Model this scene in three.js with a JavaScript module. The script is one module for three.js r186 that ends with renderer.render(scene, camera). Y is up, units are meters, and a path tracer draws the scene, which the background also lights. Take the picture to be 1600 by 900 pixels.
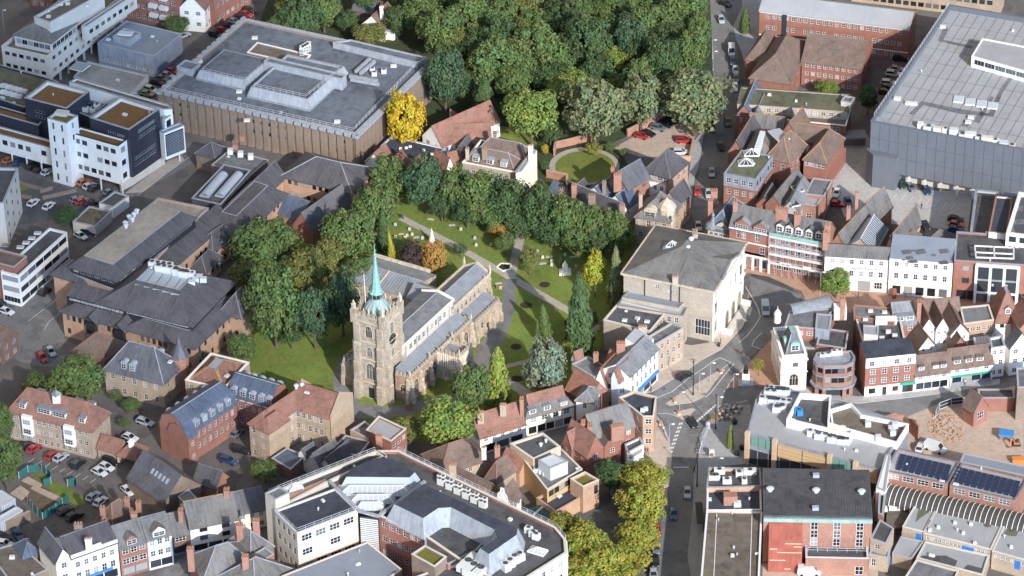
import {Sky} from 'three/addons/objects/Sky.js';
import {mergeGeometries} from 'three/addons/utils/BufferGeometryUtils.js';
import {MarchingCubes} from 'three/addons/objects/MarchingCubes.js';
import*as THREE from 'three';
// ---------- camera, sky, sun, exposure ----------
const RAD=Math.PI/180,FPX=5250,PITCH=32*RAD,ROLL=-1*RAD,DIST=833;
const V=(x,y,z)=>new THREE.Vector3(x,y,z);
const scene=new THREE.Scene();
const FW=V(0,-Math.sin(PITCH),-Math.cos(PITCH));
const RI0=V(1,0,0),UP0=new THREE.Vector3().crossVectors(RI0,FW);
const RI=RI0.clone().multiplyScalar(Math.cos(ROLL)).addScaledVector(UP0,Math.sin(ROLL));
const UPV=UP0.clone().multiplyScalar(Math.cos(ROLL)).addScaledVector(RI0,-Math.sin(ROLL));
const EYE=FW.clone().multiplyScalar(-DIST);
const camera=new THREE.PerspectiveCamera(2*Math.atan(450/FPX)/RAD,16/9,5,9000);
camera.position.copy(EYE);camera.up.copy(UPV);camera.lookAt(0,0,0);camera.updateMatrixWorld();
const SUN_EL=27*RAD,SUN_AZ=23*RAD;
const SUN=V(Math.sin(SUN_AZ)*Math.cos(SUN_EL),Math.sin(SUN_EL),Math.cos(SUN_AZ)*Math.cos(SUN_EL));
const sky=new Sky();sky.scale.setScalar(20000);sky.name='sky';
const SU=sky.material.uniforms;
SU.sunPosition.value.copy(SUN);SU.turbidity.value=7;SU.rayleigh.value=0.5;SU.mieCoefficient.value=0.004;SU.mieDirectionalG.value=0.8;
SU.cloudCoverage.value=0.78;SU.cloudDensity.value=0.8;
sky.userData={kind:'structure'};
scene.add(sky);
scene.environmentIntensity=0.275;
const sun=new THREE.DirectionalLight(0xfff6ea,4.5);
sun.name='sun';sun.position.copy(SUN).multiplyScalar(1500);sun.castShadow=true;
sun.shadow.mapSize.set(4096,4096);
Object.assign(sun.shadow.camera,{left:-220,right:220,top:260,bottom:-200,near:100,far:4500});
sun.shadow.radius=1.2;
scene.add(sun);scene.add(sun.target);
const renderer=new THREE.WebGLRenderer({antialias:true});
renderer.toneMapping=THREE.LinearToneMapping;renderer.toneMappingExposure=1.12;
renderer.shadowMap.enabled=true;
// ---------- helpers ----------
let seed=12345;
const rnd=()=>{seed=(seed*1664525+1013904223) >>> 0;return seed/4294967296;};
const rr=(a,b)=>a+(b-a)*rnd();
const pick=(a)=>a[Math.floor(rnd()*a.length)];
// photo pixel -> point on the horizontal plane at height h
function px(x,y,h=0){
  const d=FW.clone().multiplyScalar(FPX).addScaledVector(RI,x-800).addScaledVector(UPV,-(y-450));
  return EYE.clone().addScaledVector(d,(h-EYE.y)/d.y);
}
const mscale=(y)=>FPX/(EYE.y/Math.sin(PITCH+Math.atan((y-450)/FPX)));
const used={};
function numbered(n){const k=used[n]=(used[n] ?? -1)+1;return k?n+'_'+String(k).padStart(3,'0'):n;}
function tag(o,label,category,group,kind){
  o.userData.label=label;o.userData.category=category;
  if (group) o.userData.group=group;if (kind) o.userData.kind=kind;
  return o;
}
function shade(m){m.castShadow=true;m.receiveShadow=true;return m;}
function thing(name,label,category,pos,group){
  const g=new THREE.Group();g.name=numbered(name);g.position.copy(pos);scene.add(g);
  return tag(g,label,category,group);
}
class Geo {
  constructor(){this.p=[];this.t=[];}
  tri(a,b,c,U,W){
    for (const q of [a,b,c]){this.p.push(q.x,q.y,q.z);this.t.push(q.dot(U),q.dot(W));}
 }
  poly(pts,holes=[]){
    const n=V(0,0,0);
    for (let i=0;i<pts.length;i++){const a=pts[i],b=pts[(i+1) % pts.length];n.x += (a.y-b.y)*(a.z+b.z);n.y += (a.z-b.z)*(a.x+b.x);n.z += (a.x-b.x)*(a.y+b.y);}
    n.normalize();
    let U,W;
    if (Math.abs(n.y)>0.985){U=this.ax?this.ax.clone():V(1,0,0);W=new THREE.Vector3().crossVectors(n,U).normalize();}
    else {U=new THREE.Vector3().crossVectors(V(0,1,0),n).normalize();W=new THREE.Vector3().crossVectors(n,U).normalize();}
    if (pts.length===4&&!holes.length){this.tri(pts[0],pts[1],pts[2],U,W);this.tri(pts[0],pts[2],pts[3],U,W);return this;}
    if (pts.length===3){this.tri(pts[0],pts[1],pts[2],U,W);return this;}
    const to2=(q)=>new THREE.Vector2(q.dot(U),q.dot(W)),all=[pts,...holes].flat();
    for (const [a,b,c] of THREE.ShapeUtils.triangulateShape(pts.map(to2),holes.map((h)=>h.map(to2)))){
      const A=all[a],B=all[b],C=all[c];
      const f=new THREE.Vector3().crossVectors(B.clone().sub(A),C.clone().sub(A)).dot(n)>0;
      f?this.tri(A,B,C,U,W):this.tri(A,C,B,U,W);
   }
    return this;
 }
  quad(a,b,c,d){return this.poly([a,b,c,d]);}
// box standing on base centre c, axes u (width) and w (depth), sizes
  box(c,u,w,sx,sz,h,noBottom=true){
    const U=u.clone().multiplyScalar(sx/2),W=w.clone().multiplyScalar(sz/2),H=V(0,h,0);
    const q=[[-1,-1],[1,-1],[1,1],[-1,1]].map(([i,j])=>c.clone().addScaledVector(U,i).addScaledVector(W,j));
    const t=q.map((k)=>k.clone().add(H));
    const flip=new THREE.Vector3().crossVectors(W,U).y<0;
    const P=(a)=>this.poly(flip?a.slice().reverse():a);
    P([t[3],t[2],t[1],t[0]]);
    for (let i=0;i<4;i++){const j=(i+1) % 4;P([q[i],t[i],t[j],q[j]]);}
    if (!noBottom) P([q[0],q[1],q[2],q[3]]);
    return this;
 }
// vertical prism over polygon (world points at any y), between y0 and y1
  prism(pts,y0,y1,top=true){
    const a=pts.map((q)=>V(q.x,y0,q.z)),b=pts.map((q)=>V(q.x,y1,q.z)),n=pts.length,s=area(pts)>0;
    for (let i=0;i<n;i++){const j=(i+1) % n;s?this.poly([a[i],a[j],b[j],b[i]]):this.poly([b[i],b[j],a[j],a[i]]);}
    if (top) this.poly(s?b:b.slice().reverse());
    return this;
 }
// beam of square section between two points
  bar(a,b,r,r2=r){
    const d=b.clone().sub(a).normalize(),s=Math.abs(d.y)>0.9?V(1,0,0):V(0,1,0);
    const u=new THREE.Vector3().crossVectors(d,s).normalize().multiplyScalar(r),w=new THREE.Vector3().crossVectors(d,u).normalize().multiplyScalar(r2);
    const o=[[-1,-1],[1,-1],[1,1],[-1,1]].map(([i,j])=>u.clone().multiplyScalar(i).addScaledVector(w,j));
    for (let i=0;i<4;i++){const j=(i+1) % 4;this.poly([a.clone().add(o[j]),a.clone().add(o[i]),b.clone().add(o[i]),b.clone().add(o[j])]);}
    this.poly(o.map((k)=>a.clone().add(k)).reverse());this.poly(o.map((k)=>b.clone().add(k)));
    return this;
 }
// surface of revolution about a vertical axis: profile [[r, y]...]
  lathe(c,prof,n=12){
    for (let k=0;k<n;k++){
      const a=k/n*2*Math.PI,b=(k+1)/n*2*Math.PI;
      const P=(r,y,t)=>V(c.x+r*Math.cos(t),c.y+y,c.z+r*Math.sin(t));
      for (let i=0;i+1<prof.length;i++){
        const [r0,y0]=prof[i],[r1,y1]=prof[i+1];
        if (r0>1e-4&&r1>1e-4) this.poly([P(r0,y0,b),P(r0,y0,a),P(r1,y1,a),P(r1,y1,b)]);
        else if (r0>1e-4) this.poly([P(r0,y0,b),P(r0,y0,a),P(0,y1,a)]);
        else this.poly([P(0,y0,a),P(r1,y1,a),P(r1,y1,b)]);
     }
   }
    return this;
 }
  build(o=V(0,0,0)){
    const g=new THREE.BufferGeometry(),p=new Float32Array(this.p);
    for (let i=0;i<p.length;i += 3){p[i] -= o.x;p[i+1] -= o.y;p[i+2] -= o.z;}
    g.setAttribute('position',new THREE.BufferAttribute(p,3));g.setAttribute('uv',new THREE.BufferAttribute(new Float32Array(this.t),2));
    g.computeVertexNormals();return g;
 }
}
// add a Geo (world coordinates) as part of a thing or as a child of a part
function part(T,name,geo,m,label){
  if (!geo.p.length) return null;
  const o=T.isMesh?T.userData.org.clone():T.position;
  const k=shade(new THREE.Mesh(geo.build(o),typeof m==='string'?M(m):m));k.name=name;T.add(k);
  if (T.isMesh) k.position.set(0,0,0);
  Object.defineProperty(k.userData,'org',{value:o.clone(),enumerable:false});
  if (label) k.userData.label=label;
  return k;
}
// a single-mesh top-level thing from a Geo
function solo(name,geo,m,base,label,category,group,kind){
  const k=shade(new THREE.Mesh(geo.build(base),typeof m==='string'?M(m):m));k.name=numbered(name);k.position.copy(base);scene.add(k);
  if (label) tag(k,label,category,group,kind);else k.userData.kind=kind;
  return k;
}
function area(p){let s=0;for (let i=0;i<p.length;i++){const a=p[i],b=p[(i+1) % p.length];s += a.z*b.x-a.x*b.z;} return s;}
function centroid(p){const c=V(0,0,0);p.forEach((q)=>c.add(q));return c.multiplyScalar(1/p.length);}
function inset(p,d){
  const n=p.length,s=area(p)>0?1:-1,L=[];
  for (let i=0;i<n;i++){
    const a=p[i],b=p[(i+1) % n],e=V(b.x-a.x,0,b.z-a.z).normalize(),m=V(e.z,0,-e.x).multiplyScalar(s);
    const dd=Array.isArray(d)?d[i]:d;
    L.push([V(a.x+m.x*dd,0,a.z+m.z*dd),e]);
 }
  return L.map((l,i)=>{
    const k=L[(i+n-1) % n],[P,e]=l,[Q,f]=k,c=f.x*e.z-f.z*e.x;
    if (Math.abs(c)<1e-3) return V(P.x,p[i].y,P.z);
    const t=((P.x-Q.x)*e.z-(P.z-Q.z)*e.x)/c;
    return V(Q.x+f.x*t,p[i].y,Q.z+f.z*t);
 });
}
function outN(p,i){const a=p[i],b=p[(i+1) % p.length],e=V(b.x-a.x,0,b.z-a.z).normalize(),s=area(p)>0?1:-1;return {a,b,e,len:Math.hypot(b.x-a.x,b.z-a.z),n:V(-e.z,0,e.x).multiplyScalar(s)};}
// ---------- textures (grey-white, tinted by the material colour) ----------
const perm=new Uint8Array(65536);for (let i=0;i<65536;i++) perm[i]=(Math.imul(i ^ (i >>> 7),2654435761) >>> 13) & 255;
const hash=(x,y,s)=>perm[(x*157+y*313+s*739) & 65535]/255;
function vn(x,y,per,s){
  const xi=Math.floor(x),yi=Math.floor(y),fx=x-xi,fy=y-yi,w=(k)=>((k % per)+per) % per;
  const a=fx*fx*(3-2*fx),b=fy*fy*(3-2*fy);
  const h=(i,j)=>hash(w(xi+i),w(yi+j),s);
  return (h(0,0)*(1-a)+h(1,0)*a)*(1-b)+(h(0,1)*(1-a)+h(1,1)*a)*b;
}
const fbm=(u,v,f,s,o=4)=>{let r=0,a=0.5,t=0;for (let i=0;i<o;i++){r += a*vn(u*f,v*f,f,s+i);t += a;a *= 0.5;f *= 2;} return r/t;};
function tex(size,metres,fn){
  const d=new Uint8Array(size*size*4);
  for (let j=0;j<size;j++) for (let i=0;i<size;i++){
    const c=fn((i+0.5)/size,(j+0.5)/size),k=(j*size+i)*4;
    const r=Array.isArray(c)?c:[c,c,c];
    for (let q=0;q<3;q++) d[k+q]=Math.max(0,Math.min(255,Math.pow(Math.max(0,r[q]),1/2.2)*255));
    d[k+3]=255;
 }
  const t=new THREE.DataTexture(d,size,size);t.wrapS=t.wrapT=THREE.RepeatWrapping;t.magFilter=THREE.LinearFilter;t.minFilter=THREE.LinearMipmapLinearFilter;t.generateMipmaps=true;
  t.colorSpace=THREE.SRGBColorSpace;t.repeat.set(1/metres,1/metres);t.needsUpdate=true;return t;
}
const TEX={
  brick:tex(512,12,(u,v)=>{const r=Math.floor(v*64),c=Math.floor(u*40+(r & 1)*0.5) % 40;return 0.5+0.34*fbm(u,v,4,3)+0.14*hash(c,r,9)+0.2*fbm(u,v,32,5,2);}),
  render:tex(512,16,(u,v)=>{const s=fbm(u,v*0.25+0,16,31,3);return 0.74+0.22*fbm(u,v,4,11)+0.1*fbm(u,v,64,12,2)-0.12*Math.max(0,s-0.5);}),
  stone:tex(512,8,(u,v)=>{const r=Math.floor(v*26),c=Math.floor(u*18+hash(r,1,4)) % 18,h=hash(c,r,21);const k=fbm(u,v,8,23),f=fbm(u,v,64,25,2);const b=0.36+0.28*h*h+0.5*k+0.26*f;return [b*1.02,b*(0.97+0.05*hash(c,r,8)),b*(0.9+0.1*hash(c,r,6))];}),
  tile:tex(512,10,(u,v)=>{const r=Math.floor(v*40),c=Math.floor(u*44+(r & 1)*0.5) % 44,e=(v*40) % 1;const m=fbm(u,v,8,41),st=fbm(u,v,4,44);const ms=fbm(u,v,8,47,3)>.6?.78:1;return [ms*0.36+0.34*hash(c,r,2)+0.3*m+0.3*st-(e<0.18?0.2:0),0.36+0.3*hash(c,r,2)+0.36*m+0.26*st-(e<0.18?0.2:0),0.36+0.26*hash(c,r,2)+0.4*m+0.26*st-(e<0.18?0.2:0)];}),
  slate:tex(512,12,(u,v)=>{const r=Math.floor(v*48),c=Math.floor(u*40+(r & 1)*0.5) % 40,m=fbm(u,v,4,51),g=fbm(u,v,16,55,3),st=vn(u*64,v*4,64,57)*.5+vn(u*32,v*2,32,58)*.5;const b=0.24+0.2*hash(c,r,7)+0.5*m*m+0.26*g+0.42*st;return [b,b,b*1.02];}),
  felt:tex(1024,34,(u,v)=>{const m=fbm(u,v,4,61),g=fbm(u,v,32,65,4),w=fbm(u,v,8,68),s=((u*30) % 1<0.05||(v*6) % 1<0.012)?-0.12:0;return 0.56+0.26*m+0.4*g+s-(w<0.38?0.12:0)-(fbm(u,v,16,166,3)>.64?.16:0)+(hash(Math.floor(u*30),Math.floor(v*6),5)-0.5)*0.1;}),
  gravel:tex(512,20,(u,v)=>0.5+0.4*fbm(u,v,4,71)+0.5*(fbm(u,v,128,75,2)-0.5)+0.25*fbm(u,v,16,79)),
  lead:tex(512,12,(u,v)=>{const m=fbm(u,v,8,81),s=fbm(u,v*0.25,32,83,2);return 0.55+0.3*m+0.35*s;}),
  asphalt:tex(1024,60,(u,v)=>{const m=fbm(u,v,8,91),p=fbm(u,v,32,95,3),q=fbm(u,v,16,99);return 0.6+0.35*m+0.25*p+0.3*(fbm(u,v,256,97,2)-0.5)+(q>0.62?-0.16:0);}),
  grass:tex(1024,50,(u,v)=>{const m=fbm(u,v,8,101),g=fbm(u,v,64,105,3),f=fbm(u,v,256,108,2),y=fbm(u,v,16,110);const b=0.45+0.35*m+0.3*g+0.4*(f-0.5);return [b*(0.8+0.5*y),b,b*0.85];}),
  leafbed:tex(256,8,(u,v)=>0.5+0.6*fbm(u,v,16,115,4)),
  paving:tex(1024,40,(u,v)=>{const i=Math.floor(u*50),j=Math.floor(v*66),c=hash(i+(j & 1)*7,j,13);return 0.66+0.2*fbm(u,v,4,121)+0.16*c+0.18*fbm(u,v,32,125,3);}),
  brickpave:tex(512,20,(u,v)=>0.55+0.3*fbm(u,v,8,131)+0.3*fbm(u,v,64,133,2)+0.15*hash(Math.floor(u*100),Math.floor(v*100),5)),
  sedum:tex(512,10,(u,v)=>{const a=fbm(u,v,16,141),b=fbm(u,v,32,145,3);return [0.5+0.8*(a-0.3)+0.3*b,0.55+0.3*b,0.35+0.2*b];}),
};
const TN={brick:0.85,render:0.9,stone:0.9,tile:0.85,slate:0.6,felt:0.85,gravel:0.95,lead:0.45,asphalt:0.9,grass:1,leafbed:1,paving:0.85,brickpave:0.9,sedum:1};
// material table: key -> [texture, linear r g b, roughness, metalness]
const MT={
  brick_red:['brick',.33,.145,.1],brick_orange:['brick',.38,.195,.135],brick_brown:['brick',.26,.195,.145],brick_buff:['brick',.45,.34,.235],brick_pink:['brick',.52,.325,.21],brick_dark:['brick',.21,.125,.095],brick_pale:['brick',.44,.365,.28],
  white:['render',.84,.81,.745],cream:['render',.84,.76,.58],whitestone:['render',.86,.81,.7],concrete:['render',.6,.56,.49],greyrender:['render',.42,.43,.43],buffrender:['render',.55,.49,.4],bluewhite:['render',.72,.78,.88],
  stone:['stone',.41,.345,.27],stone_pale:['stone',.54,.465,.365],ashlar:['stone',.46,.37,.275],stone_red:['stone',.39,.265,.195],
  tile:['tile',.28,.14,.1],tile_brown:['tile',.19,.13,.1],tile_red:['tile',.34,.155,.105],tile_orange:['tile',.42,.22,.1],
  slate:['slate',.118,.118,.126],slate_purple:['slate',.098,.092,.096],slate_pale:['slate',.22,.22,.22],slate_brown:['slate',.17,.16,.145],slate_blue:['slate',.095,.12,.165],
  felt:['felt',.088,.087,.09],felt_mid:['felt',.17,.17,.175],felt_pale:['render',.34,.34,.34,.85],felt_blue:['render',.22,.245,.28,.8],felt_brown:['felt',.16,.13,.1],felt_green:['felt',.13,.13,.08],felt_court:['felt',.13,.15,.175],felt_navy:['felt',.05,.055,.075],
  gravel:['gravel',.36,.31,.25],gravelgrey:['gravel',.3,.29,.27],
  lead:['lead',.22,.23,.24,.6],lead_dark:['lead',.24,.25,.27,.5],zinc:['lead',.27,.29,.33,.45],leadpale:['lead',.33,.35,.375,.55],copper:['lead',.3,.42,.37,.65],panelgrey:['render',.135,.146,.162,.7],
  asphalt:['asphalt',.1,.1,.1],asphalt_warm:['asphalt',.145,.13,.118],road:['asphalt',.195,.19,.183],pave:['paving',.47,.39,.32],pave_grey:['paving',.33,.33,.33],pave_pink:['brickpave',.42,.25,.17],concreteyard:['paving',.42,.4,.37],yard:['paving',.45,.345,.265],pathm:['paving',.38,.33,.28],slab:['paving',.4,.38,.36],
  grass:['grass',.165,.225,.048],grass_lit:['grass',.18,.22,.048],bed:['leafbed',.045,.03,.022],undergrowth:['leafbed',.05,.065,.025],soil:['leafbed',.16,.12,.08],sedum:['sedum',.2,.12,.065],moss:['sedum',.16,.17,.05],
  trim:[null,.82,.8,.75,.6],kerb:[null,.45,.42,.38,.9],darktrim:[null,.03,.032,.036,.5],greytrim:[null,.4,.42,.44,.6],steel:[null,.55,.57,.6,.45,.4],pot:[null,.42,.2,.12,.85],galv:[null,.62,.64,.66,.5],black:[null,.02,.02,.022,.6],darkpanel:['render',.035,.037,.05,.45],unit:[null,.72,.72,.68,.6],grille:[null,.08,.085,.09,.7],ochre:['render',.54,.36,.17,.7],ochre_pale:['render',.58,.43,.28,.7],redmetal:['lead',.34,.095,.065,.6],teal:[null,.03,.16,.15,.6],greenpanel:[null,.2,.36,.3,.35],solar:[null,.02,.032,.075,.2],bluedoor:[null,.03,.2,.6,.5],orange:[null,.75,.25,.06,.6],shopgreen:[null,.05,.4,.24,.5],shopblue:[null,.06,.22,.5,.5],line:[null,.78,.77,.72,.8],wood:[null,.3,.17,.09,.8],verdigris:['lead',.24,.45,.38,.7],cloudwhite:[null,.9,.9,.9,1],tarp:[null,.05,.25,.6,.5],bark:[null,.13,.1,.075,.95],gold:[null,.8,.55,.15,.35,.8],rust:[null,.4,.14,.06,.9],skyglass:[null,.55,.62,.66,.25],skyglass_white:[null,.42,.46,.5,.25],canopyglass:[null,.075,.065,.055,.35],roseglass:[null,.05,.055,.06,.15],
};
const MC={};
function M(k){
  if (MC[k]) return MC[k];
  const d=MT[k];if (!d) throw new Error('material '+k);
  const m=new THREE.MeshStandardMaterial({roughness:d[4] ?? TN[d[0]] ?? 0.8,metalness:d[5] ?? 0});
  m.color.setRGB(d[1],d[2],d[3]);if (d[0]){m.map=TEX[d[0]];m.color.multiplyScalar(1.25);}
  m.name=k;return MC[k]=m;
}
const glass=[[.025,.029,.036],[.05,.055,.063],[.016,.018,.022],[.14,.145,.15],[.36,.35,.33]].map((c)=>{const m=new THREE.MeshStandardMaterial({roughness:0.07});m.color.setRGB(...c);return m;});
const pane=()=>{const r=rnd();return glass[r<.26?0:r<.55?1:r<.64?2:r<.85?3:4];};
// ---------- windows ----------
const WG={};
function archPts(w,h){
  const r=w/2,sp=Math.max(h*.3,h-w*.85),rise=h-sp,o=[[-r,0],[r,0]];
  for (let i=0;i <= 4;i++){const t=i/4;o.push([r*Math.cos(t*Math.PI/2) ** .75,sp+rise*Math.sin(t*Math.PI/2)]);}
  for (let i=3;i >= 0;i--){const t=i/4;o.push([-r*Math.cos(t*Math.PI/2) ** .75,sp+rise*Math.sin(t*Math.PI/2)]);}
  return o.map(([x,y])=>[Math.abs(x)<1e-3?0:x,y]);
}
const FRAMES={a:'stone_pale',w:'trim',W:'trim',d:'darktrim',D:'darktrim',g:'greytrim',s:'darktrim',S:'trim',n:'darktrim'};
const FX=V(1,0,0),FZ=V(0,0,1);
function frameGeo(w,h,t){
  const key=[w.toFixed(2),h.toFixed(2),t].join();
  if (WG[key]) return WG[key];
  const g=new Geo(),b=t==='n'?0.04:t==='d'||t==='D'||t==='s'?0.06:0.1;
  const R=(x0,x1,y0,y1,z)=>g.poly([V(x0,y0,z),V(x1,y0,z),V(x1,y1,z),V(x0,y1,z)]);
  const z=-0.05,x=w/2;
  if (t==='a'){
    const q=archPts(w,h),c=w>1.1?3:2,hood=archPts(w+.5,h+.3);
    for (let i=1;i<q.length;i++){const j=(i+1) % q.length;if (j===1) continue;const A=q[i],B=q[j],C=hood[i],D=hood[j];g.poly([V(A[0],A[1],.06),V(C[0],C[1],.06),V(D[0],D[1],.06),V(B[0],B[1],.06)]);g.poly([V(C[0],C[1],0),V(D[0],D[1],0),V(D[0],D[1],.06),V(C[0],C[1],.06)]);}
    for (let i=1;i<c;i++){const m=-x+w*i/c;R(m-.07,m+.07,0,h*.86,z);}
    R(-x,x,h*.62,h*.62+.1,z-.01);
    const p=new Geo();p.poly(q.map(([a,b2])=>V(a,b2,-.1)));
    return WG[key]=[g.build(),p.build()];
 }
  R(-x,x,0,b,z);R(-x,x,h-b,h,z);R(-x,-x+b,b,h-b,z);R(x-b,x,b,h-b,z);
  const step={w:w,W:0.75,d:9,D:1.0,g:0.9,s:1.9,S:1.5,n:9}[t],nv=t==='w'?2:Math.max(1,Math.round(w/step));
  for (let i=1;i<nv;i++){const c=-x+w*i/nv;R(c-b*.4,c+b*.4,b,h-b,z-0.004);}
  const nh=t==='w'?2:t==='W'?2:t==='s'||t==='S'?1:1;
  for (let i=1;i<nh;i++){const c=h*i/nh;R(-x+b,x-b,c-b*.45,c+b*.45,z-0.008);}
  const p=new Geo();p.poly([V(-x,0,-0.1),V(x,0,-0.1),V(x,h,-0.1),V(-x,h,-0.1)]);
  return WG[key]=[g.build(),p.build()];
}
function addWindow(T,c,n,w,h,t,name='window',par=null){
  const [fg,pg]=frameGeo(w,h,t);
  const f=shade(new THREE.Mesh(fg,M(FRAMES[t])));f.name=name;
  f.position.copy(c).sub(par?par.userData.org:T.position);f.rotation.y=Math.atan2(n.x,n.z);(par||T).add(f);
  if (par){const p2=shade(new THREE.Mesh(pg,pane()));p2.name='pane';p2.position.copy(f.position);p2.rotation.copy(f.rotation);par.add(p2);return f;}
  const p=shade(new THREE.Mesh(pg,pane()));p.name='pane';f.add(p);return f;
}
// wall strip from a to b (ground points), y0..y1, optional gable apex, with window openings cut out
function wall(G,T,a,b,n,y0,y1,wins,apex){
  const e=V(b.x-a.x,0,b.z-a.z),L=e.length();e.normalize();
  const P=(s,y)=>V(a.x+e.x*s,y,a.z+e.z*s);
  const ccw=new THREE.Vector3().crossVectors(e,V(0,1,0)).dot(n)>0,O=(q)=>ccw?q:q.reverse();
  const con=[P(0,y0),P(L,y0),P(L,y1)];if (apex) con.push(...apex.map(([s,y])=>P(s,y)));con.push(P(0,y1));
  const holes=[],D=0.12;
  for (const [s,y,w,h,t] of wins){
    const s0=s-w/2,s1=s+w/2;
    if (s0<0.06||s1>L-0.06||y<y0+0.02||(y+h>y1-0.05&&!apex)) continue;
    const ar=t==='a'?archPts(w,h):null;
    const H=ar?ar.map(([x,v])=>P(s+x,y+v)):[P(s0,y),P(s1,y),P(s1,y+h),P(s0,y+h)];
    holes.push(H);
    const I=H.map((q)=>q.clone().addScaledVector(n,-D));
    for (let i=0;i<H.length;i++){const j=(i+1) % H.length;G.poly(O([H[i],I[i],I[j],H[j]]));}
    addWindow(T,P(s,y),n,w,h,t||'w',t&&(t==='s'||t==='S')?'shop_window':'window');
 }
  G.poly(O(con),holes);
}
function winList(spec,L,b,h){
  const out=[];
  for (const q of spec){
    const [rows,cols,w,wh,t,o={}]=q,base=o.y0 ?? b,top=o.y1 ?? h,sp=(top-base)/rows,m=o.m ?? 0.04*L,m2=o.m2 ?? m;
    for (let r=0;r<rows;r++) for (let c=0;c<cols;c++){
      if (o.skip&&rnd()<o.skip) continue;
      const s=o.s?o.s[c]*L:m+(L-m-m2)*(c+0.5)/cols,y=base+sp*r+(o.sill ?? Math.max(0.1,(sp-wh)*0.5));
      out.push([s,y,Math.min(w,(L-m-m2)/cols-0.1),Math.min(wh,sp-0.12),t]);
   }
 }
  return out;
}
function footprint(s){
  const hp=s.gd?0:s.h;
  if (s.c){const c=px(s.c[0],s.c[1],hp),a=s.a||0;const u=V(Math.cos(a),0,Math.sin(a)),w=V(-Math.sin(a),0,Math.cos(a));return [[-1,1],[1,1],[1,-1],[-1,-1]].map(([i,j])=>c.clone().addScaledVector(u,i*s.s[0]/2).addScaledVector(w,j*s.s[1]/2));}
  const q=s.p.map(([x,y])=>px(x,y,hp));
  if (q.length>3) return q;
  const [A,B,C]=q,u=B.clone().sub(A).normalize(),v=C.clone().sub(B);v.addScaledVector(u,-v.dot(u));
  if (s.d) v.setLength(s.d);
  return [A,B,B.clone().add(v),A.clone().add(v)];
}
function bld(name,label,category='building',group,at){const g=new THREE.Group();g.name=numbered(name);g.userData.pending=true;tag(g,label,category,group);scene.add(g);if (at){g.position.copy(at);delete g.userData.pending;} return g;}
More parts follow.
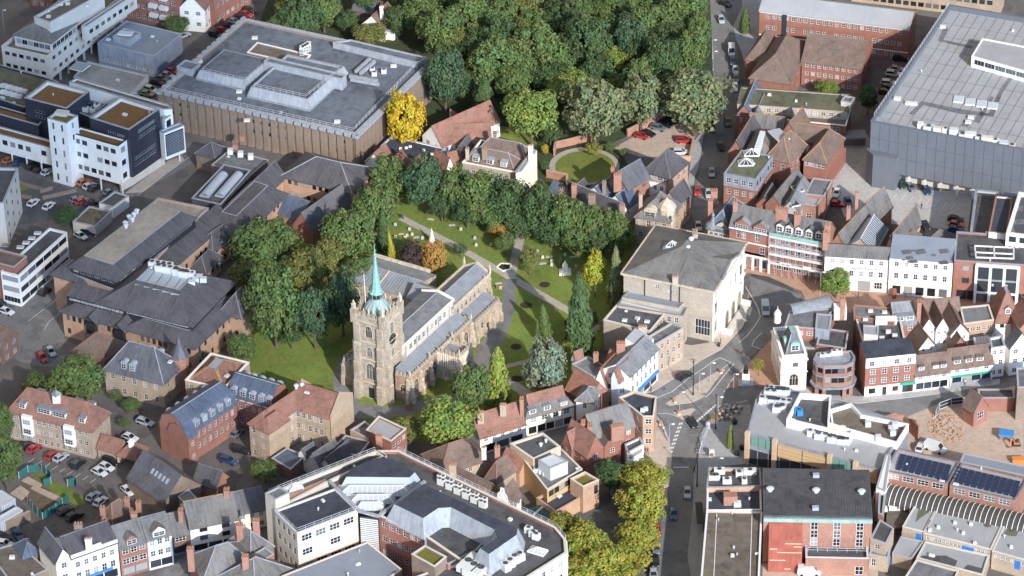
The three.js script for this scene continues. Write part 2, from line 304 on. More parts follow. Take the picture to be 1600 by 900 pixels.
// one block of a building: footprint from eave corners in photo pixels, eave height h, base b
function block(T,s){
  const pts=s.pts||footprint(s),b=s.b ?? 0,h=s.h,n=pts.length;
  if (T.userData.pending){const c=centroid(pts);T.position.set(c.x,0,c.z);delete T.userData.pending;}
  const W=s.W||'brick_red',[rt,rise=0,rm='felt',ro={}]=s.R||['flat',0.5,'felt'];
  const G=new Geo();G.ax=outN(pts,0).e.clone();
  const E=pts.map((_,i)=>outN(pts,i));
  const gax=rt==='gable'?(ro.ax ?? (E[0].len >= E[1].len?0:1)):-1;
  const spec={};(s.win||[]).forEach(([e,...r])=>(spec[e]=spec[e]||[]).push(r));
  for (let i=0;i<n;i++){
    if (s.no&&s.no.includes(i)) continue;
    const {a,b:bb,n:N,len}=E[i];
    const isG=gax >= 0&&(i % 2) !== gax;
    let apex=isG?[[len*(ro.k ?? 0.5),h+rise-0.08]]:null;
    if (isG&&ro.gambrel) apex=[[len*0.86,h+rise*0.66-.06],[len*0.5,h+rise-.06],[len*0.14,h+rise*0.66-.06]];
    wall(G,T,a,bb,N,b,h,winList(spec[i]||[],len,b,h),apex);
 }
  if (b>0.3||s.bottom) G.poly(area(pts)>0?pts.map((q)=>V(q.x,b,q.z)).reverse():pts.map((q)=>V(q.x,b,q.z)));
  part(T,'wall',G,W,s.wl);
  const at=(q,y)=>V(q.x,y,q.z),R=new Geo();R.ax=G.ax;
  const res={T,pts,E,h,rise,slope:1,gax,rt};
  if (rt==='flat'){
    const th=ro.th ?? 0.32,y=h-rise,inn=inset(pts,th);
    R.poly(area(pts)>0?inn.map((q)=>at(q,y)):inn.map((q)=>at(q,y)).reverse());part(T,'roof',R,rm);
    res.deck=y;res.inn=inn;
    if (rise>0.05){
      const I=new Geo();
      for (let i=0;i<n;i++){const j=(i+1) % n,q=[at(inn[i],y),at(inn[i],h),at(inn[j],h),at(inn[j],y)];I.poly(area(pts)>0?q.reverse():q);}
      part(T,'parapet',I,ro.pm||W);
   }
    const c=new Geo(),o2=inset(pts,-0.06),i2=inset(pts,th+0.06),ch=ro.ch ?? 0.1,F=area(pts)>0;
    for (let i=0;i<n;i++){
      const j=(i+1) % n,O=(q)=>c.poly(F?q:q.reverse());
      O([at(o2[i],h+ch),at(o2[j],h+ch),at(i2[j],h+ch),at(i2[i],h+ch)]);
      O([at(o2[i],h-.02),at(o2[j],h-.02),at(o2[j],h+ch),at(o2[i],h+ch)]);
      O([at(i2[j],h-.02),at(i2[i],h-.02),at(i2[i],h+ch),at(i2[j],h+ch)]);
   }
    part(T,'coping',c,ro.cm||'greytrim');
    const A=Math.abs(area(pts))/2;
    if (A>90&&b<9){
      const inside=(x,z)=>{let k=false;for (let i=0,j=n-1;i<n;j=i++){const P=inn[i],Q=inn[j];if ((P.z>z) !== (Q.z>z)&&x<(Q.x-P.x)*(z-P.z)/(Q.z-P.z)+P.x) k=!k;} return k;};
      const xs=inn.map((q)=>q.x),zs=inn.map((q)=>q.z);let left=Math.min(9,Math.round(A/70));
      for (let t=0;t<60&&left>0;t++){const x=rr(Math.min(...xs),Math.max(...xs)),z=rr(Math.min(...zs),Math.max(...zs));if (!inside(x,z)) continue;left--;const g=new Geo(),k=left % 3;if (k===0) g.box(V(x,y-.02,z),G.ax,V(-G.ax.z,0,G.ax.x),rr(.6,1.3),rr(.5,.9),rr(.3,.7));else g.lathe(V(x,y-.02,z),[[.14,0],[.14,.5],[.26,.55],[.2,.75],[0,.8]],7);part(T,'roof_vent',g,k===0?'unit':k===1?'galv':'greytrim');}
   }
    return res;
 }
  const ov=ro.o ?? 0.35,F=area(pts)>0,tri=(q)=>R.poly(F?q:q.reverse());
  const ridges=[],rg=(a,bq)=>ridges.push(new Geo().bar(a.clone().add(V(0,.05,0)),bq.clone().add(V(0,.05,0)),ro.rr ?? 0.09,.08));
  let half;
  if (rt==='frus'){
    const d=ro.d ?? 3,top=inset(pts,d),out=inset(pts,-ov),sl=rise/d,lo=h-ov*sl;
    for (let i=0;i<n;i++){const j=(i+1) % n;tri([at(out[i],lo),at(out[j],lo),at(top[j],h+rise),at(top[i],h+rise)]);rg(at(out[i],lo),at(top[i],h+rise));}
    fascia(R,out,lo,pts,F);part(T,'roof',R,rm);res.slope=sl;
    const C=new Geo();C.ax=G.ax;const tp=inset(top,0.02);C.poly((F?tp:tp.slice().reverse()).map((q)=>at(q,h+rise-(ro.sink ?? 0))));part(T,'flat_roof',C,ro.tm||'felt');
    if (ro.sink){const I=new Geo();for (let i=0;i<n;i++){const j=(i+1) % n,q=[at(top[i],h+rise-ro.sink),at(top[i],h+rise),at(top[j],h+rise),at(top[j],h+rise-ro.sink)];I.poly(F?q.reverse():q);} part(T,'parapet',I,ro.sm||'leadpale');}
    const cp=new Geo(),t2=inset(top,0.35);for (let i=0;i<n;i++){const j=(i+1) % n,q=[at(top[i],h+rise+.06),at(top[j],h+rise+.06),at(t2[j],h+rise+.06),at(t2[i],h+rise+.06)];cp.poly(F?q:q.reverse());}
    part(T,'coping',cp,ro.cm||'leadpale');
    res.deck=h+rise-(ro.sink ?? 0);res.top=top;
 } else if (rt==='mono'){
    const k=ro.e ?? 2,A=(i)=>pts[(k+i) % 4],hy=h+rise;
    tri([at(A(0),hy),at(A(1),hy),at(A(2),h),at(A(3),h)]);
    const g2=new Geo();g2.poly([at(A(0),h),at(A(1),h),at(A(1),hy-.02),at(A(0),hy-.02)]);g2.poly([at(A(1),h),at(A(2),h),at(A(1),hy-.02)]);g2.poly([at(A(3),h),at(A(0),h),at(A(0),hy-.02)]);
    part(T,'gable_wall',g2,W);part(T,'roof',R,rm);
 } else {
    const k=rt==='gable'?gax:(E[0].len >= E[1].len?0:1),Q=(i)=>pts[(k+i) % 4],span=E[(k+1) % 4].len,run=E[k].len;half=span/2;
    const sl=rise/half,ox=rt==='gable'?(ro.og ?? 0.2):0;res.slope=sl;
    const e=E[k].e,n2=E[k].n;
    const mid0=Q(0).clone().add(Q(3)).multiplyScalar(.5),mid1=Q(1).clone().add(Q(2)).multiplyScalar(.5);
    if (rt==='gable'){
      const kk=ro.k ?? .5,r0=Q(0).clone().lerp(Q(3),kk).addScaledVector(e,-ox),r1=Q(1).clone().lerp(Q(2),kk).addScaledVector(e,ox);
      if (ro.gambrel){
        const up=(q,f,hh)=>V(q.x,hh,q.z);
        for (const [a,b2,sg] of [[Q(0),Q(1),1],[Q(2),Q(3),-1]]){
          const ee=sg>0?e:e.clone().negate(),nn=sg>0?n2:n2.clone().negate();
          const a0=a.clone().addScaledVector(ee,-ox).addScaledVector(nn,.15),b0=b2.clone().addScaledVector(ee,ox).addScaledVector(nn,.15);
          const a1=a.clone().addScaledVector(ee,-ox).addScaledVector(nn,-span*.14),b1=b2.clone().addScaledVector(ee,ox).addScaledVector(nn,-span*.14);
          const rA=sg>0?r0:r1,rB=sg>0?r1:r0;
          tri([at(a0,h-.1),at(b0,h-.1),at(b1,h+rise*.66),at(a1,h+rise*.66)]);
          tri([at(a1,h+rise*.66),at(b1,h+rise*.66),at(rB,h+rise),at(rA,h+rise)]);
       }
        res.slope=rise*.66/(span*.14);
     } else {
        const s0=rise/(span*kk),s1=rise/(span*(1-kk));
        const a=Q(0).clone().addScaledVector(e,-ox).addScaledVector(n2,ov),b2=Q(1).clone().addScaledVector(e,ox).addScaledVector(n2,ov),c=Q(2).clone().addScaledVector(e,ox).addScaledVector(n2,-ov),d=Q(3).clone().addScaledVector(e,-ox).addScaledVector(n2,-ov);
        const y0=h-ov*s0,y1=h-ov*s1,th=V(0,-.16,0);
        tri([at(a,y0),at(b2,y0),at(r1,h+rise),at(r0,h+rise)]);tri([at(c,y1),at(d,y1),at(r0,h+rise),at(r1,h+rise)]);
        for (const [u,w] of [[at(a,y0),at(b2,y0)],[at(b2,y0),at(r1,h+rise)],[at(r1,h+rise),at(c,y1)],[at(c,y1),at(d,y1)],[at(d,y1),at(r0,h+rise)],[at(r0,h+rise),at(a,y0)]]) R.poly([w,u,u.clone().add(th),w.clone().add(th)]);
     }
      rg(at(r0,h+rise),at(r1,h+rise));res.ridge=[at(r0,h+rise),at(r1,h+rise)];
   } else {
      const ins=Math.min(half,run/2-0.01)*(ro.hi ?? 1),r0=mid0.clone().addScaledVector(e,ins),r1=mid1.clone().addScaledVector(e,-ins);
      const out=inset(pts,-ov),lo=h-ov*sl,o=(i)=>at(out[(k+i) % 4],lo),A=at(r0,h+rise),B=at(r1,h+rise);
      tri([o(0),o(1),B,A]);tri([o(1),o(2),B]);tri([o(2),o(3),A,B]);tri([o(3),o(0),A]);
      fascia(R,out,lo,pts,F);
      [[o(0),A],[o(1),B],[o(2),B],[o(3),A],[A,B]].forEach(([u,w])=>rg(u,w));res.ridge=[A,B];
   }
    part(T,'roof',R,rm);
 }
  if (ro.rc !== 0) ridges.forEach((g)=>part(T,'ridge',g,ro.rc||'slate_pale'));
  return res;
}
function fascia(R,out,lo,pts,F){
  const n=pts.length,at=(q,y)=>V(q.x,y,q.z);
  for (let i=0;i<n;i++){const j=(i+1) % n;let q=[at(out[i],lo-.2),at(out[j],lo-.2),at(out[j],lo),at(out[i],lo)],s=[at(pts[i],lo-.2),at(pts[j],lo-.2),at(out[j],lo-.2),at(out[i],lo-.2)];R.poly(F?q:q.reverse());R.poly(F?s:s.reverse());}
}
// dormers on the roof slope above edge e of a block
function dormers(r,e,ts,o={}){
  const {T}=r,E=r.E[e],w=o.w ?? 1.3,h=o.h ?? 1.5,up=o.up ?? 0.6,sl=o.sl ?? r.slope,d0=up/sl;
  const ns=Array.isArray(ts)?ts:Array.from({length:ts},(_,i)=>(i+.5)/ts);
  for (const t of ns){
    const y=r.h+up,f=E.a.clone().addScaledVector(E.e,E.len*t).addScaledVector(E.n,-d0);f.y=y;
    const dep=Math.min((h+.35)/sl,o.dep ?? 4),B=E.n.clone().multiplyScalar(-dep),X=E.e.clone().multiplyScalar(w/2),H=V(0,h,0);
    const P=(i,yy,back)=>{const q=f.clone().addScaledVector(X,i);q.y=y+yy;if (back) q.add(B);return q;};
    const g=new Geo();
    g.poly([P(-1,-.1),P(1,-.1),P(1,h),P(-1,h)]);
    g.poly([P(-1,-.1),P(-1,h),P(-1,h,1)]);g.poly([P(1,-.1),P(1,h,1),P(1,h)]);
    const D=part(T,'dormer',g,o.m||'trim');
    const q=new Geo(),k=1.16,z=E.n.clone().multiplyScalar(.15),Pf=(i,yy)=>P(i,yy).add(z);
    if (o.r==='gable'){const ap=Pf(0,h+w*.42),ab=P(0,h+w*.42,1);q.poly([Pf(-k,h-.08),P(-k,h-.08,1),ab,ap]);q.poly([P(k,h-.08,1),Pf(k,h-.08),ap,ab]);part(D,'dormer_roof',q,o.rm||'slate');const tg=new Geo();tg.poly([P(-1,h),P(1,h),P(0,h+w*.4)]);part(D,'dormer_gable',tg,o.gm||o.m||'trim');}
    else if (o.r==='arc'){for (let a=0;a<6;a++){const A=Math.PI*a/6,C=Math.PI*(a+1)/6,pt=(t2,bk)=>{const c=P(-Math.cos(t2)*k,h-.05+Math.sin(t2)*w*.42,bk);return bk?c:c.add(z);};q.poly([pt(A),pt(A,1),pt(C,1),pt(C)]);q.poly([pt(A),pt(C),Pf(0,h-.05)]);} part(D,'dormer_roof',q,o.rm||'leadpale');}
    else {q.poly([Pf(-k,h),Pf(k,h),P(k,h+.12,1),P(-k,h+.12,1)]);q.poly([Pf(-k,h-.15),Pf(k,h-.15),Pf(k,h),Pf(-k,h)]);q.poly([Pf(-k,h-.15),Pf(-k,h),P(-k,h+.12,1)]);q.poly([Pf(k,h-.15),P(k,h+.12,1),Pf(k,h)]);part(D,'dormer_roof',q,o.rm||'lead');}
    const c=f.clone().addScaledVector(E.n,.12);c.y=y+.12;addWindow(T,c,E.n,w-.22,h-.3,o.t||'w','window',D);
 }
}
// chimney whose top is seen at pixel (x, y) at height top
function chimney(T,x,y,top,o={}){
  const c=px(x,y,top),w=o.w ?? 1.5,d=o.d ?? 0.8,H=o.H ?? 3.2,a=o.a ?? 0,u=V(Math.cos(a),0,Math.sin(a)),v=V(-Math.sin(a),0,Math.cos(a));
  const g=new Geo();g.box(V(c.x,top-H,c.z),u,v,w,d,H-.25);g.box(V(c.x,top-.25,c.z),u,v,w+.18,d+.18,.25,false);
  if (T.userData.pending){T.position.set(c.x,0,c.z);delete T.userData.pending;}
  const C=part(T,'chimney',g,o.m||'brick_orange');
  const n=o.n ?? Math.max(1,Math.round(w/.55));
  for (let i=0;i<n;i++){const q=c.clone().addScaledVector(u,(i-(n-1)/2)*(w/n));const l=new Geo();l.lathe(V(q.x,top,q.z),[[.17,0],[.14,.45],[.19,.5],[.13,.52],[0,.4]],7);part(C,'chimney_pot',l,'pot');}
}
// small plant box on a flat roof
function unit(T,x,y,h,sx,sz,sy,o={}){
  const c=px(x,y,h),a=o.a ?? 0,u=V(Math.cos(a),0,Math.sin(a)),v=V(-Math.sin(a),0,Math.cos(a)),g=new Geo();
  g.box(V(c.x,h-.02,c.z),u,v,sx,sz,sy);
  const k=part(T,o.name||'plant_unit',g,o.m||'unit');
  if (o.fans) for (let i=0;i<o.fans;i++){const q=c.clone().addScaledVector(u,(i-(o.fans-1)/2)*sx/o.fans),l=new Geo(),r=Math.min(sx/o.fans,sz)*.36;l.lathe(V(q.x,h+sy-.02,q.z),[[r,0],[r,.12],[r*.8,.12],[r*.8,.03],[0,.03]],10);part(k,'fan',l,'grille');}
  if (o.lou){const l=new Geo();for (let i=0;i<o.lou;i++){const q=c.clone().addScaledVector(v,sz/2+.02);l.box(V(q.x,h+.15+(sy-.3)*i/o.lou,q.z),u,v,sx*.85,.05,(sy-.3)/o.lou*.55,false);} part(k,'louvre',l,'grille');}
  return k;
}
function cowl(T,x,y,h,r=.35,H=.7,m='galv'){const c=px(x,y,h),l=new Geo();l.lathe(V(c.x,h,c.z),[[r*.6,0],[r*.6,H*.6],[r,H*.65],[r,H*.8],[r*.5,H],[0,H]],9);part(T,'roof_vent',l,m);}
function rooflight(T,x,y,h,sx,sz,o={}){
  const c=px(x,y,h),a=o.a ?? 0,u=V(Math.cos(a),0,Math.sin(a)),v=V(-Math.sin(a),0,Math.cos(a)),g=new Geo();
  g.box(V(c.x,h-.02,c.z),u,v,sx,sz,.35);const K=part(T,'rooflight',g,'trim');
  const q=[[-1,-1],[1,-1],[1,1],[-1,1]].map(([i,j])=>V(c.x,h+.36,c.z).addScaledVector(u,i*(sx/2-.12)).addScaledVector(v,j*(sz/2-.12))),l=new Geo();
  if (o.pyr){const ap=V(c.x,h+.36+o.pyr,c.z);const b=new Geo();for (let i=0;i<4;i++){l.poly([q[(i+1) % 4],q[i],ap]);b.bar(q[i],ap,.07);for (const f of [.33,.66]) b.bar(q[i].clone().lerp(q[(i+1) % 4],f),ap,.05);} part(K,'pane',l,o.g||'skyglass');part(K,'glazing_bar',b,'trim');}
  else {l.poly([q[3],q[2],q[1],q[0]]);part(K,'pane',l,o.g||'skyglass');}
}
function railing(T,pts,y,m='galv'){
  const g=new Geo();const q=pts.map(([a,b])=>px(a,b,y));
  for (let i=0;i+1<q.length;i++){
    const A=q[i],B=q[i+1],L=A.distanceTo(B),n=Math.max(1,Math.round(L/2));
    for (const hh of [.55,1.1]) g.bar(A.clone().add(V(0,hh,0)),B.clone().add(V(0,hh,0)),.03);
    for (let k=0;k <= n;k++){const c=A.clone().lerp(B,k/n);g.bar(c,c.clone().add(V(0,1.1,0)),.03);}
 }
  part(T,'railing',g,m);
}
// row of boxes (piers, ribs, merlons) along the straight line a-b, standing proud along n
function row(T,name,a,b,n,count,w,d,y0,y1,m,off=0,ends=false){
  const e=b.clone().sub(a).normalize(),L=a.distanceTo(b);
  const g0=new Geo();g0.box(V(0,0,0),V(1,0,0),V(0,0,1),w,d,y1-y0,false);const geo=g0.build(),ang=Math.atan2(n.x,n.z);
  for (let i=0;i<count;i++){
    const t=ends?i/(count-1):(i+.5)/count,c=a.clone().addScaledVector(e,L*t).addScaledVector(n,off),k=shade(new THREE.Mesh(geo,M(m)));
    k.name=name;k.position.set(c.x-T.position.x,y0-T.position.y,c.z-T.position.z);k.rotation.y=ang;T.add(k);
 }
}
const flatsheet=(pts,y)=>{const g=new Geo();const q=pts.map((p)=>V(p.x,y,p.z));g.poly(area(q)>0?q:q.reverse());return g;};
const pxs=(a,h=0)=>a.map(([x,y])=>px(x,y,h));
function sheet(name,pts,y,m){const q=pxs(pts);return solo(name,flatsheet(q,y),m,V(0,0,0),null,null,null,'structure');}
function slabUp(name,pts,y,m){
  const q=pxs(pts),g=new Geo();g.prism(q,-0.05,y);return solo(name,g,m,V(0,0,0),null,null,null,'structure');
}
function stripPts(line,w){
  const q=pxs(line),L=[],Rr=[];
  q.forEach((p,i)=>{const a=q[Math.max(0,i-1)],b=q[Math.min(q.length-1,i+1)],e=b.clone().sub(a).setY(0).normalize(),n=V(e.z,0,-e.x).multiplyScalar((Array.isArray(w)?w[i]:w)/2);L.push(p.clone().add(n));Rr.unshift(p.clone().sub(n));});
  return [...L,...Rr];
}
function strip(name,line,w,y,m){return solo(name,flatsheet(stripPts(line,w),y),m,V(0,0,0),null,null,null,'structure');}
// ---------- ground, roads, pavements, lawns ----------
{
  const g=new Geo();g.poly([V(-4000,-.02,3000),V(4000,-.02,3000),V(4000,-.02,-6000),V(-4000,-.02,-6000)]);
  solo('ground',g,'asphalt_warm',V(0,0,0),null,null,null,'structure');
}
// churchyard and wooded gardens
sheet('churchyard_lawn',[[370,600],[360,470],[430,380],[560,270],[640,240],[880,290],[1000,350],[975,430],[960,520],[905,590],[820,640],[700,690],[600,690],[545,640]],0.02,'grass');
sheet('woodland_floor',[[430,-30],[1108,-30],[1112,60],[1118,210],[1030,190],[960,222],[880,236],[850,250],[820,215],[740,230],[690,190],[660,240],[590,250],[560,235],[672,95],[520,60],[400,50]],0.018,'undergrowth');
sheet('round_lawn',Array.from({length:36},(_,i)=>{const a=i/36*2*Math.PI;return [914+47*Math.cos(a),261+25*Math.sin(a)];}),0.045,'grass_lit');
sheet('garden_path',Array.from({length:36},(_,i)=>{const a=i/36*2*Math.PI;return [913+55*Math.cos(a),260+29.5*Math.sin(a)];}),0.035,'pathm');
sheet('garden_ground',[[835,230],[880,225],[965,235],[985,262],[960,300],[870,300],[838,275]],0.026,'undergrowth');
sheet('garden_lawn',[[735,190],[835,205],[840,232],[775,212],[738,214]],0.03,'grass_lit');
sheet('car_park',[[958,232],[1040,184],[1085,196],[1084,245],[1000,245]],0.026,'yard');
// roads
const ROADY=0.006;
sheet('road',[[1106,-30],[1166,-30],[1150,60],[1160,140],[1152,190],[1128,300],[1112,345],[1140,420],[1205,430],[1252,460],[1242,500],[1170,560],[1180,610],[1345,622],[1600,588],[1620,600],[1620,618],[1450,650],[1340,660],[1165,640],[1110,660],[1088,700],[1084,760],[1082,920],[1008,920],[1022,860],[1044,770],[1040,720],[1044,690],[1036,655],[1020,640],[1024,600],[1100,550],[1160,520],[1175,470],[1165,380],[1085,350],[1080,330],[1092,270],[1103,205],[1114,120],[1112,60]],ROADY,'road');
slabUp('pavement',[[1156,-20],[1200,-20],[1188,50],[1166,110],[1158,80],[1150,62],[1146,40],[1160,10]],0.11,'pave_grey');
slabUp('pavement',[[1084,222],[1101,200],[1092,262],[1086,275],[1076,345],[1066,345],[1078,262]],0.11,'pave_grey');
slabUp('pavement',[[1104,356],[1120,395],[1160,425],[1200,432],[1252,455],[1262,478],[1310,488],[1620,505],[1620,460],[1390,452],[1290,430],[1210,425],[1150,412],[1108,345]],0.11,'pave_pink');
slabUp('pavement',[[1106,536],[1168,470],[1172,440],[1166,500],[1160,512],[1128,546],[1098,562],[1066,584],[1020,612],[1002,616],[1010,600],[1040,555],[1045,535],[1080,540]],0.11,'pave');
slabUp('pavement',[[1136,607],[1172,566],[1205,530],[1212,560],[1222,606],[1182,602]],0.11,'pave_pink');
slabUp('pavement',[[1022,650],[1034,660],[1046,688],[1050,715],[1046,760],[1030,765],[1020,720],[1005,705],[1010,690]],0.11,'pave');
slabUp('pavement',[[1096,700],[1092,680],[1112,650],[1135,632],[1172,634],[1175,650],[1168,725],[1106,730],[1103,800],[1098,900],[1080,905],[1074,870],[1083,790],[1084,740]],0.11,'pave_grey');
slabUp('pavement',[[1222,606],[1262,604],[1340,620],[1450,608],[1562,592],[1562,601],[1450,618],[1340,631],[1262,617],[1222,612]],0.11,'slab');
slabUp('traffic_island',[[1040,631],[1052,622],[1126,577],[1133,578],[1122,590],[1100,620],[1082,629],[1046,634]],0.11,'pave');
slabUp('traffic_island',[[1051,645],[1082,638],[1087,640],[1072,655],[1066,656]],0.11,'pave');
sheet('yard',[[1300,290],[1318,215],[1350,205],[1420,297],[1600,300],[1600,312],[1520,300],[1512,362],[1395,350],[1320,340]],0.008,'concreteyard');
sheet('yard',[[1380,700],[1420,650],[1480,625],[1600,600],[1600,745],[1500,722]],0.02,'yard');
sheet('yard',[[1190,930],[1192,880],[1372,880],[1372,930]],0.02,'yard');
// car parks and lanes on the west side
sheet('parking_court',[[0,705],[20,690],[150,715],[195,660],[240,640],[262,660],[250,700],[205,760],[205,790],[160,800],[115,770],[40,735]],0.01,'asphalt_warm');
sheet('courtyard',[[296,728],[345,690],[355,665],[385,670],[395,700],[400,725],[350,745]],0.012,'asphalt_warm');
sheet('lane',[[-20,500],[40,470],[85,432],[102,440],[100,530],[160,560],[140,575],[60,572],[30,565],[-20,520]],0.008,'road');
sheet('lane',[[205,310],[300,255],[330,232],[286,222],[262,250],[200,296]],0.008,'road');
slabUp('pavement',[[196,302],[262,252],[284,244],[288,250],[224,300]],0.11,'pave');
sheet('high_street',[[180,935],[268,882],[300,862],[370,838],[372,846],[300,885],[240,930]],0.012,'road');
sheet('yard',[[-20,300],[40,270],[120,300],[180,322],[120,345],[70,345],[-20,360]],0.008,'asphalt');
sheet('lawn',[[-20,278],[20,276],[52,292],[10,306],[-20,306]],0.02,'grass');
sheet('lane',[[640,730],[745,702],[900,660],[945,640],[955,655],[880,690],[720,735],[650,745]],0.012,'road');
sheet('yard',[[860,800],[935,760],[960,720],[1005,705],[1040,765],[1020,860],[900,900]],0.014,'asphalt');
sheet('excavation_ground',[[14,772],[45,740],[100,760],[112,780],[70,812],[50,790]],0.016,'soil');
sheet('grass_bank',[[48,742],[62,738],[128,775],[134,788],[118,790],[92,776]],0.024,'grass');
// churchyard paths
strip('path',[[626,340],[708,382],[795,432],[868,474],[935,512]],[2.2,2.2,2.4,2.4,2],0.034,'pathm');
strip('path',[[815,360],[808,392],[797,436]],2.4,0.038,'pathm');
strip('path',[[797,436],[795,470],[786,505],[762,548],[752,585],[700,640],[640,668]],[3.4,3.4,4,5.5,5,4,4],0.042,'road');
strip('path',[[545,640],[600,645],[640,640],[700,620]],[7,5,4,4],0.046,'road');
strip('path',[[536,560],[530,590],[545,640]],[2.5,3,6],0.05,'road');
strip('path',[[768,578],[843,560],[935,512]],1.6,0.030,'pathm');
strip('path',[[785,590],[830,620],[890,625]],3,0.03,'slab');
// painted road lines (worn white)
function lines(name,arr,w=.16){for (const l of arr) solo(name,flatsheet(stripPts(l,w),ROADY+.006),'line',V(0,0,0),null,null,null,'structure');}
lines('road_marking',[[[1026,622],[1050,612],[1075,592],[1100,575],[1116,563],[1125,559]],[[1125,559],[1142,566]],[[1142,566],[1124,580],[1092,600],[1076,610]],[[1147,568],[1132,586],[1112,612],[1102,621]],[[1162,576],[1145,592],[1131,613]],[[1155,535],[1168,524],[1180,508],[1188,495],[1184,480],[1165,448]],[[1175,540],[1178,532],[1190,520]],[[1174,540],[1190,546]],[[1120,636],[1138,630]],[[1122,640],[1148,636]],[[1150,630],[1168,626]],[[1068,655],[1056,650],[1044,646],[1028,646]]]);
lines('road_marking',[[[1052,730],[1076,730]],[[1248,632],[1290,640]],[[1040,560],[1041,561]]],.3);
for (let i=0;i<8;i++){const t=i/8,x=1066-18*t,y=660+50*t;lines('road_marking',[[[x,y],[x-1.2,y+3.4]],[[x-3.4,y+.6],[x-4.6,y+4]]],.35);}
for (let i=0;i<10;i++){const t=i/10;lines('road_marking',[[[1119-35*t,632+30*t],[1117-35*t,634.6+30*t]]],.5);}
lines('parking_bay_line',Array.from({length:7},(_,i)=>[[1005-i*5.4+0,222+i*2],[992-i*5.4,229+i*2]]),.12);
lines('parking_bay_line',Array.from({length:8},(_,i)=>[[1402+i*13,302+i*2.2],[1394+i*13,312+i*2.2]]),.12);
lines('parking_bay_line',Array.from({length:9},(_,i)=>[[54+i*12,716+i*4],[45+i*12,722+i*4]]),.12);
lines('road_marking',[[[214,306],[262,270],[300,242]],[[44,502],[86,470],[92,458]],[[69,516],[76,503],[98,486]]],.12);
// kerb beds in the churchyard
for (const [x,y,w,h] of [[851,445,17,9],[822,477,19,10],[806,542,17,10],[808,592,19,10],[928,490,10,6]]) sheet('flower_bed',Array.from({length:18},(_,i)=>{const a=i/9*Math.PI;return [x+w/2*Math.cos(a),y+h/2*Math.sin(a)];}),0.055,'bed');
// ---------- buildings: north-west ----------
{// white concrete office with set-back penthouse
  const T=bld('office_building','white concrete office block on stilts with set-back glazed penthouse','office building');
  block(T,{p:[[2,72],[74,88],[200,-10]],h:10.4,b:3,W:'concrete',R:['flat',.9,'felt_brown',{cm:'concrete'}],win:[[0,2,6,1.5,1.1,'d'],[1,2,13,1.5,1.1,'d']]});
  block(T,{p:[[22,53],[80,66],[127,36]],h:13.2,b:9.4,W:'concrete',R:['frus',2.2,'slate_brown',{d:4,tm:'felt_mid'}],win:[[0,1,6,2.6,1.5,'g'],[1,1,6,2.6,1.5,'g']]});
  block(T,{p:[[53,26],[78,35],[150,-16]],h:17.5,b:12,W:'concrete',R:['flat',.8,'felt_brown']});
  block(T,{p:[[127,40],[134,42],[200,-14]],h:13.6,b:9,W:'concrete',R:['flat',.3,'felt_mid'],win:[[1,1,8,1.6,1.2,'d']]});
  const q=footprint({p:[[2,72],[74,88],[200,-10]],h:10.4});row(T,'column',q[0].clone().setY(0),q[1].clone().setY(0),outN(q,0).n,6,.5,.5,0,3.02,'greyrender',-.6);row(T,'column',q[1].clone().setY(0),q[2].clone().setY(0),outN(q,1).n,10,.5,.5,0,3.02,'greyrender',-.6);
  for (const [x,y] of [[95,8],[106,7],[137,10],[75,18],[76,27]]) unit(T,x,y,16.7,1.2,.9,.6);
}
{
  const T=bld('office_annexe','grey zinc clad annexe with flat roof and raised rooflight','office building');
  block(T,{p:[[152,67],[240,88],[272,50]],h:6.6,b:0,W:'zinc',R:['flat',.25,'felt_blue',{cm:'leadpale'}],win:[[0,1,16,1.1,.9,'w',{y0:0.4,y1:3}]]});
  const r=block(T,{p:[[176,57],[202,64],[216,50]],h:8,b:6.2,W:'leadpale',R:['flat',.2,'felt_blue']});
  rooflight(T,196,53,7.8,4,2.2,{a:.2});
  block(T,{p:[[137,96],[232,118],[203,147],[115,120]],h:2.9,W:'concrete',R:['flat',.3,'gravelgrey']});
  block(T,{p:[[108,106],[128,111],[135,99]],h:3.6,b:3.2,W:'white',R:['flat',.1,'felt_pale'],bottom:1});
}
{// red brick flats along the top
  const T=bld('apartment_block','red brick flats with stacked white balconies','apartment block');
  const r=block(T,{gd:1,p:[[190,26],[282,48],[300,30]],h:13,W:'brick_red',R:['gable',4,'tile_brown'],win:[[0,4,9,1.3,1.2,'w']]});
  for (const t of [.58,.76]) for (const y of [2.8,5.8,8.8]){const E=r.E[0],c=E.a.clone().addScaledVector(E.e,E.len*t).addScaledVector(E.n,.6),g=new Geo();g.box(V(c.x,y,c.z),E.e,E.n,2.6,1.2,1.1,false);part(T,'balcony',g,'trim');}
  const U=bld('house','white rendered gable end house with brick base beside brick flats','house');
  block(U,{gd:1,p:[[283,47],[322,51],[336,39]],h:7.4,W:'white',R:['gable',4,'tile',{ax:1}],win:[[0,2,2,1.4,1.2,'w',{y0:.8}],[1,2,2,1.2,1.2,'w']]});
  const W2=bld('apartment_block','long red brick terrace beside the row of parked cars','apartment block');
  block(W2,{gd:1,p:[[336,42],[392,6],[380,-6]],h:8,W:'brick_red',R:['gable',4,'tile',{}],win:[[0,2,7,1.3,1.2,'w']]});
  const S=bld('brick_house','dark brick building by the road behind the white office','building');
  block(S,{gd:1,p:[[50,12],[84,18],[90,0]],h:7,W:'brick_red',R:['hip',3,'tile_brown'],win:[[0,2,3,1.2,1.3,'w']]});
}
